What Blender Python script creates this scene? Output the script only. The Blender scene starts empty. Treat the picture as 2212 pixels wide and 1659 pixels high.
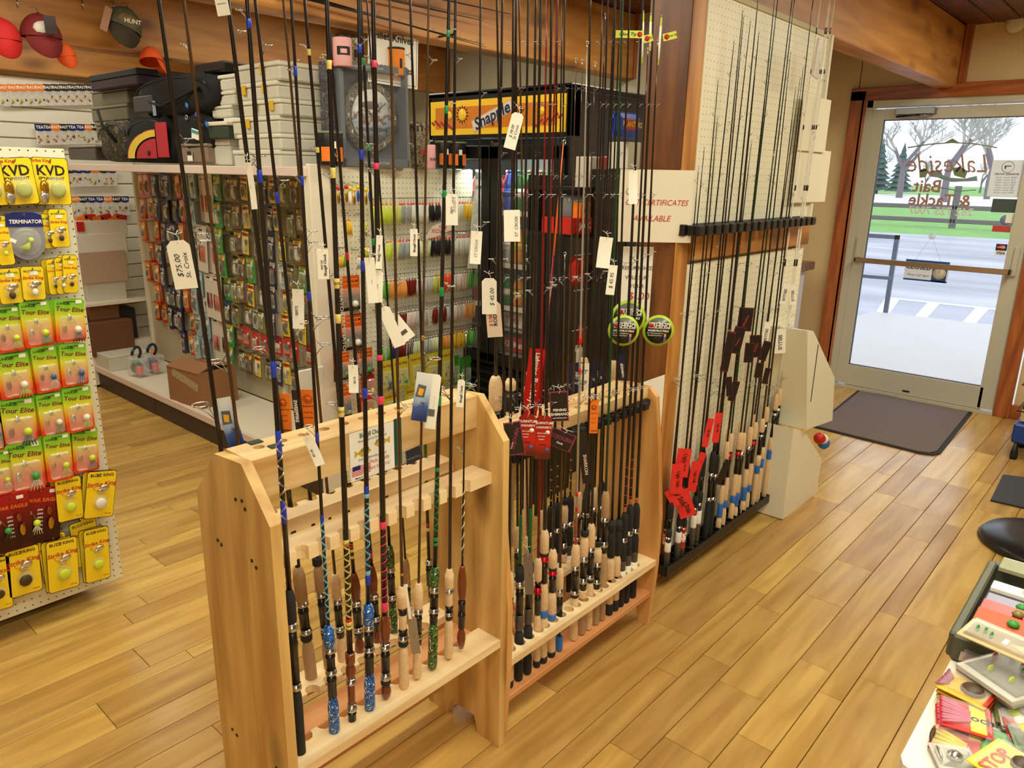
import bpy, math, random
import numpy as np
from mathutils import Matrix, Vector
rnd = random.Random(7)
PI = math.pi
# ---------------------------------------------------------------- camera, world, lights
CAMZ = 1.60
YAW, PITCH, ROLL, FOC = 0.72277269, -0.27430052, 0.01878743, 1607.8343
def cam_axes():
    f = Vector((math.cos(PITCH)*math.cos(YAW), math.cos(PITCH)*math.sin(YAW), math.sin(PITCH)))
    r0 = Vector((math.sin(YAW), -math.cos(YAW), 0)); u0 = r0.cross(f)
    r = math.cos(ROLL)*r0 + math.sin(ROLL)*u0
    u = -math.sin(ROLL)*r0 + math.cos(ROLL)*u0
    return r, u, f
CR, CU, CF = cam_axes()
CC = Vector((0, 0, CAMZ))
sc = bpy.context.scene
COL = sc.collection
cam = bpy.data.cameras.new('camera'); camo = bpy.data.objects.new('camera', cam); COL.objects.link(camo)
cam.sensor_width = 36; cam.lens = FOC/2212*36; cam.clip_start = .05; cam.clip_end = 500
camo.matrix_world = Matrix(((CR.x, CU.x, -CF.x, CC.x), (CR.y, CU.y, -CF.y, CC.y), (CR.z, CU.z, -CF.z, CC.z), (0, 0, 0, 1)))
sc.camera = camo
sc.view_settings.view_transform = 'Standard'; sc.view_settings.look = 'None'
sc.view_settings.exposure = -0.12; sc.view_settings.gamma = 1.0; sc.view_settings.use_curve_mapping = False
w = bpy.data.worlds.new('overcast_sky'); sc.world = w; w.use_nodes = True
wn = w.node_tree.nodes; wl = w.node_tree.links
bgn = wn['Background']; bgn.inputs[1].default_value = 2.0
tcn = wn.new('ShaderNodeTexCoord'); nzn = wn.new('ShaderNodeTexNoise'); nzn.inputs['Scale'].default_value = 2.2; nzn.inputs['Detail'].default_value = 5
rmp = wn.new('ShaderNodeValToRGB')
rmp.color_ramp.elements[0].color = (.70, .81, 1.0, 1); rmp.color_ramp.elements[1].color = (.90, .95, 1.0, 1)
rmp.color_ramp.elements[0].position = .35; rmp.color_ramp.elements[1].position = .62
wl.new(tcn.outputs['Generated'], nzn.inputs['Vector']); wl.new(nzn.outputs['Fac'], rmp.inputs['Fac']); wl.new(rmp.outputs['Color'], bgn.inputs['Color'])
LAMPS = [(0.9, .2, 2.0, .5, 43), (4.7, .3, 1.4, .5, 36), (2.75, -.1, 1.1, .5, 25), (1.0, 2.2, 1.8, .4, 38), (3.4, 2.2, 1.4, .35, 18), (.9, 3.9, 1.8, .5, 23), (3.1, 3.9, 1.4, .5, 15), (1.5, 5.5, 2.2, .4, 24), (-1.0, -1.2, 1.6, .6, 52)]  # shop ceiling lamps, plus an added fill that brightens the wall pegboard
for i, (lx, ly, sx, sy, pw) in enumerate(LAMPS):
    ld = bpy.data.lights.new('ceiling_or_fill_lamp', 'AREA'); ld.shape = 'RECTANGLE'; ld.size = sx; ld.size_y = sy
    ld.energy = pw; ld.color = (1.0, .945, .73)
    lo = bpy.data.objects.new('ceiling_or_fill_lamp', ld); COL.objects.link(lo); lo.location = (lx, ly, 2.56)
# ---------------------------------------------------------------- picture helpers
def ray(x, y):
    return CR*((x-1106)/FOC) - CU*((y-829.5)/FOC) + CF
def on(ax, val, x, y):
    d = ray(x, y); t = (val-CC[ax])/d[ax]
    return CC + d*t
def proj(p):
    v = Vector(p)-CC; z = v.dot(CF)
    if z < .05: return None
    return 1106+FOC*v.dot(CR)/z, 829.5-FOC*v.dot(CU)/z, z
# ---------------------------------------------------------------- materials
MATS = {}
def lin(c):
    r = []
    for v in c[:3]:
        v = v/255
        r.append(v/12.92 if v <= .04045 else ((v+.055)/1.055)**2.4)
    return (r[0], r[1], r[2], 1)
def newmat(name):
    m = bpy.data.materials.new(name); m.use_nodes = True
    return m, m.node_tree.nodes, m.node_tree.links, m.node_tree.nodes['Principled BSDF']
def mat(name, c=(200, 200, 200), rough=.5, metal=0, var=.10, sc_=30, trans=0, alpha=1, emit=0, bump=0, coat=0):
    if name in MATS: return MATS[name]
    m, n, l, b = newmat(name)
    b.inputs['Roughness'].default_value = rough; b.inputs['Metallic'].default_value = metal
    if trans: b.inputs['Transmission Weight'].default_value = trans; b.inputs['IOR'].default_value = 1.25
    if coat: b.inputs['Coat Weight'].default_value = coat
    b.inputs['Alpha'].default_value = alpha
    col = lin(c)
    tc = n.new('ShaderNodeTexCoord'); nz = n.new('ShaderNodeTexNoise'); nz.inputs['Scale'].default_value = sc_; nz.inputs['Detail'].default_value = 3
    l.new(tc.outputs['Object'], nz.inputs['Vector'])
    mx = n.new('ShaderNodeMix'); mx.data_type = 'RGBA'
    mx.inputs[6].default_value = tuple(v*(1-var) for v in col[:3])+(1,)
    mx.inputs[7].default_value = tuple(min(1, v*(1+var)) for v in col[:3])+(1,)
    l.new(nz.outputs['Fac'], mx.inputs[0]); l.new(mx.outputs[2], b.inputs['Base Color'])
    if emit:
        l.new(mx.outputs[2], b.inputs['Emission Color']); b.inputs['Emission Strength'].default_value = emit
    if bump:
        bp = n.new('ShaderNodeBump'); bp.inputs['Strength'].default_value = bump; bp.inputs['Distance'].default_value = .002
        l.new(nz.outputs['Fac'], bp.inputs['Height']); l.new(bp.outputs['Normal'], b.inputs['Normal'])
    MATS[name] = m; return m
def wood(name, c1, c2, axis=0, scale=1.0, rough=.5, knots=.35, coord='Object', objvar=0, worn=0, wave=.16):
    """streaked timber: grain runs along axis; c1 pale, c2 dark"""
    if name in MATS: return MATS[name]
    m, n, l, b = newmat(name)
    tc = n.new('ShaderNodeTexCoord'); mp = n.new('ShaderNodeMapping')
    s = [9*scale]*3; s[axis] = .9*scale; mp.inputs['Scale'].default_value = s
    src = n.new("ShaderNodeNewGeometry").outputs["Position"] if coord == 'World' else tc.outputs['Object']
    oi = n.new('ShaderNodeObjectInfo')
    if objvar:
        va = n.new('ShaderNodeVectorMath'); va.operation = 'SCALE'; va.inputs['Scale'].default_value = 37.0
        cb = n.new('ShaderNodeCombineXYZ')
        for k in range(3): l.new(oi.outputs['Random'], cb.inputs[k])
        l.new(cb.outputs[0], va.inputs[0]); ad = n.new('ShaderNodeVectorMath'); ad.operation = 'ADD'
        l.new(src, ad.inputs[0]); l.new(va.outputs[0], ad.inputs[1]); src = ad.outputs[0]
    l.new(src, mp.inputs['Vector'])
    nz = n.new('ShaderNodeTexNoise'); nz.inputs['Scale'].default_value = 1.6; nz.inputs['Detail'].default_value = 6; nz.inputs['Distortion'].default_value = .6
    l.new(mp.outputs[0], nz.inputs['Vector'])
    wv = n.new('ShaderNodeTexWave'); wv.wave_type = 'BANDS'; wv.bands_direction = 'DIAGONAL'; wv.inputs['Scale'].default_value = .45; wv.inputs['Distortion'].default_value = 9; wv.inputs['Detail'].default_value = 3; wv.inputs['Detail Scale'].default_value = .6
    l.new(mp.outputs[0], wv.inputs['Vector'])
    mm = n.new('ShaderNodeMath'); mm.operation = 'MULTIPLY_ADD'; mm.inputs[1].default_value = wave
    l.new(wv.outputs['Fac'], mm.inputs[0]); l.new(nz.outputs['Fac'], mm.inputs[2])
    cr = n.new('ShaderNodeValToRGB'); cr.color_ramp.elements[0].position = .38; cr.color_ramp.elements[1].position = .84
    cr.color_ramp.elements[0].color = lin(c1); cr.color_ramp.elements[1].color = lin(c2)
    l.new(mm.outputs[0], cr.inputs['Fac']); out = cr.outputs['Color']
    if knots:
        m2 = n.new('ShaderNodeMapping'); s2 = [5.5*scale]*3; s2[axis] = 2.2*scale; m2.inputs['Scale'].default_value = s2
        l.new(src, m2.inputs['Vector']); vo = n.new('ShaderNodeTexVoronoi'); vo.inputs['Scale'].default_value = 1.0
        l.new(m2.outputs[0], vo.inputs['Vector'])
        k = n.new('ShaderNodeValToRGB'); k.color_ramp.elements[0].position = .10; k.color_ramp.elements[1].position = .32
        k.color_ramp.elements[0].color = (knots, knots, knots, 1); k.color_ramp.elements[1].color = (0, 0, 0, 1)
        l.new(vo.outputs['Distance'], k.inputs['Fac'])
        mx = n.new('ShaderNodeMix'); mx.data_type = 'RGBA'; l.new(k.outputs['Color'], mx.inputs[0]); l.new(out, mx.inputs[6])
        mx.inputs[7].default_value = tuple(v*.30 for v in lin(c2)[:3])+(1,); out = mx.outputs[2]
    if objvar:
        hs = n.new('ShaderNodeHueSaturation'); mr = n.new('ShaderNodeMapRange'); mr.inputs['To Min'].default_value = 1-objvar; mr.inputs['To Max'].default_value = 1+objvar*.7
        l.new(oi.outputs['Random'], mr.inputs['Value']); l.new(mr.outputs[0], hs.inputs['Value'])
        mh = n.new('ShaderNodeMath'); mh.operation = 'MULTIPLY_ADD'; mh.inputs[1].default_value = .012; mh.inputs[2].default_value = .492
        l.new(oi.outputs['Random'], mh.inputs[0]); l.new(mh.outputs[0], hs.inputs['Hue'])
        l.new(out, hs.inputs['Color']); out = hs.outputs[0]
    l.new(out, b.inputs['Base Color'])
    if worn:
        n3 = n.new('ShaderNodeTexNoise'); n3.inputs['Scale'].default_value = 3.0; n3.inputs['Detail'].default_value = 8
        l.new(src, n3.inputs['Vector']); r3 = n.new('ShaderNodeMapRange'); r3.inputs['From Min'].default_value = .3; r3.inputs['From Max'].default_value = .7
        r3.inputs['To Min'].default_value = rough-worn; r3.inputs['To Max'].default_value = rough+worn
        l.new(n3.outputs['Fac'], r3.inputs['Value']); l.new(r3.outputs[0], b.inputs['Roughness'])
    else: b.inputs['Roughness'].default_value = rough
    bp = n.new('ShaderNodeBump'); bp.inputs['Strength'].default_value = .15; bp.inputs['Distance'].default_value = .002
    l.new(mm.outputs[0], bp.inputs['Height']); l.new(bp.outputs['Normal'], b.inputs['Normal'])
    MATS[name] = m; return m
def pegmat(name, c, hx, hz, r=.0027, axes=(0, 2), dark=(96, 82, 58)):
    """perforated board: round holes one inch apart; hx, hz = phase"""
    if name in MATS: return MATS[name]
    m, n, l, b = newmat(name); b.inputs['Roughness'].default_value = .45
    g = n.new('ShaderNodeNewGeometry'); sp = n.new('ShaderNodeSeparateXYZ'); l.new(g.outputs['Position'], sp.inputs[0])
    ds = []
    for a, ph in zip(axes, (hx, hz)):
        q = n.new('ShaderNodeMath'); q.operation = 'SUBTRACT'; l.new(sp.outputs[a], q.inputs[0]); q.inputs[1].default_value = ph
        p = n.new('ShaderNodeMath'); p.operation = 'PINGPONG'; l.new(q.outputs[0], p.inputs[0]); p.inputs[1].default_value = .0127
        s = n.new('ShaderNodeMath'); s.operation = 'POWER'; l.new(p.outputs[0], s.inputs[0]); s.inputs[1].default_value = 2; ds.append(s)
    a = n.new('ShaderNodeMath'); a.operation = 'ADD'; l.new(ds[0].outputs[0], a.inputs[0]); l.new(ds[1].outputs[0], a.inputs[1])
    t = n.new('ShaderNodeMath'); t.operation = 'LESS_THAN'; l.new(a.outputs[0], t.inputs[0]); t.inputs[1].default_value = r*r
    nz = n.new('ShaderNodeTexNoise'); nz.inputs['Scale'].default_value = 4
    l.new(g.outputs['Position'], nz.inputs['Vector'])
    m0 = n.new('ShaderNodeMix'); m0.data_type = 'RGBA'; l.new(nz.outputs['Fac'], m0.inputs[0])
    m0.inputs[6].default_value = tuple(v*.95 for v in lin(c)[:3])+(1,); m0.inputs[7].default_value = lin(c)
    mx = n.new('ShaderNodeMix'); mx.data_type = 'RGBA'; l.new(t.outputs[0], mx.inputs[0]); l.new(m0.outputs[2], mx.inputs[6]); mx.inputs[7].default_value = lin(dark)
    l.new(mx.outputs[2], b.inputs['Base Color']); MATS[name] = m; return m
def ramp_mat(name, stops, axis=2, lo=0., hi=1., rough=.25, coord='Object', noise=.06):
    """printed colour fade along one axis of the thing itself"""
    if name in MATS: return MATS[name]
    m, n, l, b = newmat(name); b.inputs['Roughness'].default_value = rough
    tc = n.new('ShaderNodeTexCoord'); sp = n.new('ShaderNodeSeparateXYZ'); l.new(tc.outputs[coord], sp.inputs[0])
    nz = n.new('ShaderNodeTexNoise'); nz.inputs['Scale'].default_value = 25; l.new(tc.outputs[coord], nz.inputs['Vector'])
    mr = n.new('ShaderNodeMapRange'); mr.inputs['From Min'].default_value = lo; mr.inputs['From Max'].default_value = hi
    l.new(sp.outputs[axis], mr.inputs['Value'])
    ma = n.new('ShaderNodeMath'); ma.operation = 'MULTIPLY_ADD'; ma.inputs[1].default_value = noise*4; l.new(nz.outputs['Fac'], ma.inputs[0])
    sb = n.new('ShaderNodeMath'); sb.operation = 'SUBTRACT'; sb.inputs[1].default_value = noise*2; l.new(mr.outputs[0], sb.inputs[0]); l.new(sb.outputs[0], ma.inputs[2])
    cr = n.new('ShaderNodeValToRGB'); el = cr.color_ramp.elements
    while len(el) < len(stops): el.new(.5)
    for e, (p, c) in zip(el, stops): e.position = p; e.color = lin(c)
    l.new(ma.outputs[0], cr.inputs['Fac']); l.new(cr.outputs['Color'], b.inputs['Base Color']); MATS[name] = m; return m
def camo_mat(name, cols, scale=60, rough=.35):
    if name in MATS: return MATS[name]
    m, n, l, b = newmat(name); b.inputs['Roughness'].default_value = rough
    tc = n.new('ShaderNodeTexCoord'); nz = n.new('ShaderNodeTexNoise'); nz.inputs['Scale'].default_value = scale; nz.inputs['Detail'].default_value = 2; nz.inputs['Distortion'].default_value = 1.5
    l.new(tc.outputs['Object'], nz.inputs['Vector']); cr = n.new('ShaderNodeValToRGB'); cr.color_ramp.interpolation = 'CONSTANT'
    el = cr.color_ramp.elements
    while len(el) < len(cols): el.new(.5)
    for i, (e, c) in enumerate(zip(el, cols)): e.position = 0 if i == 0 else .36+.28*(i-.5)/(len(cols)-1); e.color = lin(c)
    l.new(nz.outputs['Fac'], cr.inputs['Fac']); l.new(cr.outputs['Color'], b.inputs['Base Color']); MATS[name] = m; return m
def sheer(name, c):
    if name in MATS: return MATS[name]
    m, n, l, b = newmat(name); b.inputs['Base Color'].default_value = lin(c); b.inputs['Roughness'].default_value = .8
    t = n.new('ShaderNodeBsdfTranslucent'); t.inputs['Color'].default_value = lin(c); mx = n.new('ShaderNodeMixShader'); mx.inputs[0].default_value = .55
    nz = n.new('ShaderNodeTexNoise'); nz.inputs['Scale'].default_value = 8; mr = n.new('ShaderNodeMapRange'); mr.inputs['To Min'].default_value = .5; mr.inputs['To Max'].default_value = .6
    l.new(nz.outputs['Fac'], mr.inputs['Value']); l.new(mr.outputs[0], mx.inputs[0]); l.new(b.outputs[0], mx.inputs[1]); l.new(t.outputs[0], mx.inputs[2]); l.new(mx.outputs[0], n['Material Output'].inputs['Surface'])
    MATS[name] = m; return m
def film(name, c=(255, 255, 255), alpha=.22, rough=.12):
    """clear plastic: mix of a glossy sheet and plain see-through"""
    if name in MATS: return MATS[name]
    m, n, l, b = newmat(name)
    b.inputs['Base Color'].default_value = lin(c); b.inputs['Roughness'].default_value = rough; b.inputs['Specular IOR Level'].default_value = .8
    t = n.new('ShaderNodeBsdfTransparent'); mx = n.new('ShaderNodeMixShader')
    nz = n.new('ShaderNodeTexNoise'); nz.inputs['Scale'].default_value = 40; tc = n.new('ShaderNodeTexCoord'); l.new(tc.outputs['Object'], nz.inputs['Vector'])
    mr = n.new('ShaderNodeMapRange'); mr.inputs['To Min'].default_value = alpha*.5; mr.inputs['To Max'].default_value = alpha*1.5
    l.new(nz.outputs['Fac'], mr.inputs['Value']); l.new(mr.outputs[0], mx.inputs[0])
    l.new(t.outputs[0], mx.inputs[1]); l.new(b.outputs[0], mx.inputs[2]); l.new(mx.outputs[0], n['Material Output'].inputs['Surface'])
    MATS[name] = m; return m
# ---------------------------------------------------------------- mesh builder
TXT = {}
def text_geo(s, bold=False, ital=0.0, font_w=1.0):
    k = (s, bold, ital)
    if k in TXT: return TXT[k]
    c = bpy.data.curves.new('t', 'FONT'); c.body = s; c.size = 1; c.resolution_u = 2; c.shear = ital
    c.align_x = 'CENTER'; c.align_y = 'CENTER'
    if bold: c.offset = .022
    o = bpy.data.objects.new('t', c); me = bpy.data.meshes.new_from_object(o)
    v = [tuple(p.co) for p in me.vertices]; f = [tuple(p.vertices) for p in me.polygons]
    bpy.data.objects.remove(o); bpy.data.curves.remove(c); bpy.data.meshes.remove(me)
    TXT[k] = (v, f); return TXT[k]
XZ = Matrix(((1, 0, 0, 0), (0, 0, -1, 0), (0, 1, 0, 0), (0, 0, 0, 1)))   # local text plane xy -> xz, facing -y
class MB:
    def __init__(s): s.v = []; s.f = []; s.fm = []; s.sm = []; s.mats = []
    def add(s, vs, fs, m, smooth=False, M=None):
        if m not in s.mats: s.mats.append(m)
        k = s.mats.index(m); b = len(s.v)
        if M is None: s.v.extend(tuple(p) for p in vs)
        else: s.v.extend(tuple(M @ Vector(p)) for p in vs)
        for f in fs: s.f.append(tuple(b+i for i in f)); s.fm.append(k); s.sm.append(smooth)
        return s
    def box(s, c, d, m, bev=0, M=None):
        hx, hy, hz = d[0]/2, d[1]/2, d[2]/2
        if not bev:
            vs = [(c[0]+a*hx, c[1]+b*hy, c[2]+e*hz) for a in (-1, 1) for b in (-1, 1) for e in (-1, 1)]
            return s.add(vs, [(0, 1, 3, 2), (4, 6, 7, 5), (0, 4, 5, 1), (2, 3, 7, 6), (0, 2, 6, 4), (1, 5, 7, 3)], m, M=M)
        bev = min(bev, hx*.9, hy*.9, hz*.9)
        vs = []; ix = {}
        h = (hx, hy, hz)
        for a in (-1, 1):
            for b in (-1, 1):
                for e in (-1, 1):
                    sg = (a, b, e)
                    for ax in range(3):
                        p = [c[i]+sg[i]*(h[i] if i == ax else h[i]-bev) for i in range(3)]
                        ix[(sg, ax)] = len(vs); vs.append(p)
        fs = []
        for ax in range(3):
            o = [i for i in range(3) if i != ax]
            for sg in (-1, 1):
                q = []
                for (a, b) in ((-1, -1), (1, -1), (1, 1), (-1, 1)):
                    t = [0]*3; t[ax] = sg; t[o[0]] = a; t[o[1]] = b; q.append(ix[(tuple(t), ax)])
                if (sg < 0) ^ (ax == 1): q = q[::-1]
                fs.append(tuple(q))
        for ax in range(3):
            o = [i for i in range(3) if i != ax]
            for a in (-1, 1):
                for b in (-1, 1):
                    t0 = [0]*3; t0[ax] = -1; t0[o[0]] = a; t0[o[1]] = b; t1 = list(t0); t1[ax] = 1
                    q = (ix[(tuple(t0), o[0])], ix[(tuple(t1), o[0])], ix[(tuple(t1), o[1])], ix[(tuple(t0), o[1])])
                    fs.append(q if (a*b > 0) ^ (ax == 1) else q[::-1])
        for a in (-1, 1):
            for b in (-1, 1):
                for e in (-1, 1):
                    t = (a, b, e); q = (ix[(t, 0)], ix[(t, 1)], ix[(t, 2)])
                    fs.append(q if a*b*e > 0 else q[::-1])
        return s.add(vs, fs, m, M=M)
    def prism(s, poly, y0, y1, m, M=None, smooth=False):
        """poly in (x, z), counter-clockwise seen from -y; extruded y0..y1"""
        n = len(poly)
        vs = [(x, y0, z) for x, z in poly]+[(x, y1, z) for x, z in poly]
        fs = [tuple(range(n)), tuple(range(2*n-1, n-1, -1))]
        fs += [(i, n+i, n+(i+1) % n, (i+1) % n) for i in range(n)]
        return s.add(vs, fs, m, smooth, M)
    def tube(s, pts, r, m, n=8, cap=True, M=None, smooth=True):
        pts = [Vector(p) for p in pts]; N = len(pts)
        rs = r if isinstance(r, (list, tuple)) else [r]*N
        vs = []; fs = []; ref = None
        for i, p in enumerate(pts):
            d = (pts[min(i+1, N-1)]-pts[max(i-1, 0)])
            d = d.normalized() if d.length > 1e-9 else Vector((0, 0, 1))
            if ref is None: ref = d.orthogonal().normalized()
            a = ref-d*ref.dot(d)
            a = a.normalized() if a.length > 1e-6 else d.orthogonal().normalized()
            ref = a; b = d.cross(a)
            for k in range(n):
                t = 2*PI*k/n; vs.append(p+(a*math.cos(t)+b*math.sin(t))*rs[i])
        for i in range(N-1):
            for k in range(n):
                k2 = (k+1) % n; fs.append((i*n+k, i*n+k2, (i+1)*n+k2, (i+1)*n+k))
        if cap:
            fs.append(tuple(range(n-1, -1, -1))); fs.append(tuple((N-1)*n+k for k in range(n)))
        return s.add(vs, fs, m, smooth, M)
    def lathe(s, prof, m, n=12, M=None, smooth=True):
        vs = []; fs = []
        for r, z in prof:
            for k in range(n):
                t = 2*PI*k/n; vs.append((r*math.cos(t), r*math.sin(t), z))
        N = len(prof)
        for i in range(N-1):
            for k in range(n):
                k2 = (k+1) % n; fs.append((i*n+k, i*n+k2, (i+1)*n+k2, (i+1)*n+k))
        fs.append(tuple(range(n-1, -1, -1))); fs.append(tuple((N-1)*n+k for k in range(n)))
        return s.add(vs, fs, m, smooth, M)
    def torus(s, R, r, m, N=16, n=6, M=None, a0=0, a1=2*PI):
        full = abs(a1-a0-2*PI) < 1e-6
        pts = [(R*math.cos(a0+(a1-a0)*i/N), R*math.sin(a0+(a1-a0)*i/N), 0) for i in range(N+1)]
        return s.tube(pts, r, m, n, cap=not full, M=M)
    def ball(s, c, r, m, n=10, k=6, M=None, sq=(1, 1, 1)):
        vs = []; fs = []
        for i in range(k+1):
            ph = -PI/2+PI*i/k
            for j in range(n):
                t = 2*PI*j/n; vs.append((c[0]+r*sq[0]*math.cos(ph)*math.cos(t), c[1]+r*sq[1]*math.cos(ph)*math.sin(t), c[2]+r*sq[2]*math.sin(ph)))
        for i in range(k):
            for j in range(n):
                j2 = (j+1) % n; fs.append((i*n+j, i*n+j2, (i+1)*n+j2, (i+1)*n+j))
        return s.add(vs, fs, m, True, M)
    def text(s, t, c, size, m, bold=False, ital=0, M=None, rot=0, sx=1, arc=0):
        """flat print facing -y, centred at c=(x,y,z)"""
        v, f = text_geo(t, bold, ital)
        T = Matrix.Translation(c) @ Matrix.Rotation(-rot, 4, 'Y') @ XZ @ Matrix.Diagonal((size*sx, size, 1, 1))
        if arc: v = [(x, y-arc*x*x, z) for x, y, z in v]
        if M is not None: T = M @ T
        return s.add(v, f, m, M=T)
    def mesh(s, name):
        me = bpy.data.meshes.new(name); me.from_pydata(s.v, [], s.f)
        for m in s.mats: me.materials.append(m)
        me.polygons.foreach_set('material_index', s.fm); me.polygons.foreach_set('use_smooth', s.sm)
        me.update(); return me
    def build(s, name, parent=None, M=None):
        return put(s.mesh(name), name, parent, M)
def put(me, name, parent=None, M=None):
    o = bpy.data.objects.new(name, me); COL.objects.link(o)
    if parent is not None: o.parent = parent
    if M is not None: o.matrix_local = M
    return o
def tag(o, label=None, cat=None, group=None, kind=None):
    if label:
        w_ = label.split()
        if len(w_) > 16: label = ' '.join(w_[:16])
        o['label'] = label
    if cat: o['category'] = cat
    if group: o['group'] = group
    if kind: o['kind'] = kind
    return o
def thing(name, label, cat, loc=(0, 0, 0), M=None, group=None):
    o = bpy.data.objects.new(name, None); COL.objects.link(o); o.empty_display_size = .02
    if M is not None: o.matrix_world = M
    else: o.location = loc
    return tag(o, label, cat, group)
def struct(o): o['kind'] = 'structure'; return o
CACHE = {}
def cached(key, fn):
    if key not in CACHE: CACHE[key] = fn()
    return CACHE[key]
def T(x, y, z): return Matrix.Translation((x, y, z))
def RX(a): return Matrix.Rotation(a, 4, 'X')
def RY(a): return Matrix.Rotation(a, 4, 'Y')
def RZ(a): return Matrix.Rotation(a, 4, 'Z')
ORD = ['first', 'second', 'third', 'fourth', 'fifth', 'sixth', 'seventh', 'eighth', 'ninth', 'tenth', 'eleventh', 'twelfth', 'thirteenth', 'fourteenth', 'fifteenth', 'sixteenth', 'seventeenth', 'eighteenth', 'nineteenth', 'twentieth', 'twenty-first', 'twenty-second', 'twenty-third', 'twenty-fourth', 'twenty-fifth', 'twenty-sixth', 'twenty-seventh', 'twenty-eighth', 'twenty-ninth', 'thirtieth'] + ['thirty-'+q for q in ('first', 'second', 'third', 'fourth', 'fifth', 'sixth', 'seventh', 'eighth', 'ninth')]
# shared materials
M_white = mat('white_paint', (232, 228, 212), .45, var=.03); M_paper = mat('white_paper', (246, 243, 234), .8, var=.02)
M_black = mat('black_plastic', (22, 20, 20), .4); M_rub = mat('black_rubber', (26, 25, 25), .75)
M_chrome = mat('chrome', (205, 205, 205), .18, 1, var=.03); M_steel = mat('dull_steel', (150, 150, 150), .35, 1); M_gun = mat('gunmetal', (70, 72, 76), .3, 1)
M_ink = mat('black_ink', (20, 18, 18), .6); M_redink = mat('red_ink', (190, 40, 30), .6); M_orange = mat('orange_card', (240, 125, 35), .4)
M_yellow = mat('yellow_card', (242, 208, 40), .3); M_red = mat('red_plastic', (200, 25, 22), .3); M_blue = mat('blue_plastic', (25, 70, 190), .35); M_green = mat('green_plastic', (30, 130, 60), .35)
M_film = film('clear_blister'); M_navy = mat('navy_print', (28, 38, 110), .35)
M_pine = wood('pine_board', (238, 206, 150), (196, 148, 88), 0, 1.6, .5, .25); M_pinev = wood('pine_upright', (226, 190, 128), (170, 122, 66), 2, 1.5, .5, .8)
M_pinelt = wood('pale_pine', (246, 222, 178), (220, 184, 132), 0, 1.6, .55, .12)
# ---------------------------------------------------------------- floor of separate boards
M_plank = wood('oak_plank', (208, 168, 92), (168, 124, 58), 0, 1.5, .27, .06, 'World', .20, .09, wave=.08)
M_sub = mat('dark_subfloor', (58, 40, 22), .8)
fl = struct(MB().box((1.9, 1.6, -.03), (9.2, 10.4, .03), M_sub).build('floor'))
unit = MB().box((.5, .5, -.5), (1, 1, 1), M_plank, .0).mesh('floor_plank')
def plank_mesh(L, W):
    k = ('pl', round(L, 1), round(W, 3))
    return cached(k, lambda: MB().box((round(L, 1)/2, W/2, -.0075), (round(L, 1)-.0012, W-.0022, .015), M_plank, .0012).mesh('floor_plank'))
seams = [-1.6]
known = [.36, .53, .605, .715, .87, .975, 1.06, 1.225, 1.33, 1.42, 1.58, 1.66, 1.77, 1.89, 1.98, 2.08, 2.24, 2.30, 2.44, 2.59, 2.68, 2.77, 2.91, 3.07, 3.155]
v = -1.6
while v < .36-.08: v += rnd.choice((.076, .107, .155)); seams.append(v)
seams = [s for s in seams if s < .30]+known
v = seams[-1]
while v < 6.4: v += rnd.choice((.076, .107, .155)); seams.append(round(v, 3))
butts = {.715: [1.7, 2.05, 3.16], .87: [2.14, 2.99], 1.06: [2.2, 3.76, 4.4], .975: [1.3, 3.7], .605: [2.35, 3.62], .53: [2.86, 3.9], .36: [2.9, 4.2], 2.08: [.62, 1.5], 1.98: [.95], 2.24: [.93, 1.9]}
planks = []
for y0, y1 in zip(seams[:-1], seams[1:]):
    xs = list(butts.get(y0, [])); x = -2.6+rnd.random()*.8; cuts = [x]
    while x < 6.3:
        x += rnd.choice((.5, .7, .8, 1.0, 1.2, 1.5)); cuts.append(x)
    if xs: cuts = [c for c in cuts if all(abs(c-q) > .35 for q in xs)]+xs; cuts.sort()
    for a, b in zip(cuts[:-1], cuts[1:]):
        n_ = max(1, math.ceil((b-a)/1.5)); b = min(b, 6.13)
        if b-a > .1: planks.append((a, b, y0, y1))
def area(p):
    x0, x1, y0, y1 = p; tot = 0
    for i in range(4):
        for j in range(2):
            c = proj((x0+(x1-x0)*(i+.5)/4, y0+(y1-y0)*(j+.5)/2, 0))
            if c and -80 < c[0] < 2292 and -80 < c[1] < 1740: tot += (x1-x0)*(y1-y0)/8/c[2]**3
    # floor under the gondolas and shelves is hidden
    xm, ym = (x0+x1)/2, (y0+y1)/2
    if (2.0 < xm < 6 and ym > 1.6) or (xm < .9 and ym > 2.9): tot *= .15
    return tot
planks.sort(key=area, reverse=True)
rest = MB()
for i, (x0, x1, y0, y1) in enumerate(planks):
    L = x1-x0
    if i < 298 and area(planks[i]) > 0:
        o = put(cached(('fp', i), lambda: MB().box((L/2, (y1-y0)/2, -.0075), (L-.0014, y1-y0-.0024, .015), M_plank, .0012).mesh('floor_plank')), 'floor_plank', fl)
        o.matrix_world = T(x0, y0, -rnd.random()*.0006)
    else:
        rest.box(((x0+x1)/2, (y0+y1)/2, -.0075), (L-.0014, y1-y0-.0024, .015), M_plank)
rest.build('distant_planks', fl)['kind'] = 'stuff'
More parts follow.
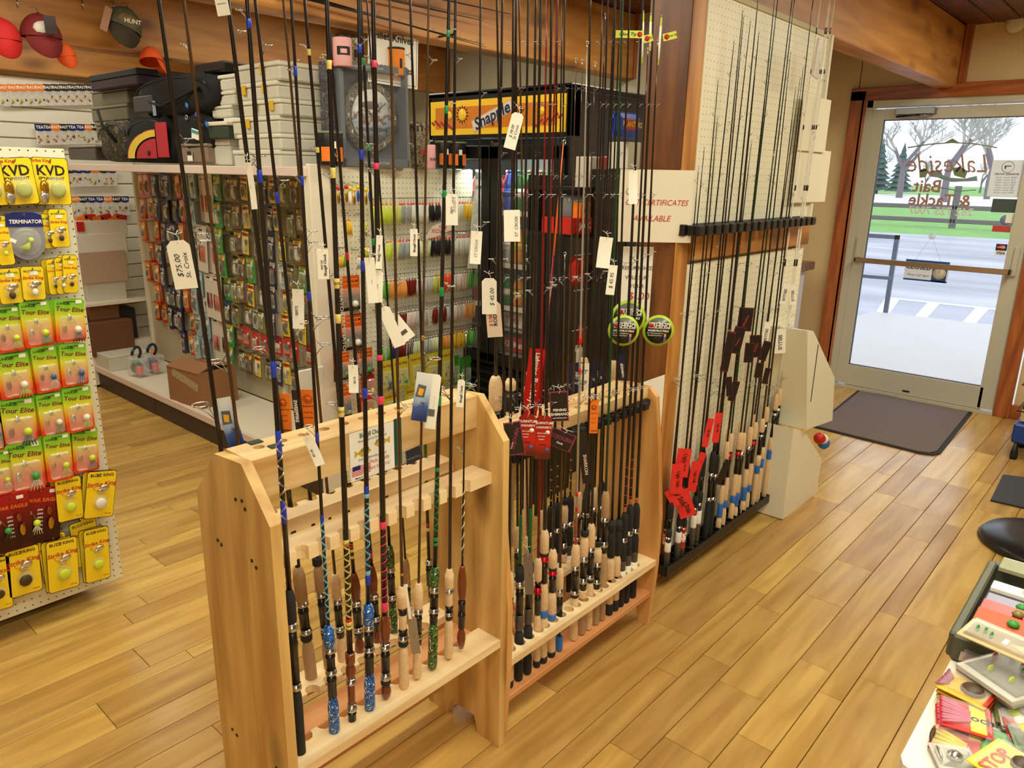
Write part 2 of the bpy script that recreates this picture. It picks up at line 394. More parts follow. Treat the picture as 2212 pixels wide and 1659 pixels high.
# ---------------------------------------------------------------- shell
M_wall = mat('cream_wall', (222, 196, 150), .8, var=.03, sc_=6); M_wall2 = mat('pale_wall', (214, 206, 180), .8, var=.03, sc_=6)
M_ceil = wood('dark_ceiling_boards', (120, 66, 34), (62, 30, 14), 0, 1.5, .5, .2, 'World')
M_beam = wood('fir_beam', (208, 146, 72), (162, 98, 42), 0, 1.1, .45, .75, wave=.1); M_beamv = wood('fir_post', (222, 158, 82), (150, 88, 38), 2, 1.2, .45, .8)
M_trim = wood('stained_trim', (186, 104, 50), (128, 62, 26), 2, 2.0, .4, 0); M_trimh = wood('stained_trim_level', (186, 104, 50), (128, 62, 26), 1, 2.0, .4, 0)
M_beamu = mat('beam_underside', (196, 176, 160), .55)
XD = 6.134
c_ = MB()
cl = struct(MB().box((1.8, 1.8, 2.66), (8.9, 9.9, .04), M_ceil).build('ceiling'))
for k in range(60):
    y = -2.9+k*.155
    o = MB().box((1.8, y, 2.632), (8.9, .148, .016), M_ceil, .003)
    o.build('ceiling_board', cl)
struct(MB().box((-2.5, 1.7, 1.3), (.1, 9.7, 2.7), M_wall).build('wall_rear'))
struct(MB().box((1.8, -3.0, 1.3), (8.8, .1, 2.7), M_wall).build('wall_right'))
wb = MB(); wb.box((1.0, 6.42, 1.3), (7.2, .1, 2.7), M_wall2); struct(wb.build('wall_left'))
# wall behind the cooler and the door wall
struct(MB().box((4.57, 4.45, 1.3), (.1, 4.0, 2.7), M_wall2).build('wall_cooler'))
struct(MB().box((5.35, 2.5, 1.3), (1.6, .1, 2.7), M_wall2).build('wall_nook'))
wd = MB()
wd.box((XD+.08, 2.30, 1.3), (.16, .56, 2.7), M_wall); wd.box((XD+.08, -1.2, 1.3), (.16, 3.75, 2.7), M_wall); wd.box((XD+.08, 1.35, 2.42), (.16, 1.35, .46), M_wall)
struct(wd.build('wall_door'))
# beams
def beam(y0, y1, x0, x1, label, zt=2.62):
    b = MB().box(((x0+x1)/2, (y0+y1)/2, (2.23+zt)/2), (x1-x0, y1-y0, zt-2.23), M_beam, .006).build('ceiling_beam')
    tag(b, label, 'beam'); return b
beam(1.37, 1.50, 2.40, 6.13, 'golden fir beam running over the white pegboard wall to the door wall')
beam(2.95, 3.08, -2.4, 4.50, 'long fir beam above the lure end panel, in front of the drinks cooler')
beam(4.74, 4.87, -2.4, 4.50, 'fir beam behind the hanging caps, above the tackle gondola')
beam(6.25, 6.37, -2.4, 4.50, 'darker fir board above the white back wall', 2.66)
beam(1.37, 1.50, -2.4, .2, 'fir beam over the shop floor near the camera, left end')
MB().box((4.51, 3.015, 2.43), (.03, .16, .40), M_trim, .003).build('trim_2')['kind'] = 'structure'
MB().box((4.51, 4.80, 2.43), (.03, .16, .40), M_trim, .003).build('trim_3')['kind'] = 'structure'
# post: dark face to the left, paler face to the right
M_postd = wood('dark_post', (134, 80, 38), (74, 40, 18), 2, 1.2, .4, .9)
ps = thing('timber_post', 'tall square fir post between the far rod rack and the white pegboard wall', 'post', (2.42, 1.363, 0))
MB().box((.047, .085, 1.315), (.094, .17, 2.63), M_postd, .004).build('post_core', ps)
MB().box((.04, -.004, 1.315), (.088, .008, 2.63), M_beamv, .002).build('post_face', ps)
# thin wall that carries the pegboards
struct(MB().box((3.08, 1.435, 1.115), (1.12, .12, 2.23), M_wall2).build('wall_partition'))
M_pegw = pegmat('wall_pegboard', (248, 243, 218), 2.512, 2.20, r=.0024, dark=(140, 124, 96))
pb = thing('upper_pegboard', 'white pegboard filling the wall above the black rod holder', 'pegboard', (2.515, 1.366, 1.435))
MB().box((.565, .0, .38), (1.13, .012, .80), M_pegw, .001).build('board', pb)
MB().box((.565, -.008, .785), (1.14, .012, .018), M_wall2).build('edge_strip', pb)
MB().box((1.135, -.006, .38), (.02, .03, .82), M_white).build('side_strip', pb)
pb = thing('lower_pegboard', 'white pegboard behind the rod blanks, below the black rod holder', 'pegboard', (2.515, 1.366, .05))
MB().box((.565, .0, .62), (1.13, .012, 1.24), M_pegw, .001).build('board', pb)
MB().box((3.08, 1.352, 1.365), (1.13, .024, .12), M_beam, .003).build('trim_1')['kind'] = 'structure'
# trim round the door
tr = MB(); tr.box((XD-.02, 2.005, 1.12), (.05, .11, 2.24), M_trim, .004); tr.box((XD-.03, 1.965, 1.10), (.03, .02, 2.2), M_trim, .004); struct(tr.build('trim_4'))
tr = MB(); tr.box((XD-.02, 1.35, 2.215), (.05, 1.42, .09), M_trimh, .004); struct(tr.build('trim_5'))
tr = MB(); tr.box((XD-.02, .735, 1.12), (.05, .10, 2.24), M_trim, .004); struct(tr.build('trim_6'))
tr = MB(); tr.box((XD-.02, 1.345, 2.44), (.05, .045, .38), M_trim, .004); struct(tr.build('trim_7'))
MB().box((XD-.015, .65-1.6, .05), (.03, 3.3, .10), M_trimh, .003).build('baseboard_door')['kind'] = 'structure'
# ---------------------------------------------------------------- door
M_alu = mat('greige_aluminium', (200, 194, 176), .35, .1, var=.03); M_aludk = mat('dark_gasket', (40, 38, 45), .6)
fr = MB()
fr.box((XD+.03, 1.925, 1.09), (.10, .055, 2.18), M_alu, .003); fr.box((XD+.03, .765, 1.09), (.10, .055, 2.18), M_alu, .003); fr.box((XD+.03, 1.345, 2.15), (.10, 1.2, .06), M_alu, .003)
fr.box((XD+.03, 1.345, .01), (.14, 1.12, .02), M_alu)
struct(fr.build('trim_8'))
dr = bpy.data.objects.new('door_1', None); COL.objects.link(dr); dr.location = (XD+.01, 0, 0); dr['kind'] = 'structure'
q = MB()
q.box((0, 1.857, 1.07), (.045, .085, 2.08), M_alu, .003); q.box((0, .843, 1.07), (.045, .10, 2.08), M_alu, .003)
q.box((0, 1.345, 2.072), (.045, .95, .078), M_alu, .003); q.box((0, 1.345, .105), (.045, .95, .165), M_alu, .003)
q.build('door_frame', dr)
g_ = MB()
for (a, b, c, d) in ((1.812, 1.818, .185, 2.034), (.888, .894, .185, 2.034)): g_.box((0, (a+b)/2, (c+d)/2), (.03, b-a, d-c), M_aludk)
g_.box((0, 1.353, 2.032), (.03, .93, .006), M_aludk); g_.box((0, 1.353, .188), (.03, .93, .006), M_aludk); g_.build('gasket', dr)
MB().box((0, 1.353, 1.11), (.006, .92, 1.845), film('door_glass', (235, 240, 250), .035, .02)).build('glass_pane', dr)
pbm = MB(); pbm.box((-.10, 1.35, 1.02), (.018, 1.0, .038), mat('bronze_bar', (190, 160, 128), .3, .8), .004)
for y in (1.85, .85): pbm.box((-.055, y, 1.02), (.10, .022, .034), M_gun, .004)
pbm.build('push_bar', dr)
hb = MB()
for y in (1.862, .832): hb.box((-.032, y, 1.09), (.022, .034, .20), M_alu, .004)
hb.build('bar_mount', dr)
cb_ = MB(); cb_.box((-.045, 1.60, 2.085), (.06, .26, .045), M_steel, .004); cb_.tube([(-.04, 1.55, 2.06), (-.12, 1.62, 2.05), (-.06, 1.72, 2.05)], .008, M_gun, 6)
cb_.tube([(-.05, 1.50, 2.06), (-.10, 1.56, 2.05)], .01, M_steel, 6); cb_.build('door_closer', dr)
MB().box((-.025, 1.37, .055), (.004, .05, .012), M_gun).build('maker_plate', dr)
# ---------------------------------------------------------------- outdoors
M_conc = mat('pale_concrete', (196, 194, 192), .6, var=.04, sc_=2); M_grass = mat('spring_grass', (118, 168, 84), .9, var=.3, sc_=1.2)
M_asph, n_, l_, b_ = newmat('wet_asphalt'); MATS['wet_asphalt'] = M_asph
tc_ = n_.new('ShaderNodeNewGeometry'); mp_ = n_.new('ShaderNodeMapping'); mp_.inputs['Scale'].default_value = (.9, .25, 1); nz_ = n_.new('ShaderNodeTexNoise'); nz_.inputs['Scale'].default_value = .7; nz_.inputs['Detail'].default_value = 6
l_.new(tc_.outputs['Position'], mp_.inputs[0]); l_.new(mp_.outputs[0], nz_.inputs['Vector'])
cr_ = n_.new('ShaderNodeValToRGB'); cr_.color_ramp.elements[0].color = lin((120, 124, 140)); cr_.color_ramp.elements[1].color = lin((176, 180, 196)); cr_.color_ramp.elements[0].position = .3; cr_.color_ramp.elements[1].position = .7
l_.new(nz_.outputs['Fac'], cr_.inputs['Fac']); l_.new(cr_.outputs['Color'], b_.inputs['Base Color'])
mr_ = n_.new('ShaderNodeMapRange'); mr_.inputs['To Min'].default_value = .55; mr_.inputs['To Max'].default_value = .25; l_.new(nz_.outputs['Fac'], mr_.inputs['Value']); l_.new(mr_.outputs[0], b_.inputs['Roughness'])
def flat(name, poly, z, th, m):
    o = MB().add([(x, y, z) for x, y in poly]+[(x, y, z-th) for x, y in poly], [tuple(range(len(poly)))]+[tuple(range(2*len(poly)-1, len(poly)-1, -1))]+[(i, len(poly)+i, len(poly)+(i+1) % len(poly), (i+1) % len(poly)) for i in range(len(poly))], m).build(name)
    return struct(o)
flat('porch_slab', [(6.3, -6), (10.36, -6), (10.36, 1.5), (10.24, 2.82), (9.74, 2.88), (6.3, 3.3)], -.02, .1, M_conc)
flat('parking_lot', [(6.3, -40), (28.4, -40), (28.9, 4), (28.4, 8.5), (28.2, 60), (6.3, 60)], -.12, .1, M_asph)
flat('far_lawn', [(28.4, -60), (420, -200), (420, 300), (28.2, 90)], -.14, .1, M_grass)
flat('far_road', [(62, -80), (118, -80), (118, 160), (68, 160)], -.10, .03, mat('pale_road', (214, 208, 206), .8, var=.03))
M_line = mat('yellow_white_line', (250, 246, 222), .6, var=.05)
st = thing('parking_stripe', 'pale painted hatch lines on the asphalt just past the porch slab', 'road marking', (0, 0, -.119))
for a in ([(10.38, 1.0), (10.46, 1.0), (10.34, 2.82), (10.26, 2.82)], [(12.35, 1.2), (12.5, 1.2), (12.42, 3.2), (12.27, 3.2)], [(10.4, 2.7), (12.3, 3.05), (12.3, 3.25), (10.3, 2.84)],
          [(10.45, 2.28), (12.3, 2.5), (12.3, 2.66), (10.45, 2.42)], [(10.45, 1.74), (12.3, 1.88), (12.3, 2.04), (10.45, 1.88)], [(10.45, 1.2), (12.3, 1.3), (12.3, 1.46), (10.45, 1.34)]):
    MB().add([(x, y, .004) for x, y in a]+[(x, y, 0) for x, y in a], [(0, 1, 2, 3), (7, 6, 5, 4)]+[(i, 4+i, 4+(i+1) % 4, (i+1) % 4) for i in range(4)], M_line).build('paint_line', st)
M_rail = mat('grey_rail', (96, 102, 122), .5, .3)
rl = thing('hand_rail', 'grey steel hand rail standing at the porch edge outside the glass door', 'railing', (10.37, 2.71, -.05))
MB().box((0, 0, .5), (.05, .05, 1.0), M_rail).build('rail_post', rl)
MB().box((0, .55, .975), (.05, 1.15, .05), M_rail).build('top_rail', rl); MB().box((-.2, .55, .48), (.04, 1.15, .04), M_rail, M=RZ(.12)).build('middle_rail', rl)
MB().box((0, 1.1, .5), (.05, .05, 1.0), M_rail).build('rail_post', rl)
M_fence = mat('weathered_fence', (112, 104, 108), .85, var=.15)
fe = thing('rail_fence', 'long weathered two-rail fence standing in the grass beyond the parking lot', 'fence', (34.2, 0, -.14))
for y in (-2, 7.0, 15.5, 24): MB().box((0, y, .78), (.22, .22, 1.7), M_fence, .02).build('fence_post', fe)
for (z, dy) in ((.80, 0), (.28, 0)):
    for y0, y1 in ((-2, 7), (7, 15.5), (15.5, 24)): MB().box((-.06, (y0+y1)/2, z), (.10, y1-y0, .17), M_fence, .02).build('fence_rail', fe)
M_bark = mat('grey_bark', (120, 112, 118), .9, var=.2); M_twig = mat('budding_twigs', (176, 176, 168), .9, var=.2); M_fir = mat('dark_fir', (72, 98, 92), .9, var=.25)
def bare_tree(x, y, h, label, seed, spread=.55):
    r = random.Random(seed); t = thing('bare_tree', label, 'tree', (x, y, -.14)); tk = MB(); br = MB()
    def grow(p, d, L, rad, lv):
        e = p+d*L; (tk if lv < 2 else br).tube([p, (p+e)/2+Vector((r.uniform(-.03, .03), r.uniform(-.03, .03), 0))*L, e], [rad, rad*.85, rad*.65], M_bark if lv < 2 else M_twig, 4 if lv > 1 else 6, cap=False)
        if lv >= 6: return
        for k in range(3 if lv < 5 else 2):
            a = r.uniform(0, 2*PI); q = Vector((math.cos(a), math.sin(a), 0))*spread+d*r.uniform(.55, 1.0)+Vector((0, 0, .12))
            grow(e-d*L*r.uniform(0, .35), q.normalized(), L*r.uniform(.62, .82), rad*.6, lv+1)
    grow(Vector((0, 0, 0)), Vector((0, 0, 1)), h*.25, h*.022, 0)
    tk.build('trunk', t); br.build('twigs', t)['kind'] = 'stuff'
def fir_tree(x, y, h, label):
    t = thing('fir_tree', label, 'tree', (x, y, -.14)); c = MB(); r = random.Random(int(y*10))
    MB().tube([(0, 0, 0), (0, 0, h*.9)], [h*.03, h*.01], M_bark, 6).build('trunk', t)
    for k in range(9):
        z = h*(.1+.1*k); R = h*.30*(1-k/9.6)
        n = 14; vs = [(0, 0, z+h*.17)]+[(R*(1 if i % 2 else .72)*math.cos(2*PI*i/n+k), R*(1 if i % 2 else .72)*math.sin(2*PI*i/n+k), z-r.uniform(0, .03)*h) for i in range(n)]
        c.add(vs, [(0, i+1, (i+1) % n+1) for i in range(n)]+[tuple(range(n, 0, -1))], M_fir)
    c.build('foliage', t)
bare_tree(92, 24.5, 16, 'wide bare tree seen left of centre through the door glass', 3)
bare_tree(78, 17.0, 15, 'tall bare tree behind the painted shop sign on the glass', 5)
bare_tree(100, 17.5, 15, 'bare tree at the right of the door glass, behind the hours sheet', 8)
bare_tree(120, 36, 10, 'small faint bare tree at the far left of the door glass', 11)
fir_tree(116, 34.0, 7.2, 'dark fir tree, middle one of three at the left of the glass')
fir_tree(108, 29.0, 6.2, 'dark fir tree, rightmost of three at the left of the glass')
fir_tree(108, 35.4, 5.6, 'dark fir tree, leftmost of three, cut by the door frame')
for i in range(4): bare_tree(150+i*7, 8+i*11, 9, 'distant bare tree on the horizon, %s from the right' % ORD[i], 20+i)
# ---------------------------------------------------------------- decals on the door glass (seen from behind)
def outM(y, z): return T(XD+.016, y, z) @ RZ(PI/2)
M_dbr = mat('brown_vinyl', (168, 120, 96), .6); M_dgr = mat('olive_vinyl', (120, 134, 84), .6); M_dgy = mat('grey_vinyl', (150, 150, 140), .6); M_dteal = mat('teal_vinyl', (120, 150, 150), .6)
sg = thing('shop_sign_decal', 'shop name lettering on the door glass, seen mirrored from inside', 'decal', M=outM(1.35, 1.6))
b = MB(); b.text('Lakeside', (0, 0, .125), .175, M_dbr, ital=.3, sx=.85); b.build('script_name', sg)
b = MB(); b.text('Bait', (.11, 0, -.03), .12, M_dbr, True, sx=1.0); b.text('& Tackle', (.02, 0, -.125), .115, M_dbr, True, sx=.98); b.build('name_lower', sg)
b = MB(); b.text('262 725 7007', (0, 0, -.20), .075, mat('pale_vinyl', (226, 222, 222), .6), True); b.build('phone_number', sg)
b = MB(); b.tube([(-.28, 0, .235), (-.14, 0, .262), (0, 0, .272), (.14, 0, .262), (.28, 0, .24)], .006, M_dgy, 4); b.prism([(-.05, .27), (.05, .27), (0, .30)], -.001, .001, M_dgr); b.build('roof_line', sg)
b = MB(); b.prism([(-.2, .015), (-.04, .005), (.02, .02), (.10, .055), (.06, .07), (-.02, .035), (-.12, .03), (-.19, .05)], -.001, .001, M_dteal)
b.prism([(-.12, .03), (-.05, .05), (-.03, .10), (-.08, .11), (-.13, .08)], -.002, .0, M_dgr); b.prism([(.02, .03), (.10, .04), (.13, .07), (.08, .085), (.03, .07)], -.002, 0, M_dbr)
b.prism([(.13, .035), (.17, .03), (.18, .08), (.15, .10), (.12, .08)], -.002, 0, M_dgr); b.tube([(-.20, 0, -.045), (-.1, 0, -.055), (.02, 0, -.035)], .005, M_dteal, 4); b.build('boat_emblem', sg)
hs = thing('hours_sheet', 'white business hours sheet on the glass with a round badge on top', 'notice', M=outM(.985, 1.635))
b = MB(); b.box((0, 0, 0), (.19, .0006, .24), sheer('thin_paper', (240, 238, 232))); b.build('sheet', hs)
b = MB(); b.torus(.036, .0015, M_ink, 20, 4, M=T(0, .002, .075) @ RX(PI/2)); b.prism([(-.018, .078), (.02, .078), (.02, .084), (-.018, .084)], .001, .002, M_ink); b.prism([(.01, .062), (.018, .062), (.02, .078), (.01, .078)], .001, .002, M_ink)
b.text('BUSINESS HOURS', (0, .002, .028), .018, M_ink, True)
for k, d_ in enumerate(('MON', 'TUE', 'WED', 'THU', 'FRI', 'SAT', 'SUN')): b.text(d_+'  6 a.m. - 6 p.m.', (0, .002, .006-k*.0165), .0145, M_ink)
b.build('print', hs)
dk = thing('dark_sticker', 'dark green sticker with pale emblem below the hours sheet', 'sticker', M=outM(.96, 1.455)); MB().box((0, 0, 0), (.155, .002, .09), mat('dark_green', (22, 44, 34), .5)).build('sheet', dk)
b = MB(); b.ball((-.02, -.002, .012), .02, mat('cream_print', (200, 200, 170), .6), sq=(1, .1, .6)); b.ball((.03, -.002, .012), .022, MATS['cream_print'], sq=(1, .1, .6)); b.ball((0, -.002, .034), .006, M_red, sq=(1, .2, 1))
for k in range(3): b.box((0, -.0015, -.014-k*.01), (.10-k*.02, .001, .003), MATS['yellow_card'])
b.build('print', dk)
rs = thing('round_sticker', 'round pale blue sticker over a small flag near the right door stile', 'sticker', M=outM(.938, 1.36)); MB().lathe([(.036, -.001), (.036, .001)], mat('pale_blue', (120, 140, 190), .5), 20, M=RX(PI/2)).build('disc', rs)
b = MB(); b.box((-.022, .003, .012), (.05, .001, .06), M_paper)
for k in range(4): b.box((-.022, .0015, -.012+k*.014), (.05, .001, .006), M_red)
b.build('flag', rs)
ys = thing('yellow_sticker', 'small yellow sticker with a red rim on the glass', 'sticker', M=outM(.955, 1.30)); b = MB(); b.box((0, 0, 0), (.108, .002, .042), M_red); b.box((0, -.0015, 0), (.10, .001, .034), M_yellow); b.text('Welcome', (0, -.0035, 0), .016, M_redink, ital=.2); b.build('sheet', ys)
mc = thing('card_sticker', 'small navy and white payment card sticker on the right of the glass', 'sticker', M=T(XD-.008, .93, 1.16) @ RZ(-PI/2))
b = MB(); b.box((0, 0, .018), (.066, .002, .045), mat('navy_card', (30, 28, 70), .5)); b.box((0, 0, -.021), (.066, .002, .032), M_paper); b.lathe([(.014, -.002), (.014, 0)], M_red, 16, M=T(-.009, -.001, .018) @ RX(-PI/2)); b.lathe([(.014, -.002), (.014, 0)], M_orange, 16, M=T(.009, -.0012, .018) @ RX(-PI/2))
b.text('MasterCard', (0, -.005, .018), .010, M_paper, True); b.text('VISA', (0, -.003, -.021), .026, mat('visa_blue', (25, 40, 110), .5), True, .2); b.build('sheet', mc)
cs = thing('closed_sign', 'white and blue hanging sign reading CLOSED behind the push bar', 'sign', M=T(XD-.02, 1.367, .975) @ RZ(-PI/2))
M_sblue = mat('sign_blue', (40, 84, 150), .4)
MB().box((0, 0, 0), (.29, .002, .152), sheer('thin_paper', (240, 238, 232))).build('panel', cs)
b = MB(); b.box((0, -.003, .066), (.29, .002, .018), M_sblue); b.box((0, -.003, -.07), (.29, .002, .012), M_sblue); b.box((.088, -.003, -.01), (.095, .002, .125), M_sblue); b.build('blue_bands', cs)
b = MB(); b.text('CLOSED', (-.052, -.004, .022), .046, M_ink, True); b.text('Please Call Again', (-.05, -.004, -.035), .022, M_ink, ital=.3); b.build('lettering', cs)
b = MB(); b.lathe([(.043, -.002), (.043, 0)], M_paper, 24, M=T(.088, -.004, -.01) @ RX(-PI/2))
for k in range(12): b.box((.088+.035*math.sin(k*PI/6), -.0065, -.01+.035*math.cos(k*PI/6)), (.004, .001, .004), M_ink)
b.box((.088, -.007, .002), (.003, .001, .026), M_red); b.build('clock_face', cs)
b = MB(); b.lathe([(.024, 0), (.02, .004), (.006, .01)], film('suction_cup', (240, 245, 250), .5), 16, M=T(0, .004, .25) @ RX(PI/2)); b.tube([(0, 0, .25), (-.085, 0, .072)], .0008, M_steel, 4); b.tube([(0, 0, .25), (.085, 0, .072)], .0008, M_steel, 4); b.build('suction_hook', cs)
# ---------------------------------------------------------------- wooden rod racks
def notched(x0, x1, ya, yb, z0, z1, xs, r, side, m, mb):
    """board x0..x1, ya..yb with half-round notches on the edge y=yb (side=1) or ya (side=-1)"""
    edge = []
    for x in xs:
        for k in range(7):
            t = PI*k/6; edge.append((x-r*math.cos(t), -r*math.sin(t)*1.35))
    if side > 0: poly = [(x0, ya), (x1, ya), (x1, yb)]+[(x, yb+d) for x, d in reversed(edge)]+[(x0, yb)]
    else: poly = [(x1, yb), (x0, yb), (x0, ya)]+[(x, ya-d) for x, d in edge]+[(x1, ya)]
    n = len(poly); vs = [(x, y, z1) for x, y in poly]+[(x, y, z0) for x, y in poly]
    fs = [(i, n+i, n+(i+1) % n, (i+1) % n) for i in range(n)]
    mb.add(vs, fs, m)
    # caps as strips so the notches stay open
    for z, flip in ((z1, False), (z0, True)):
        pts = edge if xs else []
        top = [(x0, 0)]+pts+[(x1, 0)]
        vv = []; ff = []
        for (x, d) in top:
            if side > 0: vv += [(x, ya, z), (x, yb+d, z)]
            else: vv += [(x, ya-d, z), (x, yb, z)]
        for i in range(len(top)-1):
            q = (2*i, 2*i+2, 2*i+3, 2*i+1); ff.append(q[::-1] if flip else q)
        mb.add(vv, ff, m)
def holed(x0, x1, y0, y1, z0, z1, holes, m, mb, dark=None):
    """board with real round holes (x, y, r), cells split half way between holes"""
    holes = sorted(holes); cuts = [x0]+[(a[0]+b[0])/2 for a, b in zip(holes[:-1], holes[1:])]+[x1]; N = 16
    for (hx, hy, r), ca, cb in zip(holes, cuts[:-1], cuts[1:]):
        for z, fl_ in ((z1, 0), (z0, 1)):
            vs = []; fs = []
            for k in range(N):
                t = 2*PI*k/N; dx, dy = math.cos(t), math.sin(t)
                s_ = min(((cb-hx)/dx if dx > 1e-9 else (ca-hx)/dx if dx < -1e-9 else 9), ((y1-hy)/dy if dy > 1e-9 else (y0-hy)/dy if dy < -1e-9 else 9))
                vs += [(hx+r*dx, hy+r*dy, z), (hx+s_*dx, hy+s_*dy, z)]
            for k in range(N):
                a, b_2 = k, (k+1) % N; q = (2*a, 2*a+1, 2*b_2+1, 2*b_2); fs.append(q[::-1] if fl_ else q)
            cs_ = [(cb, y1), (ca, y1), (ca, y0), (cb, y0)]
            for (cx_, cy_) in cs_:      # fill the four corners of the cell
                ang = math.atan2(cy_-hy, cx_-hx) % (2*PI); k = int(ang/(2*PI)*N) % N; k2 = (k+1) % N
                vs.append((cx_, cy_, z)); i_ = len(vs)-1; q = (2*k+1, i_, 2*k2+1); fs.append(q[::-1] if fl_ else q)
            mb.add(vs, fs, m)
        vs = []; fs = []
        for k in range(N):
            t = 2*PI*k/N; vs += [(hx+r*math.cos(t), hy+r*math.sin(t), z1), (hx+r*math.cos(t), hy+r*math.sin(t), z0)]
        for k in range(N):
            k2 = (k+1) % N; fs.append((2*k, 2*k2, 2*k2+1, 2*k+1))
        mb.add(vs, fs, m)
    mb.add([(x0, y0, z0), (x1, y0, z0), (x1, y0, z1), (x0, y0, z1)], [(0, 1, 2, 3)], m)
    mb.add([(x0, y1, z0), (x1, y1, z0), (x1, y1, z1), (x0, y1, z1)], [(3, 2, 1, 0)], m)
    mb.add([(x0, y0, z0), (x0, y1, z0), (x0, y1, z1), (x0, y0, z1)], [(3, 2, 1, 0)], m); mb.add([(x1, y0, z0), (x1, y1, z0), (x1, y1, z1), (x1, y0, z1)], [(0, 1, 2, 3)], m)
YZp = Matrix(((0, 1, 0, 0), (1, 0, 0, 0), (0, 0, 1, 0), (0, 0, 0, 1)))     # prism plane (x,z) -> (y,z), extrude along x
def side_panel(x0, x1, prof, m, name, par):
    n = len(prof); vs = [(x0, y, z) for y, z in prof]+[(x1, y, z) for y, z in prof]
    mb = MB().add(vs, [tuple(range(n))[::-1], tuple(range(n, 2*n))]+[((i+1) % n, n+(i+1) % n, n+i, i) for i in range(n)], m)
    return mb, name, par
M_side = wood('knotty_side', (222, 184, 116), (178, 130, 66), 2, 1.3, .5, .9)
M_side2 = wood('smooth_side', (224, 172, 104), (188, 128, 66), 2, .9, .45, .15)
M_cedar = wood('reddish_edge', (222, 160, 104), (186, 116, 66), 0, 1.4, .5, .1)
M_dark = mat('dark_screw', (38, 30, 24), .5, .4)
rk = thing('wooden_rod_rack', 'near pine rod rack with scalloped shelves and pointed side boards', 'rod rack', (0, 0, 0))
prof = [(1.200, .0), (1.285, 0), (1.30, .055), (1.40, .055), (1.415, 0), (1.498, 0), (1.497, .926), (1.401, 1.038), (1.292, 1.046), (1.200, .941)]
for x0, x1 in ((.668, .691), (1.332, 1.355)):
    mb, n__, p__ = side_panel(x0, x1, prof, M_side, 'side_board', rk); o = mb.build('side_board', rk)
    sc_b = MB()
    for (y, z) in ((1.30, .965), (1.325, .96), (1.29, .95), (1.28, .84), (1.265, .83), (1.42, .835), (1.405, .83), (1.25, .35), (1.235, .345), (1.44, .34), (1.42, .335)):
        sc_b.lathe([(.0042, -.001), (.0042, .001)], M_dark, 8, M=T(x0-.0006, y, z) @ RY(PI/2))
    if x0 < 1: sc_b.build('screw_heads', o)
holes1 = [(.744+.0535*k, 1.356, .012) for k in range(11)]
b = MB(); holed(.691, 1.332, 1.295, 1.395, .958, 1.044, holes1, M_pine, b); b.build('top_board', rk)
nx = [.706+.0533*k for k in range(12)]
for nm_, ya, yb, z0, z1, sd, mm_, r_ in (('front_comb', 1.240, 1.312, .815, .846, -1, M_pinelt, .0145), ('rear_comb', 1.385, 1.452, .810, .842, 1, M_pinelt, .0145), ('front_shelf', 1.200, 1.286, .334, .358, 1, M_pinelt, .0185), ('rear_shelf', 1.405, 1.49, .330, .352, -1, M_pinelt, .0185)):
    b = MB(); notched(.691, 1.332, ya, yb, z0, z1, nx[:-1], r_, sd, mm_, b); b.build(nm_, rk)
MB().box((1.0115, 1.348, .322), (.64, .075, .022), M_cedar, .002).build('centre_board', rk)
MB().box((1.0115, 1.245, .315), (.64, .02, .012), M_cedar).build('rest_strip', rk); MB().box((1.0115, 1.455, .315), (.64, .02, .012), M_cedar).build('rest_strip', rk)
MB().box((1.0115, 1.46, .10), (.64, .02, .085), M_cedar, .002).build('foot_brace', rk)
# felt pads glued on the top board
for x, y in ((.752, 1.385), (.77, 1.335)): tag(MB().box((x, y, 1.0455), (.028, .020, .002), mat('green_felt', (48, 62, 44), .9), M=None).build('felt_pad'), 'small dark green felt square on the near rack top, %s' % ('rear one' if y > 1.36 else 'front one'), 'felt pad', 'felt pads on the near rack')
# leaflet for the local rod maker
lf = thing('maker_card', 'white maker card with two fish and a flag, taped to the near rack top board', 'card', M=T(.974, 1.292, 1.0-.018))
def cpx(x, y): return 400+x/3.95, 800+y/3.95
A = on(1, 1.29, *cpx(1405, 550)); B_ = on(1, 1.29, *cpx(1785, 445)); C_ = on(1, 1.29, *cpx(1415, 965))
cw, ch = B_.x-A.x, A.z-C_.z; lf.location = ((A.x+B_.x)/2, 1.2935, (A.z+C_.z)/2)
MB().box((0, 0, 0), (cw, .001, ch), M_paper).build('sheet', lf)
b = MB(); M_gdk = mat('dark_green_ink', (20, 80, 60), .6)
b.text("Bluegill Chuck's", (0, -.0008, ch*.40), ch*.135, M_gdk, True, sx=.72); b.text('Handcrafted Ice Fishing Rods', (0, -.0008, ch*.29), ch*.075, M_ink, ital=.3, sx=.8)
b.text('Email: bluegillchuck@comcast.net', (0, -.0008, -ch*.09), ch*.068, M_ink, sx=.75); b.text('Made Locally', (cw*.15, -.0008, -ch*.20), ch*.12, M_redink, sx=.8); b.text('Not In China!', (cw*.15, -.0008, -ch*.33), ch*.12, M_redink, sx=.8)
b.text('Made in USA', (-cw*.27, -.0008, -ch*.46), ch*.055, M_ink, True); b.build('lettering', lf)
b = MB(); M_fish = mat('fish_yellow', (204, 176, 60), .5); M_fishd = mat('fish_olive', (92, 84, 40), .5)
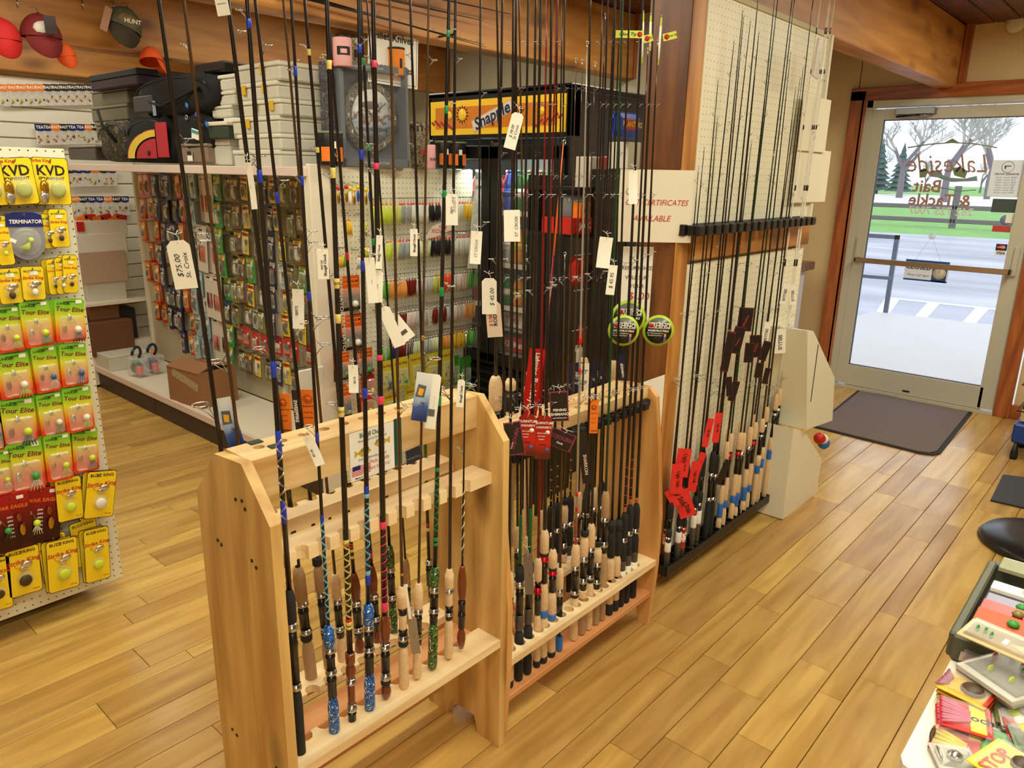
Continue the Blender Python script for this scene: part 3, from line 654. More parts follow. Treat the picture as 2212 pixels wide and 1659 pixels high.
for sx_, cx_, cz_ in ((1, -.22, .05), (-1, .22, .15)):
    X = lambda u, w_: (cw*cx_+sx_*u*cw*.2, ch*cz_+w_*cw*.2)
    pl_ = [X(-.9, -.35), X(-.55, -.05), X(-.1, -.4), (X(.5, -.35)), X(.95, 0), X(.5, .38), X(0, .45), X(-.55, .08), X(-.9, .35)]
    if sx_ < 0: pl_ = pl_[::-1]
    b.prism(pl_, -.0009, -.0005, M_fish)
    for k in range(5):
        q_ = [X(-.2+k*.2, .05), X(-.13+k*.2, .05), X(-.13+k*.2, .36), X(-.2+k*.2, .36)]; b.prism(q_ if sx_ > 0 else q_[::-1], -.0012, -.0009, M_fishd)
b.build('fish_print', lf)
b = MB(); b.box((-cw*.37, -.0008, -ch*.24), (cw*.17, .0004, ch*.09), M_navy)
for k in range(6): b.box((-cw*.27, -.0007, -ch*(.22+k*.034)), (cw*.42, .0003, ch*.016), M_red, M=None)
b.build('flag_print', lf)
g1 = MB().box((A.x+cw+.012, 1.2935, (A.z+C_.z)/2+.004), (.022, .001, ch*1.02), mat('green_leaflet', (28, 78, 66), .6)).build('green_leaflet'); tag(g1, 'narrow dark green leaflet right beside the maker card on the near rack', 'leaflet')
P = on(1, 1.292, *cpx(1955, 720)); g2 = thing('dark_label', 'dark blue-black label with faint lettering hanging under the near rack top board', 'label', P)
MB().box((0, 0, 0), (.052, .001, .036), mat('blue_black', (36, 40, 56), .6), M=RY(-.08)).build('sheet', g2); MB().text('Assorted Minnow', (0, -.001, -.006), .008, M_dgy).build('lettering', g2)
# ------------------------------------------------ second rack
r2 = thing('wooden_rod_rack', 'far pine rod rack packed with cork handles, standing against the timber post', 'rod rack', (0, 0, 0))
prof2 = [(1.212, .0), (1.25, 0), (1.268, .07), (1.43, .07), (1.45, 0), (1.49, 0), (1.49, .83), (1.44, .895), (1.36, .905), (1.272, .903), (1.245, .875), (1.222, .70), (1.196, .44), (1.196, .25)]
for x0, x1 in ((1.357, 1.378), (2.158, 2.180)):
    mb, n__, p__ = side_panel(x0, x1, prof2, M_side2, 'side_board', r2); mb.build('side_board', r2)
G = dict(zip(range(17), [(1107, 1403), (1128, 1389), (1145, 1375), (1162, 1359), (1178, 1351), (1196, 1339), (1212, 1327), (1243, 1305), (1261, 1294), (1274, 1283), (1288, 1272), (1303, 1264), (1319, 1253), (1333, 1245), (1345, 1237), (1357, 1229), (1371, 1219)]))
gx = [on(2, .274, *G[k]).x for k in range(17)]; gx.append(on(2, .274, 1226, 1314).x)
b = MB(); holed(1.378, 2.158, 1.196, 1.268, .252, .274, [(x, 1.233, .0165) for x in gx], M_pinelt, b); b.build('front_shelf', r2)
MB().box((1.768, 1.25, .132), (.78, .085, .02), M_cedar, .002).build('lower_shelf', r2)
MB().box((1.768, 1.425, .263), (.78, .08, .02), M_pinelt, .002).build('rear_shelf', r2); MB().box((1.768, 1.425, .132), (.78, .085, .02), M_cedar, .002).build('lower_shelf', r2)
b = MB(); holed(1.378, 2.158, 1.278, 1.346, .868, .903, [(1.42+.0545*k, 1.315, .012) for k in range(14)], M_pine, b); b.build('top_board', r2)
MB().box((1.768, 1.385, .885), (.78, .06, .034), M_pine, .002).build('rear_board', r2)
M_foam = mat('black_foam', (30, 28, 28), .85)
b = MB()
for k in range(18):
    x = 1.395+k*.0445
    if x < 2.15: b.box((x, 1.262, .852), (.026, .034, .024), M_foam, .003)
b.box((1.768, 1.272, .852), (.78, .014, .024), M_foam, .002)
b.build('foam_grip', r2)
tag(MB().box((2.30, 1.352, .72), (.19, .002, .34), M_paper).build('paper_notice'), 'blank white paper hung between the far rack and the timber post', 'paper')
# ---------------------------------------------------------------- fishing rods
M_cork = mat('cork', (222, 190, 148), .8, var=.22, sc_=90, bump=.4); M_corkd = mat('aged_cork', (176, 144, 104), .8, var=.25, sc_=70, bump=.4); M_eva = mat('black_eva_foam', (32, 31, 31), .8, var=.2)
M_seat = mat('black_reel_seat', (20, 19, 19), .25); M_clear = mat('smoked_grip', (78, 70, 62), .15, var=.15); M_cherry = mat('red_brown_hardwood', (112, 46, 24), .15, var=.35, sc_=40, coat=.6)
M_camob = camo_mat('blue_camo', [(20, 24, 40), (34, 116, 210), (26, 60, 130), (225, 236, 240)], 75); M_camog = camo_mat('green_camo', [(20, 20, 18), (56, 124, 46), (24, 26, 20), (214, 194, 156)], 75)
M_blk = mat('graphite_blank', (26, 20, 20), .16, var=.1); M_brz = mat('bronze_blank', (82, 58, 36), .16, .3); M_rblank = mat('deep_red_blank', (120, 14, 22), .16, .2); M_gblank = mat('dark_green_blank', (18, 60, 34), .16); M_sblank = mat('silver_blank', (170, 162, 150), .3, .5); M_wblank = mat('white_blank', (232, 228, 218), .3); M_bamb = mat('honey_bamboo', (172, 112, 52), .2, var=.2)
M_rhood = mat('red_hood', (200, 24, 30), .25, .6); M_gold = mat('gold_trim', (205, 165, 80), .25, .9); M_wyel = mat('yellow_thread', (220, 205, 110), .3); M_wblu = mat('blue_thread', (28, 56, 180), .25); M_wgrn = mat('green_thread', (20, 140, 80), .3); M_wpnk = mat('pink_thread', (232, 60, 100), .3); M_wred = mat('red_thread', (200, 30, 30), .3); M_wbrn = mat('brown_thread', (170, 100, 50), .3); M_wlb = mat('light_blue_thread', (110, 190, 226), .3)
M_ldot = mat('blue_label', (40, 110, 200), .5)
KIND = {  # radius scale, material, part name, profile
 'cork': (1, M_cork, 'cork_grip'), 'corkd': (1, M_corkd, 'cork_grip'), 'eva': (1, M_eva, 'foam_grip'), 'clear': (.95, M_clear, 'smoked_grip'), 'wood': (1, M_cherry, 'wooden_grip'),
 'cb': (1, M_camob, 'camo_grip'), 'cg': (1, M_camog, 'camo_grip'), 'seat': (.82, M_seat, 'reel_seat'), 'hood': (.93, M_chrome, 'metal_hood'), 'rhood': (.93, M_rhood, 'red_hood'), 'cap': (1.02, M_eva, 'butt_cap'),
 'wseat': (.75, M_cherry, 'reel_seat'), 'cseat': (.8, M_cork, 'reel_seat'), 'lab': (1.01, M_ldot, 'barcode_label'), 'wlab': (1.01, M_paper, 'barcode_label'), 'gap': (.4, M_blk, 'butt_rod')}
def grip_mesh(kind, L, r):
    def f():
        s, m, nm = KIND[kind]; R = r*s; b = MB()
        if kind in ('cork', 'corkd', 'eva', 'cb', 'cg', 'wood') and L > .03:
            e = min(.012, L*.2)
            if kind == 'wood': pr = [(R*.62, 0), (R*.9, e), (R, L*.35), (R*1.08, L*.5), (R*.92, L*.75), (R*.62, L-e*.5), (R*.45, L)]
            else: pr = [(R*.86, 0), (R, e*.4), (R, L*.45), (R*1.02, L*.7), (R*.92, L-e*1.4), (R*.7, L-e*.3), (R*.5, L)]
            b.lathe(pr, m, 14)
            if kind in ('cork', 'corkd') and L > .08:
                pass
        elif kind == 'seat':
            b.lathe([(R, 0), (R, L*.7), (R*1.12, L*.72), (R*1.12, L*.78), (R, L*.8), (R, L)], m, 12)
        elif kind in ('hood', 'rhood'):
            b.lathe([(R, 0), (R*1.12, L*.1), (R*1.12, L*.45), (R, L*.5), (R, L)], m, 12)
        else: b.lathe([(R*.93, 0), (R, min(.003, L*.2)), (R, L-min(.003, L*.2)), (R*.93, L)], m, 12)
        return b.mesh(nm)
    return cached(('grip', kind, round(L, 3), round(r, 4)), f)
def guide_mesh(R):
    def f():
        b = MB(); off = R+.004+R*.7
        b.torus(R, max(.0007, R*.10), M_chrome, 14, 5, M=T(off, 0, 0))
        h = R*1.6+.008
        for s in (-1, 1): b.tube([(0, 0, -h), (off*.45, s*R*.35, -h*.45), (off-R*.1, s*R*.95, 0)], max(.0006, R*.07), M_steel, 4)
        b.tube([(off-R, 0, 0), (0, 0, h*.6)], max(.0006, R*.07), M_steel, 4)
        return b.mesh('line_guide')
    return cached(('guide', round(R, 4)), f)
def tip_mesh():
    def f():
        b = MB(); b.tube([(0, 0, -.012), (0, 0, 0)], .0016, M_chrome, 6); b.torus(.0035, .0008, M_chrome, 12, 5, M=T(.001, 0, .004) @ RX(PI/2) @ RY(.3)); return b.mesh('tip_top')
    return cached('tip', f)
def rod(label, group, P0, P1, L, segs, blank=M_blk, rb=.005, rt=.0011, gr=.0115, guides=(), wraps=(), cross=None, name='fishing_rod', top=None, hookkeep=True, gtype=None, start=0.0):
    P0 = Vector(P0); d = (Vector(P1)-P0).normalized()
    xa = (CR-d*CR.dot(d)).normalized(); ya = d.cross(xa)
    Mw = Matrix(((xa.x, ya.x, d.x, P0.x), (xa.y, ya.y, d.y, P0.y), (xa.z, ya.z, d.z, P0.z), (0, 0, 0, 1)))
    t = thing(name, label, 'fishing rod', M=Mw, group=group)
    def sy(y):
        lo, hi = 0.0, L+.6
        for _ in range(30):
            m_ = (lo+hi)/2; p = proj(P0+d*m_)
            if p is None or p[1] < y: hi = m_
            else: lo = m_
        return lo
    H = sum(s[1] for s in segs)
    if top is not None:
        Ht = sy(top); k = Ht/H; segs = [(a, b*k) for a, b in segs]; H = Ht
    z = 0
    for kind, ln in segs:
        put(grip_mesh(kind, ln, gr), KIND[kind][2], t, T(0, 0, z)); z += ln
    if L > 2.62-P0.z and d.z > .9: L = (2.60-P0.z)/d.z
    def rad(s):
        u = max(0, min(1, s/L)); return rt+(rb-rt)*(1-u)**.62
    zs = [H-.004]+[H+(L-H)*q for q in (.15, .35, .55, .75, .9, 1)]
    MB().tube([(0, 0, q) for q in zs], [rad(q) for q in zs], blank, 8).build('blank', t)
    for (y, R, ang) in guides:
        s = sy(y) if y > 0 or y < -1 else 0
        if s < H or s > L-.01: continue
        put(guide_mesh(R), 'line_guide', t, T(0, 0, s) @ RZ(ang))
    put(tip_mesh(), 'tip_top', t, T(0, 0, L))
    for (ya_, yb_, m_) in wraps:
        s0, s1 = sy(yb_), sy(ya_)
        s0 = max(s0, H*.98); s1 = min(s1, L)
        if s1 <= s0: continue
        r0 = rad((s0+s1)/2)+.0005
        MB().lathe([(r0*.9, s0), (r0, s0+.0008), (r0, s1-.0008), (r0*.9, s1)], m_, 10).build('thread_wrap', t)
    if cross:
        ya_, yb_, m1, pitch, two = cross
        s0, s1 = max(sy(yb_), H), sy(ya_); n = max(8, int((s1-s0)/pitch*8)); b = MB()
        for sg in ((1, -1) if two else (1,)):
            for ph in ((0, .5) if two == 2 else (0,)):
                b.tube([((rad(s0)+.0004)*math.cos(sg*2*PI*(i/8)+ph), (rad(s0)+.0004)*math.sin(sg*2*PI*(i/8)+ph), s0+(s1-s0)*i/n) for i in range(n+1)], .0008 if two else .0012, m1, 4)
        b.build('cross_wrap', t)
    return t, sy, d
def ang(a): return math.radians(a)
YF = 1.243
def G3(*a): return [(y, R, ang(q)) for y, R, q in a]
def front(label, base, topx, segs, top, guides=(), **k):
    P0 = on(2, .345, base[0], base[1]+6); P0.y = YF
    P0 = on(1, YF, base[0], base[1]+4); P1 = on(1, YF-.008, topx, 0)
    return rod(label, 'hand-wrapped rods in the near wooden rack', P0, P1, k.pop('L', 2.3), segs, top=top, guides=G3(*guides), **k)
S_blue = [('cb', .10), ('seat', .06), ('hood', .012), ('seat', .045), ('hood', .014), ('cb', .055)]
front('tall rod with blue thread wraps and black foam handle beside the left side board', (650, 1625), 534, [('eva', .13), ('hood', .012), ('seat', .10), ('hood', .014), ('eva', .06)], 1273, [(345, .007, 180), (22, .006, 180)], blank=M_blk, rb=.0065,
      wraps=[(40, 62, M_wblu), (367, 395, M_wblu), (780, 815, M_wblu), (930, 985, M_wblu), (1085, 1130, M_wblu)], cross=(945, 1125, M_chrome, .035, 2))
front('rod with short blue camo grip, leftmost blue camo handle in the near rack', (723, 1578), 629, S_blue, 1350, [(925, .010, 150), (690, .013, 40), (525, .009, 60), (380, .006, 170), (150, .005, 160)], rb=.0042, gr=.0125, cross=(1125, 1340, M_wlb, .03, 2), wraps=[(935, 955, M_wblu), (1112, 1130, M_wblu), (630, 650, M_wblu), (380, 400, M_wblu), (143, 165, M_wblu)])
front('rod with turned dark wooden grips and yellow and red cross wrap', (761, 1552), 706, [('seat', .03), ('hood', .02), ('wseat', .06), ('hood', .015), ('wood', .045), ('wood', .03)], 1410, [(873, .010, 175), (596, .008, 170), (377, .007, 170), (125, .005, 170)], rb=.0072, gr=.0115,
      cross=(1170, 1335, M_wyel, .028, 2), wraps=[(1165, 1172, M_wyel), (1172, 1180, M_wbrn), (878, 900, M_wyel), (885, 893, M_wbrn), (601, 623, M_wyel), (608, 616, M_wbrn), (678, 698, M_wyel), (684, 691, M_wbrn), (362, 385, M_wyel), (369, 377, M_wbrn), (130, 150, M_wyel), (1335, 1342, M_wred), (1342, 1350, M_wyel), (1352, 1358, M_wyel)])
front('rod with long blue camo grips, right one of the two blue camo handles', (799, 1527), 775, S_blue, 1303, [(833, .013, 175), (548, .012, 0), (310, .008, 0), (85, .005, 0)], rb=.0062, gr=.013, cross=(1085, 1225, M_wlb, .03, 2),
      wraps=[(838, 860, M_wblu), (563, 585, M_wblu), (323, 345, M_wblu), (95, 115, M_wblu), (1050, 1066, M_wblu), (1066, 1075, M_wlb), (1232, 1242, M_wlb), (1243, 1262, M_wblu)])
front('thick rod with pink spiral thread wrap and chestnut wooden grip', (834, 1503), 806, [('wood', .035), ('eva', .012), ('hood', .018), ('seat', .055), ('hood', .014), ('wood', .072)], 1325, [(850, .012, 170), (364, .008, 175), (122, .006, 170)], rb=.0078, gr=.0125,
      cross=(1135, 1300, M_wpnk, .022, 0), wraps=[(855, 873, M_wpnk), (766, 778, M_wpnk), (352, 366, M_wpnk), (130, 146, M_wpnk), (1126, 1142, M_wpnk), (1300, 1320, M_wpnk)])
front('bronze rod with pale cork grip and price card tied to it', (873, 1480), 842, [('cork', .135), ('eva', .016), ('hood', .016), ('seat', .02), ('cseat', .045), ('seat', .02), ('cork', .065)], 1266, [(877, .011, 20), (603, .008, 30), (372, .006, 15), (161, .004, 10)], blank=M_brz, rb=.0040, gr=.0125, wraps=[(884, 889, M_gold), (1238, 1243, M_gold)])
front('slim bronze rod with pale cork grip and black reel seat', (901, 1458), 926, [('cork', .10), ('seat', .018), ('hood', .014), ('seat', .06), ('hood', .014), ('cork', .075)], 1259, [(775, .014, 15), (506, .008, 170), (129, .006, 0), (303, .004, 20)], blank=M_brz, rb=.0034, gr=.0115, wraps=[(725, 735, M_gold)])
front('rod with green camo grips and green thread wraps', (934, 1437), 970, [('cg', .13), ('seat', .03), ('hood', .012), ('seat', .045), ('hood', .016), ('cg', .055)], 1224, [(842, .012, 165), (617, .010, 0), (410, .008, 160), (222, .006, 10), (62, .005, 10)], rb=.0062, gr=.0125, cross=(1028, 1150, M_wgrn, .03, 2),
      wraps=[(854, 876, M_wgrn), (1010, 1018, M_wgrn), (620, 640, M_wgrn), (411, 427, M_wgrn), (228, 246, M_wgrn), (65, 80, M_wgrn), (1160, 1168, M_wgrn), (1172, 1178, M_wgrn)])
front('dark rod with pale cork grip carrying a small white sticker', (969, 1415), 984, [('cork', .12), ('seat', .012), ('hood', .01), ('seat', .02), ('cseat', .04), ('hood', .012), ('cork', .06)], 1228, [(840, .015, 175), (613, .008, 170), (503, .009, 0), (126, .005, 20)], rb=.0048, gr=.0115)
front('short ice rod with orange tip and dark red wooden handle, rightmost in the near rack', (996, 1395), 1017, [('wood', .06), ('seat', .05), ('seat', .03), ('wood', .10)], 1222, [(832, .009, 0), (970, .007, 150)], rb=.0032, gr=.0115, L=.86, cross=(1060, 1200, M_paper, .03, 0), wraps=[(470, 600, M_orange), (455, 470, M_wyel)])
def back(label, base, p1, segs, top, guides=(), Y0=1.452, Y1=1.456, L=2.3, **k):
    P0 = on(1, Y0, *base); P1 = on(1, Y1, *p1)
    return rod(label, k.pop('group', 'rods in the rear row of the near wooden rack'), P0, P1, L, segs, top=top, guides=G3(*guides), **k)
back('rod with weathered cork and burned ring marks, leftmost rear handle of the near rack', (676, 1490), (492, 0), [('corkd', .16), ('eva', .02), ('hood', .014), ('seat', .07), ('hood', .014), ('corkd', .10)], 1224, [(66, .009, 30), (338, .012, 10), (752, .013, 175)], gr=.015, rb=.0075, wraps=[(785, 800, M_wblu)])
back('second rear rod of the near rack with aged cork and black seat', (712, 1455), (551, 0), [('corkd', .10), ('seat', .02), ('hood', .014), ('seat', .08), ('hood', .014), ('corkd', .07), ('eva', .02)], 1203, [(98, .008, 0), (390, .010, 0), (700, .014, 30)], gr=.0125, rb=.0055, wraps=[(415, 440, M_wblu)])
back('thin bronze rod with plain cork grip in the rear of the near rack', (742, 1447), (612, 0), [('cork', .10), ('seat', .018), ('hood', .014), ('seat', .065), ('hood', .014), ('cork', .07)], 1239, [(130, .007, 10), (300, .005, 10), (500, .009, 10), (745, .012, 10)], gr=.0125, rb=.0042, blank=M_brz)
back('rod with rounded dark wooden grip and yellow and red bands', (780, 1428), (658, 0), [('wood', .075), ('seat', .02), ('hood', .014), ('seat', .065), ('hood', .012), ('wood', .085)], 1237, [(96, .006, 160), (540, .008, 170), (318, .006, 170)], gr=.014, rb=.0055, wraps=[(106, 120, M_wyel), (318, 330, M_wyel), (535, 545, M_wyel), (1178, 1183, M_wred), (1186, 1192, M_wyel), (1200, 1206, M_wyel)], cross=(1150, 1178, M_wyel, .02, 1))
back('rod with red-brown wooden grips and red and blue thread bands', (817, 1407), (706, 0), [('wood', .07), ('seat', .03), ('hood', .014), ('seat', .055), ('hood', .012), ('wood', .09)], 1221, [(118, .006, 180), (330, .006, 170)], gr=.0125, rb=.0052, wraps=[(545, 562, M_wred), (130, 142, M_wred), (795, 815, M_wred), (1186, 1192, M_wblu), (1194, 1206, M_wred)])
back('rear rod with green camo grips, behind the pink wrapped rod', (852, 1391), (779, 0), [('cg', .11), ('seat', .02), ('hood', .014), ('seat', .065), ('hood', .012), ('cg', .06)], 1178, [(330, .006, 10), (500, .008, 180)], gr=.0125, rb=.005, wraps=[(125, 142, M_wgrn), (312, 326, M_wgrn), (515, 530, M_wgrn)])
back('thin black rod with slender brown cork grip leaning left', (886, 1360), (820, 400), [('corkd', .10), ('seat', .05), ('hood', .01), ('corkd', .08)], 1207, [(520, .004, 20), (690, .006, 20)], gr=.0105, rb=.0034, L=1.85)
back('honey bamboo-coloured rod at the right of the rear row', (929, 1290), (886, 0), [('gap', .03), ('seat', .05), ('hood', .01)], 1210, [(118, .005, 170), (500, .008, 200), (310, .005, 150)], gr=.011, rb=.0048, wraps=[(960, 1090, mat('mottled_green', (70, 110, 50), .3)), (1130, 1136, M_wred), (1140, 1147, M_wyel), (508, 516, M_wyel)])
back('dark rod rising behind the right side board of the near rack', (1030, 1330), (1038, 0), [('cork', .12), ('seat', .08), ('cork', .08)], 1200, [(832, .015, 175), (480, .010, 20), (200, .006, 20)], gr=.012, rb=.0042)
back('tall black rod passing behind the left side board, leftmost of all rods', (548, 1480), (343, 0), [('cork', .16), ('seat', .1), ('cork', .09)], 1290, [(876, .017, 170), (520, .012, 0), (300, .009, 0)], Y0=1.46, gr=.012, rb=.0062)
back('bronze rod just right of the leftmost tall black rod', (580, 1475), (397, 0), [('cork', .16), ('seat', .1), ('cork', .09)], 1290, [(782, .016, 170), (505, .010, 170), (95, .005, 170)], gr=.012, rb=.0048, blank=M_brz)
# ------------------------------------------------ rods of the far wooden rack
R2G = 'rods in the front row of the far wooden rack'
A_ = [('cap', .02), ('cork', .12), ('lab', .012), ('cork', .05)]
SP = {'casr': [('cap', .02), ('cork', .16), ('seat', .07), ('rhood', .022), ('seat', .02), ('cork', .075)], 'blk': [('eva', .075), ('gap', .035), ('eva', .06), ('clear', .05), ('seat', .09), ('hood', .02), ('eva', .05)],
      'corklong': [('cap', .02), ('cork', .15), ('lab', .025), ('cork', .10), ('seat', .075), ('rhood', .02), ('eva', .01), ('cork', .08)], 'spin': [('cork', .16), ('eva', .01), ('hood', .014), ('seat', .075), ('hood', .014), ('cork', .075)],
      'silv': [('corkd', .14), ('cork', .03), ('seat', .025), ('hood', .02), ('seat', .06), ('hood', .02), ('cork', .075), ('eva', .02)], 'short': [('lab', .03), ('gap', .02), ('seat', .07), ('hood', .015), ('cork', .045)],
      'trig': [('cap', .03), ('cork', .04), ('gap', .03), ('cork', .06), ('eva', .07), ('eva', .03)], 'yel': [('eva', .08), ('wlab', .035), ('clear', .03), ('eva', .06), ('hood', .014), ('eva', .075)], 'tall': [('corkd', .25), ('seat', .02), ('hood', .02), ('seat', .07), ('hood', .015), ('corkd', .09)]}
GT = [(1103, 1237, 'casr', M_blk, 'red-hooded cork rod, leftmost in the front row of the far rack'), (1128, 1221, 'blk', M_blk, 'black foam rod with a green lower blank, second from the left of the far rack'), (1150, 1207, 'blk', M_blk, 'thick black foam rod with green blank and grey card, third in the far rack'), (1162, 1205, 'casr', M_rblank, 'cork rod with red hood standing fourth in the far rack'),
      (1179, 1144, 'corklong', M_blk, 'tall cork rod with a large red hood and blue label, fifth in the far rack'), (1196, 1186, 'corklong', M_blk, 'cork rod with red hood, sixth in the front row of the far rack'), (1212, 1226, 'short', M_brz, 'short rod with small cork grip above black seat, seventh in the far rack'), (1246, 1176, 'spin', M_sblank, 'silver rod with red bands and cork grips in the far rack'),
      (1262, 1145, 'silv', M_blk, 'cork rod with bright silver hood, right of the silver rod'), (1276, 1131, 'spin', M_blk, 'slim cork rod with silver hood, tenth in the far rack'), (1291, 1169, 'silv', M_blk, 'cork rod with round black knob seat, eleventh in the far rack'), (1305, 1061, 'tall', M_gblank, 'dark green rod with the tallest mottled cork handle of the far rack'),
      (1322, 1123, 'trig', M_blk, 'casting rod with black trigger seat above a cork grip'), (1338, 1121, 'trig', M_blk, 'thick dark rod with a cork ring under its blank'), (1349, 1108, 'yel', M_blk, 'black foam rod with yellow ring, third from the right of the far rack'), (1361, 1091, 'yel', M_blk, 'black foam rod with yellow ring, second from the right of the far rack'), (1373, 1088, 'yel', M_blk, 'black foam rod with yellow ring, rightmost of the far rack')]
TOPX = {14: 1384, 15: 1393, 16: 1406, 12: 1346, 11: 1331, 7: 1261, 13: 1369, 10: 1316, 9: 1300, 8: 1288, 0: 1106, 1: 1135, 2: 1160, 3: 1175, 4: 1186, 5: 1208, 6: 1222}
for k, (hx, hy, sp, bm, lab) in enumerate(GT):
    bx = on(2, .274, *G[k]).x
    P1 = on(1, 1.236, TOPX[k], 420); P0 = Vector((bx, 1.236, .145)); d = P1-P0; P0 = P0+d*(-.02*0)
    Lk = {6: 1.25, 7: 1.78, 3: 1.9, 14: 1.80, 15: 2.3, 16: 1.83, 8: 1.95, 5: 1.9}.get(k, 2.3)
    ws = []
    if sp == 'yel': ws = [(hy-14, hy-2, M_wbrn)]
    if k == 7: ws = [(hy-10, hy-1, M_wred), (1095, 1105, M_wred), (795, 807, M_wred), (730, 745, M_wred), (1062, 1072, M_wred)]
    if k in (14, 15): ws += [(hy-100+j*20, hy-98+j*20, M_wred) for j in range(5)]
    if k in (1, 2): ws = [(hy-110, hy-3, mat('deep_green_thread', (24, 84, 44), .3))]
    gs = [(880-3*k, .011, rnd.choice((10, 170, 200, 340))), (640-6*k, .008, rnd.choice((10, 170))), (420, .0055, rnd.choice((10, 170))), (225, .004, 10), (90, .0035, 170)]
    rod(lab, R2G, P0, P1, Lk, SP[sp], top=hy, blank=bm, rb=.0062 if k in (2, 13, 4, 14, 15, 16) else .0046, gr=.0135 if k not in (6, 3) else .0115, guides=G3(*gs), wraps=ws, cross=((hy-70, hy-8, M_wred, .02, 1) if k == 7 else None))
HB = [(1095, 1186, 1081, 'spin', M_blk, 0), (1118, 1137, 1116, 'spin', M_blk, 0), (1140, 1158, 1128, 'spin', M_brz, 0), (1170, 1101, 1191, 'casr', M_rblank, 0), (1190, 1093, 1199, 'yel', M_blk, 1), (1204, 1085, 1214, 'yel', M_blk, 1), (1220, 1077, 1237, 'silv', M_brz, 0), (1232, 1072, 1250, 'yel', M_brz, 1), (1250, 1062, 1275, 'spin', M_brz, 0), (1268, 1055, 1293, 'yel', M_blk, 0), (1284, 1052, 1310, 'spin', M_blk, 0), (1300, 1040, 1324, 'yel', M_blk, 0)]
for k, (hx, hy, tx, sp, bm, gg) in enumerate(HB):
    P1 = on(1, 1.43, tx, 420); Ph = on(1, 1.43, hx, hy); d = (P1-Ph).normalized(); P0 = Ph-d*((Ph.z-.145)/d.z)
    rod('rear-row rod of the far rack, %s from the left' % ORD[k], 'rods in the rear row of the far wooden rack', P0, P1, 1.78 if k in (6, 7, 8) else 1.92 if k == 9 else 2.3, SP[sp], top=hy, blank=bm, rb=.0052 if k in (0, 9, 10) else .0042, gr=.0135,
        guides=G3((860-4*k, .010, 170), (600, .007, 10), (380, .005, 10), (190, .004, 10)), wraps=([(hy-80+j*22, hy-77+j*22, M_gold) for j in range(4)] if gg else []))
for k, (hx, hy, tx, gr_) in enumerate([(1071, 812, 1078, .0205), (1103, 817, 1109, .017), (1145, 800, 1151, .014), (1262, 772, 1268, .017), (1325, 778, 1334, .014)]):
    P1 = on(1, 1.47, tx, 420); Ph = on(1, 1.47, hx, hy); d = (P1-Ph).normalized(); P0 = Ph-d*((Ph.z-.42)/d.z)
    rod('long-handled rod with cork grip standing tall behind the racks, %s of five' % ORD[k], 'long cork handles rising behind the far rack', P0, P1, 1.9, [('eva', .03), ('cork', .30), ('seat', .03), ('cork', .08)] if k not in (1, 2) else [('cork', .36), ('eva', .05), ('cork', .03)], top=hy, rb=.0072, gr=gr_, guides=G3((560, .009, 170), (330, .006, 10)))
sil = thing('fishing_rod', 'orange tipped short rod leaning over the far rack, in front of the cooler', 'fishing rod', (0, 0, 0), group='rods in the front row of the far wooden rack')
p0 = on(1, 1.30, 1163, 925); p1 = on(1, 1.33, 1217, 310); sil.location = p0
d_ = p1-p0; b = MB(); b.tube([(0, 0, 0), d_*.3, d_*.62], [.004, .0035, .003], M_rblank, 6); b.build('blank', sil); b = MB(); b.tube([d_*.62, d_], [.003, .0015], mat('neon_orange', (255, 110, 40), .4), 6); b.build('tip_section', sil)
b = MB(); b.torus(.006, .0012, M_chrome, 12, 5, M=T(*(d_+Vector((.004, 0, .004)))) @ RX(PI/2)); b.build('tip_top', sil)
# ------------------------------------------------ wall rack
hd = thing('rod_holder', 'long black clip bar holding rod blanks across the white pegboard', 'rod holder', (2.42, 1.305, 1.42))
MB().box((.545, .035, 0), (1.10, .02, .04), M_black, .002).build('bar', hd)
for k in range(18): MB().box((.03+k*.0625, -.002, 0), (.040, .055, .036), M_black, .004).build('clip', hd)
ty = thing('rod_tray', 'black plastic butt tray with square cells along the floor under the wall rods', 'rod tray', (2.395, 1.278, .072))
b = MB(); b.box((.55, .0, .02), (1.10, .006, .04), M_black); b.box((.55, .078, .02), (1.10, .006, .04), M_black); b.box((.55, .039, .003), (1.10, .078, .006), M_black); b.build('tray_body', ty)
for k in range(27): MB().box((k*.0423, .039, .022), (.005, .076, .036), M_black).build('divider', ty)
M_uglyt = mat('ugly_red_text', (220, 40, 30), .5)
WSP = {'ug': [('eva', .03), ('clear', .07), ('wlab', .05), ('seat', .02), ('hood', .01), ('eva', .05), ('seat', .05), ('eva', .09)], 'bk': [('eva', .16), ('hood', .012), ('seat', .08), ('hood', .012), ('eva', .08)],
       'ck': [('cork', .10), ('lab', .03), ('cork', .10), ('seat', .08), ('rhood', .018), ('eva', .008), ('cork', .075)], 'ck2': [('cork', .06), ('lab', .05), ('cork', .07), ('seat', .07), ('hood', .014), ('cork', .07)], 'sk': [('cap', .01), ('cork', .15), ('lab', .035), ('cork', .05), ('seat', .08), ('hood', .01), ('seat', .01), ('cork', .06)]}
wl_ = []
N_W = 26
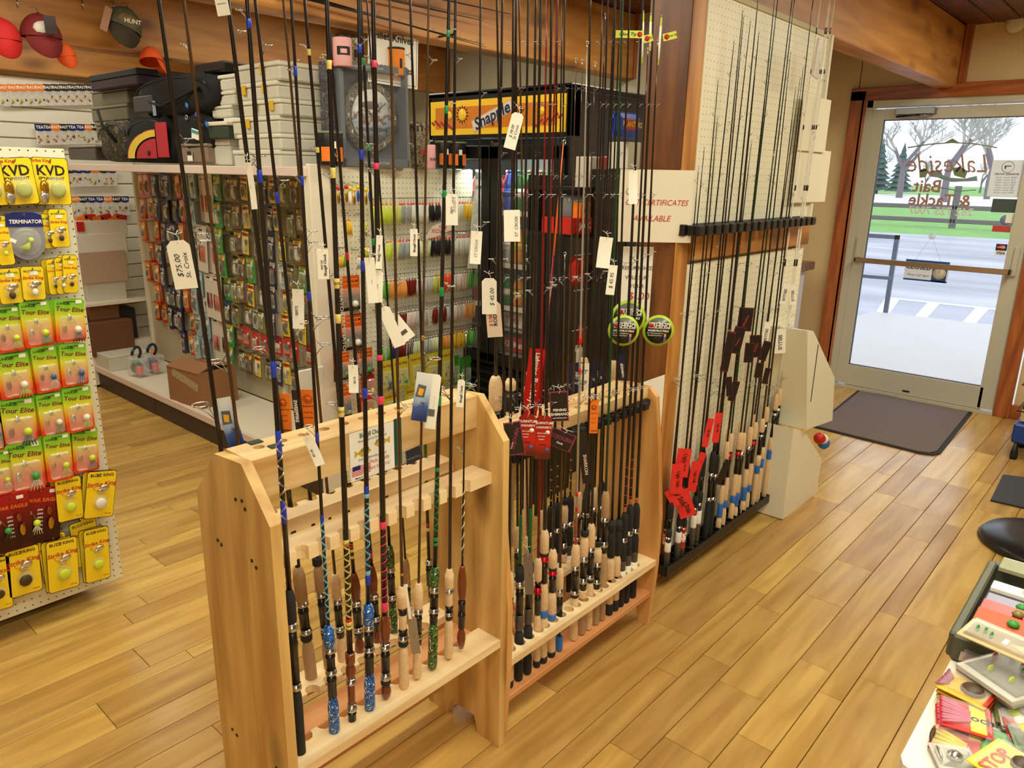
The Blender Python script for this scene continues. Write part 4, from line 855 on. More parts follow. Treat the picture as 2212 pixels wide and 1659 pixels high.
for k in range(N_W):
    X = 2.435+k*.0405; back_ = k % 3 == 1
    Y = 1.338 if back_ else 1.302
    if k < 7: sp, bm = 'ug', M_blk
    elif k < 11: sp, bm = 'bk', M_blk
    elif k < 20: sp, bm = ('ck', 'ck2')[k % 2], M_gblank if k in (12, 15) else M_blk
    elif k < 22: sp, bm = 'sk', M_blk
    else: sp, bm = 'sk', M_wblank
    Lk = [1.55, 1.62, 1.84, 1.72, 1.98, 2.08, 2.06, 2.06, 2.35, 2.03, 1.66, 1.95, 2.4, 2.25, 1.62, 2.35, 2.3, 2.0, 1.88, 1.92, 1.96, 2.35, 2.45, 2.4, 2.4, 2.45][k]
    base = Vector((X, Y, .080)); lean = Vector((.0045*(k-8)/N_W*2+rnd.uniform(-.02, .02), (1.296-Y)/1.36*.5, 1))
    H = [.30, .32, .34, .30, .40, .42, .44, .45, .42, .40, .40, .43, .46, .46, .44, .43, .47, .44, .45, .47, .45, .50, .52, .54, .56, .58][k]
    t, sy, d = rod('wall rod, %s from the left on the white pegboard, %s' % (ORD[k], {'ug': 'smoked grip', 'bk': 'black foam grip', 'ck': 'cork grip with red hood', 'ck2': 'cork grip with blue label', 'sk': 'white blank' if bm is M_wblank else 'cork grip'}[sp]), 'rods standing in the black wall rack', base, base+lean, Lk, [(a, b_*H/sum(q[1] for q in WSP[sp])) for a, b_ in WSP[sp]],
                   blank=bm, rb=.0048 if k not in (9,) else .009, gr=.0125, guides=G3(*[(yy+rnd.randint(-30, 30), rr, rnd.choice((10, 350, 170, 190))) for yy, rr in ((830, .011), (690, .008), (560, .006), (400, .0045), (270, .004), (150, .0035))]),
                   wraps=[(60, 74, M_blk), (150, 160, M_blk), (270, 280, M_blk), (400, 412, M_blk), (560, 575, M_blk)] if bm is M_wblank else ())
    if k in (1, 3): MB().text('Ugly Stik', (0, -.0118, .10), .028, M_uglyt, True, rot=-PI/2).build('red_lettering', t)
# ------------------------------------------------ rods stored lying under the ceiling
for k, (a, b2, Y, lab) in enumerate([((705, 4), (1050, 102), 2.90, 'upper'), ((640, -8), (1045, 96), 2.86, 'lower'), ((800, -10), (1043, 45), 2.90, 'high'), ((860, -22), (1110, 32), 2.86, 'highest')]):
    P0 = on(1, Y, *a); P1 = on(1, Y, *b2); d = (P1-P0); P0 = P0-d*.6
    t = thing('fishing_rod', 'rod stored lying level along the fir beam, %s of four' % lab, 'fishing rod', P0, group='rods lying along the fir beam')
    d = P1-P0; MB().tube([(0, 0, 0), d*.5, d], [.006, .0045, .0012], M_blk, 6).build('blank', t)
    for q in (.55, .68, .8, .9, .97):
        gm = put(guide_mesh(.0045 if q > .6 else .008), 'line_guide', t); gm.matrix_local = T(*(d*q)) @ Vector((0, 0, 1)).rotation_difference(d).to_matrix().to_4x4() @ RZ(ang(200))
for x in (1.85, 2.75):
    hk = MB(); hk.tube([(0, .05, .0), (0, -.07, 0), (0, -.09, .03)], .005, M_black, 6)
    o = hk.build('beam_hook'); o.location = (x, 2.92, on(1, 2.9, 800, 20).z-.02 if x < 2 else on(1, 2.9, 950, 60).z-.03); tag(o, 'black hook on the fir beam carrying the stored rods, %s one' % ('left' if x < 2 else 'right'), 'hook')
# ---------------------------------------------------------------- price tags and cards tied to the rods
CT = Vector((CR.x, CR.y, 0)).normalized()
def facing(P, tilt=0, yaw=0):
    """frame whose -y looks to the shopper's side of the racks, x to the right"""
    a = math.atan2(CT.y, CT.x)+yaw
    return T(*P) @ RZ(a) @ RY(math.radians(tilt))
def pxm(P):
    v = Vector(P)-CC; return v.dot(CF)/FOC      # metres per pixel at P
M_tagw = mat('price_tag_card', (250, 247, 236), .7, var=.02); M_string = mat('white_string', (240, 238, 228), .8); M_pink = mat('magenta_edge', (150, 50, 90), .4); M_cardk = mat('black_card', (30, 24, 28), .3); M_tan = mat('faded_tag', (226, 206, 184), .7, var=.02)
def hang(px, py, w_, h_, tilt, label, lines=(), Y=1.215, m=M_tagw, name='price_tag', cat='price tag', string=True, bar=False, yaw=0, curl=.0, group=None, edge=None, cut=True, hand=False):
    P = on(1, Y, px, py); k = pxm(P); W = w_*k; H = h_*k
    t = thing(name, label, cat, M=facing(P, tilt, yaw), group=group)
    b = MB(); c = min(W, H)*.22 if cut else .0005
    if curl:
        n = 5
        for i in range(n):
            z0, z1 = -H/2+H*i/n, -H/2+H*(i+1)/n; y0, y1 = curl*math.sin(i/n*2.4), curl*math.sin((i+1)/n*2.4)
            b.add([(-W/2, y0, z0), (W/2, y0, z0), (W/2, y1, z1), (-W/2, y1, z1), (-W/2, y0+.0006, z0), (W/2, y0+.0006, z0), (W/2, y1+.0006, z1), (-W/2, y1+.0006, z1)], [(0, 1, 2, 3), (7, 6, 5, 4), (0, 3, 7, 4), (1, 5, 6, 2)], m)
    else: b.prism([(-W/2, -H/2), (W/2, -H/2), (W/2, H/2-c), (W/2-c, H/2), (-W/2+c, H/2), (-W/2, H/2-c)], -.0004, .0004, edge or m)
    if edge: b.prism([(-W/2*.9, -H/2*.94), (W/2*.9, -H/2*.94), (W/2*.9, H/2*.92), (-W/2*.9, H/2*.92)], -.0008, -.0003, m)
    b.build('card', t)
    if lines:
        q = MB()
        for (s, x, z, sz, mm, rot) in lines: q.text(s, (x*W, -.0012-curl, z*H), sz*W, mm, rot=rot, ital=.2 if hand else 0, bold=not hand)
        q.build('lettering', t)
    if bar:
        q = MB(); n = 12
        for i in range(n): q.box(((-.3+.6*i/n)*W, -.0011, -H*.2), (W*.022*(1+i % 2), .0004, H*.13), M_ink)
        q.build('barcode', t)
    if string:
        q = MB(); q.tube([(0, -.001, H*.42), (W*.1, .0, H*.55), (-W*.05, .004, H*.62), (W*.02, .01, H*.7)], .0007, M_string, 4); q.tube([(0, .002, H*.62), (-W*.35, .0, H*.70)], .0008, M_string, 4); q.tube([(0, .002, H*.62), (W*.3, .0, H*.66)], .0008, M_string, 4); q.build('string', t)
    return t
v_ = PI/2
def vert(s, sz=.32, x=.1, z=-.02, m=M_ink): return (s, x, z, sz, m, v_)
hang(393, 572, 50, 104, -6, 'large white price tag with upside down handwriting, leftmost over the tackle wall', [vert('St. Croix', .30, .22), vert('$75.00', .36, -.12)], hand=True, Y=1.40)
hang(542, 402, 13, 98, -5, 'narrow curled white tag tied to a rod just right of the clear boxes', [vert('.....', .5, 0)], curl=.006, cut=False, Y=1.44)
hang(643, 668, 25, 86, 2, 'curled white tag with tiny print beside the pale corner post of the tackle shelf', [vert('88975', .34, 0)], curl=.006, Y=1.44)
hang(698, 571, 24, 64, 0, 'white maker tag hung in front of the pale corner post', [vert('Bluegill Chuck', .34, .2), vert('(847) 555', .22, -.1)], cut=False)
hang(802, 606, 22, 98, -4, 'long folded white tag hanging left of the thick pink-banded rod', [vert('.....', .4, 0)], curl=.004, cut=False)
hang(819, 545, 14, 72, 3, 'narrow maker tag half hidden by the pink-banded rod', [vert('Bluegill Chuck', .45, .0)], cut=False)
hang(813, 618, 28, 70, 3, 'white tag with faint numbers, just under the pink-banded rod top tag', [vert('.....', .4, 0)], Y=1.235)
hang(846, 706, 26, 92, -22, 'white tag turned like a diamond in front of the jig skirts', [], Y=1.22)
hang(863, 708, 34, 66, -38, 'second diamond-turned tag with a barcode, behind the first', [], Y=1.24, bar=True)
hang(894, 524, 16, 58, 1, 'small maker tag in front of the second row of jig skirts', [vert('Bluegill Chuck', .42, .1)], cut=False)
hang(976, 453, 26, 66, 0, 'white tag with a loose signature, in front of the black and white jig skirts', [vert('88975', .24, .0), vert('RodM', .5, .2, .15, M_dgy)], hand=True)
hang(677, 975, 22, 70, -22, 'curled tag touching the near rack top board', [vert('89145', .34, .0)], curl=.005, Y=1.20)
hang(763, 819, 21, 62, 0, 'plain tag hanging above the near rack top board', [vert('88178', .3, .2)], curl=.003)
hang(995, 850, 16, 62, 4, 'small maker tag above the right end of the near rack', [vert('Bluegill Chuck', .42, .1)])
hang(1028, 535, 24, 70, 3, 'curled white tag just left of the cooler door', [vert('ST CROIX', .36, .05)], hand=True, curl=.004)
hang(1106, 488, 35, 67, -2, 'white folded tag with bold vertical writing in front of the cooler door', [vert('ST. CROIX', .27, .28)], hand=True, string=False, cut=False)
hang(1110, 283, 26, 76, 14, 'white tag tilted over the yellow cooler sign', [vert('St Croix', .34, .2), vert('$ 78.00', .34, -.15)], hand=True)
hang(1057, 640, 32, 78, -1, 'white handwritten price tag, left of two overlapping tags by the cooler', [vert('$ 45.00', .40, .2)], hand=True, Y=1.415)
hang(1067, 690, 33, 78, -5, 'faded tag reading ROD, right one overlapping by the cooler', [vert('ROD', .36, .1), vert('$ 5.00', .30, -.2, -.02, M_redink)], m=M_tan, Y=1.41)
hang(1306, 546, 29, 66, 5, 'blank cream tag left of the gift certificate sign', curl=.005)
hang(1321, 605, 19, 64, 4, 'tall price tag reading $45.95 in front of the timber post', [vert('$ 45.95', .60, .0)], hand=True, cut=False)
hang(1368, 405, 19, 70, -3, 'blank cream tag hanging over the gift certificate sign', curl=.004)
hang(480, 12, 28, 40, -8, 'scribbled note pinned at the top edge of the picture near the beams', [('~~~', 0, .1, .4, M_dgy, 0)], string=False, cut=False, Y=1.45)
hang(1262, 817, 20, 66, 0, 'white handwritten label on a tall cork handle behind the far rack', [('ST', -.1, .2, .7, M_ink, 0), ('29', -.1, -.15, .7, M_ink, 0)], hand=True, string=False, cut=False, Y=1.445)
# glossy maker cards
M_sky = ramp_mat('water_photo', [(0, (30, 50, 110)), (.35, (70, 100, 170)), (.55, (190, 215, 240)), (1, (240, 244, 246))], 2, -.055, .055, noise=.12)
def bass(px, py, w_, h_, tilt, label, Y):
    t = hang(px, py, w_, h_, tilt, label, [('7\'00', .1, -.12, .16, M_ink, 0)], m=M_sky, name='rod_card', cat='card', Y=Y, string=False, cut=False)
    P = on(1, Y, px, py); k = pxm(P); W, H = w_*k, h_*k
    q = MB(); q.prism([(-W*.42, H*.0), (W*.15, H*.0), (W*.22, H*.24), (-W*.30, H*.26)], -.0012, -.0006, M_gun if False else mat('slate_print', (96, 98, 100), .5)); q.prism([(-W*.28, H*.05), (0, H*.03), (W*.1, H*.17), (-W*.22, H*.19)], -.0018, -.0012, mat('amber_print', (245, 180, 60), .4)); q.build('emblem', t)
bass(497, 915, 36, 118, -12, 'glossy card with water photo and amber badge, behind the left end of the near rack', 1.47)
bass(911, 858, 34, 110, 8, 'glossy water-photo card with amber badge, right part of the near rack', 1.225)
hang(935, 868, 24, 124, 7, 'cream folded card with barcode and orange line, beside the water-photo card', [vert('. . . . . . .', .35, .0, 0, M_orange)], name='rod_card', cat='card', bar=True, string=False, Y=1.222)
def sunc(px, py, w_, h_, label, Y=1.46):
    t = hang(px, py, w_, h_, 0, label, [('Daiwa', .1, -.42, .26, M_ink, 0), ('Graphite Rod', .05, .1, .13, M_ink, 0), ('Power Tip', 0, -.05, .12, M_ink, 0), ('Cork Grip', 0, -.18, .12, M_ink, 0)], m=M_orange, name='rod_card', cat='card', string=False, Y=Y, cut=False)
    P = on(1, Y, px, py); k = pxm(P); W, H = w_*k, h_*k; q = MB(); q.lathe([(W*.15, -.0005), (W*.15, 0)], mat('sun_print', (235, 90, 20), .4), 16, M=T(0, -.001, H*.27) @ RX(-PI/2))
    for a in range(14): q.prism([(W*.18, -.0008), (W*.36, 0), (W*.18, .0012)], -.0009, -.0005, M_ink, M=T(0, 0, H*.27) @ RY(a*2*PI/14))
    q.build('sun_print', t)
sunc(666, 886, 38, 92, 'orange sunburst rod card, right one of a pair behind the near rack'); sunc(612, 893, 34, 90, 'orange sunburst rod card, left one of a pair behind the near rack')
hang(640, 888, 11, 94, -3, 'black folded card spine with white vertical lettering between two orange cards', [('SWEEPFIRE', 0, 0, .95, M_tagw, -v_)], m=M_cardk, name='rod_card', cat='card', string=False, Y=1.45, cut=False)
sunc(1282, 900, 20, 76, 'small orange rod card hanging on the far rack', 1.225)
def quant(px, py, w_, h_, label):
    t = hang(px, py, w_, h_, 1, label, [('QUANTUM', 0, .33, .23, M_tagw, 0), ("LINDNER'S", 0, .23, .19, M_tagw, 0), ('Medium Light', -.1, .1, .10, M_tagw, 0), ('Fast Action', -.1, .03, .10, M_tagw, 0), ('Graphite', -.1, -.04, .10, M_tagw, 0), ('LIFETIME', 0, -.17, .12, M_ink, 0)], m=ramp_mat('red_card_fade', [(0, (90, 28, 20)), (.35, (200, 30, 24)), (1, (150, 22, 24))], 2, -.05, .05, noise=.03), name='rod_card', cat='card', Y=1.212, string=True)
    P = on(1, 1.212, px, py); k = pxm(P); W, H = w_*k, h_*k; q = MB(); q.lathe([(W*.14, -.0005), (W*.14, 0)], M_tagw, 14, M=T(W*.28, -.0008, H*.12) @ RX(-PI/2)); q.lathe([(W*.11, -.0005), (W*.11, 0)], M_ldot, 14, M=T(W*.28, -.0008, -H*.28) @ RX(-PI/2)); q.build('badge', t)
quant(1138, 940, 36, 96, 'red rod card with rounded top, left one of two on the far rack'); quant(1173, 945, 34, 100, 'red rod card with rounded top, right one of two on the far rack')
hang(1111, 947, 38, 76, -10, 'black card with magenta rim tied to the leftmost far-rack rods', [('SOJOURN', .05, 0, .30, M_pink, v_*.75), ('Graphite', -.2, -.2, .12, M_tagw, v_*.75)], m=M_cardk, edge=M_pink, name='rod_card', cat='card', Y=1.205, cut=False)
hang(1212, 950, 56, 40, 22, 'black card with magenta rim lying tilted under the folded black card', [('SOJOURN', 0, .1, .22, M_pink, 0), ('Cork', 0, -.2, .12, M_tagw, 0)], m=M_cardk, edge=M_pink, name='rod_card', cat='card', Y=1.216, cut=False)
hang(1208, 878, 40, 68, -4, 'black folded card with white bottom lettering and diamond price sticker', [('SHIMANO', .02, -.26, .22, M_tagw, 0), ('FISHING', .02, -.12, .20, M_tagw, 0), ('www.shimano.com', 0, -.38, .10, M_tagw, 0)], m=M_cardk, edge=M_pink, name='rod_card', cat='card', Y=1.208, cut=False)
t = hang(1152, 826, 34, 150, 6, 'tall bright red rod sleeve with white lettering behind the red cards', [('Berkley', .05, -.12, .55, M_tagw, -v_), ('Lightning', .05, .28, .40, M_tagw, -v_)], m=M_red, name='rod_sleeve', cat='rod sleeve', Y=1.30, string=False, cut=False)
hang(1136, 880, 26, 90, 10, 'white and red rod sleeve half hidden left of the tall red one', [], m=M_tagw, name='rod_sleeve', cat='rod sleeve', Y=1.315, string=False, cut=False)
hang(1263, 990, 20, 118, -8, 'curled dark card with cream name strip hanging in the far rack', [('SHARKON', 0, -.1, .5, M_tan, -v_)], m=M_cardk, curl=.01, name='rod_card', cat='card', Y=1.225, string=False)
for k, (x, y, w_) in enumerate(((1246, 818, 44), (1290, 815, 46), (1345, 800, 16))): hang(x, y, w_, 72, -3 if k < 2 else -12, 'navy rod card with rounded rim behind the far rack, %s from the left' % ORD[k], [('ABU', 0, .1, .2, M_tagw, -v_)] if k < 2 else [('shimano', 0, 0, .6, M_tagw, -v_)], m=mat('navy_card2', (24, 32, 74), .35), name='rod_card', cat='card', Y=1.475 if k < 2 else 1.40, string=False)
hang(1142, 1240, 20, 100, -4, 'grey card hanging between the handles at the left of the far rack', [vert('.....', .4, 0)], m=mat('grey_card', (120, 104, 92), .6), name='rod_card', cat='card', Y=1.208)
hang(894, 1372, 20, 92, -5, 'greyish paper card between two cork handles of the near rack', [vert('.....', .3, 0)], m=mat('grey_card2', (150, 132, 108), .7), name='price_tag', Y=1.225)
hang(881, 1300, 6, 85, -6, 'white folded tag loop hanging beside the cork handles', [], Y=1.228, cut=False, string=False)
# three round cards
M_lime = mat('lime_rim', (176, 205, 50), .4); M_dgrey = ramp_mat('smoke_print', [(0, (40, 40, 38)), (.5, (26, 26, 24)), (1, (120, 124, 110))], 2, -.05, .05, noise=.08)
for k, (x, y, r_, Y) in enumerate(((1422, 714, 34, 1.19), (1357, 686, 38, 1.26), (1347, 714, 34, 1.235))):
    P = on(1, Y, x, y); R = r_*pxm(P); t = thing('round_rod_card', ['round black card with lime rim, rightmost of three, over the timber post', 'round black card with lime rim, rear upper one of the left pair', 'round black card with lime rim, lower left one of the pair'][k], 'card', M=facing(P, 2))
    b = MB(); b.lathe([(R, -.0005), (R, .0005)], M_lime, 32, M=RX(-PI/2)); b.lathe([(R*.84, -.0005), (R*.84, 0)], M_dgrey, 32, M=T(0, -.0008, 0) @ RX(-PI/2)); b.build('card', t)
    b = MB(); b.box((R*.05, -.0014, R*.32), (R*1.35, .0006, R*.36), M_tagw, .001); b.box((R*.05, -.0018, R*.32), (R*1.28, .0006, R*.28), M_ink); b.lathe([(R*.15, -.0006), (R*.15, 0)], M_red, 14, M=T(-R*.48, -.0022, R*.32) @ RX(-PI/2)); b.text('RHINO', (R*.16, -.0024, R*.31), R*.36, M_tagw, True)
    b.text('INDESTRUCTIBLE', (0, -.0016, -R*.02), R*.17, M_tagw, True); b.text('Our Most Sensitive &', (-R*.2, -.0016, -R*.18), R*.12, M_tagw); b.text('Durable Rod Ever!', (-R*.2, -.0016, -R*.32), R*.12, M_tagw); b.build('lettering', t)
    b = MB(); b.box((R*.45, -.0016, -R*.45), (R*.14, .0008, R*.5), mat('purple_print', (110, 90, 170), .4)); b.box((R*.45, -.002, -R*.28), (R*.14, .0008, R*.2), mat('cork_print', (220, 150, 80), .5)); b.build('grip_print', t)
# lime flags on three glass tips, plus pale tips
M_lf = mat('lime_flag', (214, 226, 70), .5)
for k, (x, y, bx, by, w_, tl) in enumerate(((1390, 28, 1386, 136, 60, 0), (1406, 33, 1404, 110, 20, -15), (1429, 38, 1421, 140, 30, -14))):
    Y = 1.236; P = on(1, Y, x, y); Q = on(1, Y, bx, by); t = thing('tip_guard', 'white rod tip section with lime paper flag, %s of three by the timber post' % ORD[k], 'rod tip', Q)
    d = P-Q; b = MB(); b.tube([(0, 0, 0), d], [.0032, .0026], M_lf, 6); b.tube([d*.12, d*.82], .0034, M_tagw, 6); b.build('sleeve', t)
    put(tip_mesh(), 'tip_top', t, T(*d))
    fx = {0: -30, 1: -6, 2: 18}[k]; F = on(1, Y-.002, x+fx, y+{0: 46, 1: 50, 2: 40}[k]); kk = pxm(F); b = MB(); Mx = T(*(F-Q)) @ RZ(math.atan2(CT.y, CT.x)) @ RY(math.radians(tl))
    b.box((0, 0, 0), (w_*kk, .0006, 15*kk), M_lf, M=Mx); b.lathe([(5.5*kk, -.0004), (5.5*kk, 0)], M_redink, 12, M=Mx @ T((w_/2-8)*kk*(1 if k == 0 else -1), -.0006, 0) @ RX(-PI/2)); b.text('Glow Tip' if w_ > 25 else 'Tip', (-4*kk if k == 0 else 5*kk, -.0008, 0), 8*kk*(1.2 if k == 0 else .7), M_ink, True, .2, M=Mx); b.build('flag', t)
for k, (x, y) in enumerate(((1268, 149), (1215, 304))): pass
# tags in the wall rack
def ugly(px, py, w_, h_, tilt, n):
    hang(px, py, w_, h_, tilt, 'neon red tag with black lettering on the wall rods, '+n, [('Ugly Stik', .1, 0, .40, M_ink, -v_)], m=mat('neon_red', (236, 48, 44), .5), name='rod_card', cat='card', Y=1.284, cut=False, string=False)
ugly(1475, 1000, 30, 66, 4, 'upper left of the cluster'); ugly(1462, 1035, 26, 70, 0, 'left rear of the cluster'); ugly(1478, 1088, 36, 66, -22, 'lowest one with tilted writing'); ugly(1462, 1072, 40, 42, -30, 'lowest left corner one'); ugly(1499, 1030, 20, 70, 5, 'right one of the low cluster'); ugly(1510, 1005, 14, 60, 14, 'behind the right one of the cluster'); ugly(1529, 935, 14, 66, 8, 'half turned one above the cluster'); ugly(1549, 924, 15, 68, 2, 'highest one, brightest'); 
for k, (x, y, w_, h_, tl) in enumerate(((1610, 690, 32, 52, 2), (1593, 735, 24, 60, 8), (1632, 748, 26, 50, -4), (1652, 758, 18, 44, 14), (1618, 762, 20, 44, 0), (1572, 760, 18, 90, 6), (1585, 845, 16, 46, 10), (1575, 835, 14, 44, -8), (1638, 800, 14, 34, 4), (1655, 812, 12, 36, 8))):
    hang(x, y, w_, h_, tl, 'black card with dark red rim among the wall rods, %s counted from the top' % ORD[k], [('Medallion', .05, -.05, .2, M_redink, v_*.8)] if k < 3 else [], m=M_cardk, edge=mat('maroon_rim', (110, 26, 38), .4), name='rod_card', cat='card', Y=1.286-.0025*k, cut=False, string=False)
hang(1562, 1020, 14, 60, 18, 'black rod card with white barcode patch near the wall rod handles', [], m=M_cardk, name='rod_card', cat='card', Y=1.282, cut=False, string=False)
for k, (x, y, w_, h_, tl, kk) in enumerate(((1712, 637, 13, 44, -6, 'upper'), (1695, 635, 14, 44, 6, 'rear upper'), (1685, 737, 24, 54, -5, 'lower, front'), (1703, 728, 18, 44, -6, 'lower, clear'), (1655, 720, 14, 50, 4, 'left, half hidden'))):
    hang(x, y, w_, h_, tl, 'white tag with bold black lettering on the white rods, %s one' % kk, [('SELLUS', 0, -.05, .45 if w_ > 20 else .6, M_ink, -v_)] if k != 3 else [vert('.....', .4, 0)], m=M_tagw if k != 3 else mat('frosted_tag', (190, 186, 178), .3), name='price_tag', Y=1.283, cut=False, string=False)
# signs on the post
def plate(name, label, cat, tl, tr, bl, ax, val, m, th=.002):
    A, B, C = on(ax, val, *tl), on(ax, val, *tr), on(ax, val, *bl)
    W = (B-A).length; H = (A-C).length; c = (A+B)/2+(C-A)/2
    Mx = T(*c) @ (RZ(-PI/2) if ax == 0 else Matrix()); t = thing(name, label, cat, M=Mx)
    MB().box((0, 0, 0), (W, th, H), m).build('sheet', t); return t, W, H
t, W, H = plate('gift_sign', 'cream sign reading GIFT CERTIFICATES AVAILABLE taped to the timber post', 'sign', (1336, 368), (1500, 371), (1338, 520), 0, 2.36, mat('cream_sign', (238, 228, 208), .7, var=.02))
t.matrix_world = T(*on(0, 2.36, 1417, 446)) @ facing((0, 0, 0)).to_3x3().to_4x4()
kx = 162*pxm(on(0, 2.36, 1417, 446)); [bpy.data.objects.remove(c) for c in list(t.children)]
W = kx; H = W*.94; MB().box((0, 0, 0), (W, .003, H), MATS['cream_sign']).build('sheet', t)
b = MB(); b.text('GIFT CERTIFICATES', (.0, -.003, H*.05), W*.105, M_redink, ital=.25, sx=.92); b.text('AVAILABLE', (-W*.05, -.003, -H*.17), W*.11, M_redink, ital=.25, sx=.92); b.build('lettering', t)
b = MB()
for z, w_ in ((0, .011), (.007, .009), (.014, .006)): b.prism([(W*.36-w_, -H*.40+z), (W*.36+w_, -H*.40+z), (W*.36, -H*.40+z+.013)], -.003, -.002, mat('tree_green', (30, 110, 70), .6))
b.torus(.012, .0008, M_ink, 16, 4, M=T(-W*.36, -.003, H*.2) @ RX(PI/2)); b.build('small_prints', t)
P = on(0, 2.385, 1375, 618); t = thing('refund_sign', 'tall white sign with rounded corners reading REFURBISHED below the gift sign', 'sign', M=facing(P)); k = pxm(P); W, H = 66*k, 168*k
b = MB(); b.box((0, 0, 0), (W, .003, H), M_tagw, .001); b.build('sheet', t); b = MB()
for s, z in (('REFURBISHED', .23), ('WILL SUIT', .11), ('YOUR', 0)): b.text(s, (0, -.003, z*H), W*.17, M_ink)
b.text('$ .00', (.1*W, -.003, -.13*H), W*.34, M_redink); b.build('lettering', t)
# ---------------------------------------------------------------- hanging blister packs (generic builder)
M_ylc = mat('bright_yellow_card', (244, 212, 36), .28, var=.04); M_ydk = mat('card_brown_edge', (60, 26, 12), .5); M_lure_s = mat('silver_blade', (215, 215, 210), .18, .9); M_lure_g = mat('gold_blade', (205, 160, 60), .2, .9); M_lure_c = mat('copper_blade', (165, 95, 45), .25, .8)
M_chart = mat('chartreuse', (205, 226, 50), .5, var=.15); M_brnb = mat('brown_bait', (74, 52, 30), .5, var=.3); M_whb = mat('pearl_bait', (232, 228, 215), .4); M_grnb = mat('green_bait', (60, 150, 60), .5, var=.3); M_blub = mat('blue_bait', (50, 90, 150), .45, var=.3)
M_tour = ramp_mat('green_to_orange_card', [(0, (232, 70, 30)), (.22, (240, 150, 40)), (.5, (226, 214, 50)), (.75, (150, 205, 50)), (1, (110, 190, 50))], 2, -.115, .012)
M_war = ramp_mat('maroon_card', [(0, (52, 14, 12)), (.45, (110, 18, 22)), (1, (178, 26, 30))], 2, -.135, .01, noise=.1)
M_bag = film('bag_film', (235, 235, 235), .35, .18); M_bub = film('bubble_plastic', (235, 240, 225), .16, .06); M_greyb = film('grey_bubble', (150, 152, 158), .6, .15)
def lure(b, kind, x, z, s, y=-.012):
    r = rnd
    if kind == 'spin':   # skirt, head, two blades
        b.ball((x+s*.25, y, z-.3*s), s*.16, r.choice((M_chart, M_grnb, M_whb, M_blub)), 8, 5)
        col = r.choice((M_chart, M_grnb, M_whb, M_brnb, M_blub))
        for k in range(5): b.tube([(x+s*.25, y, z-.35*s), (x+s*(.12+.07*k), y-.002, z-.6*s), (x+s*(.02+.12*k), y, z-.85*s)], s*.022, col, 4)
        b.ball((x-s*.28, y, z-.25*s), s*.2, r.choice((M_lure_s, M_lure_g, M_lure_c)), 8, 5, sq=(.5, .2, 1)); b.ball((x-s*.05, y, z+.22*s), s*.13, M_lure_s, 8, 5, sq=(.7, .2, 1))
        b.tube([(x-s*.1, y, z+.4*s), (x+s*.1, y, z+.1*s), (x+s*.25, y, z-.2*s)], s*.012, M_chrome, 4)
    elif kind == 'buzz':
        b.ball((x+.1*s, y, z+.18*s), s*.22, M_lure_s, 8, 5, sq=(1, .25, .6)); b.ball((x-.02*s, y, z+.02*s), s*.16, M_lure_s, 8, 5, sq=(1, .25, .7))
    elif kind == 'body':
        b.ball((x, y, z), s*.3, r.choice((M_brnb, M_chart, M_whb)), 10, 6, sq=(.8, .45, 1))
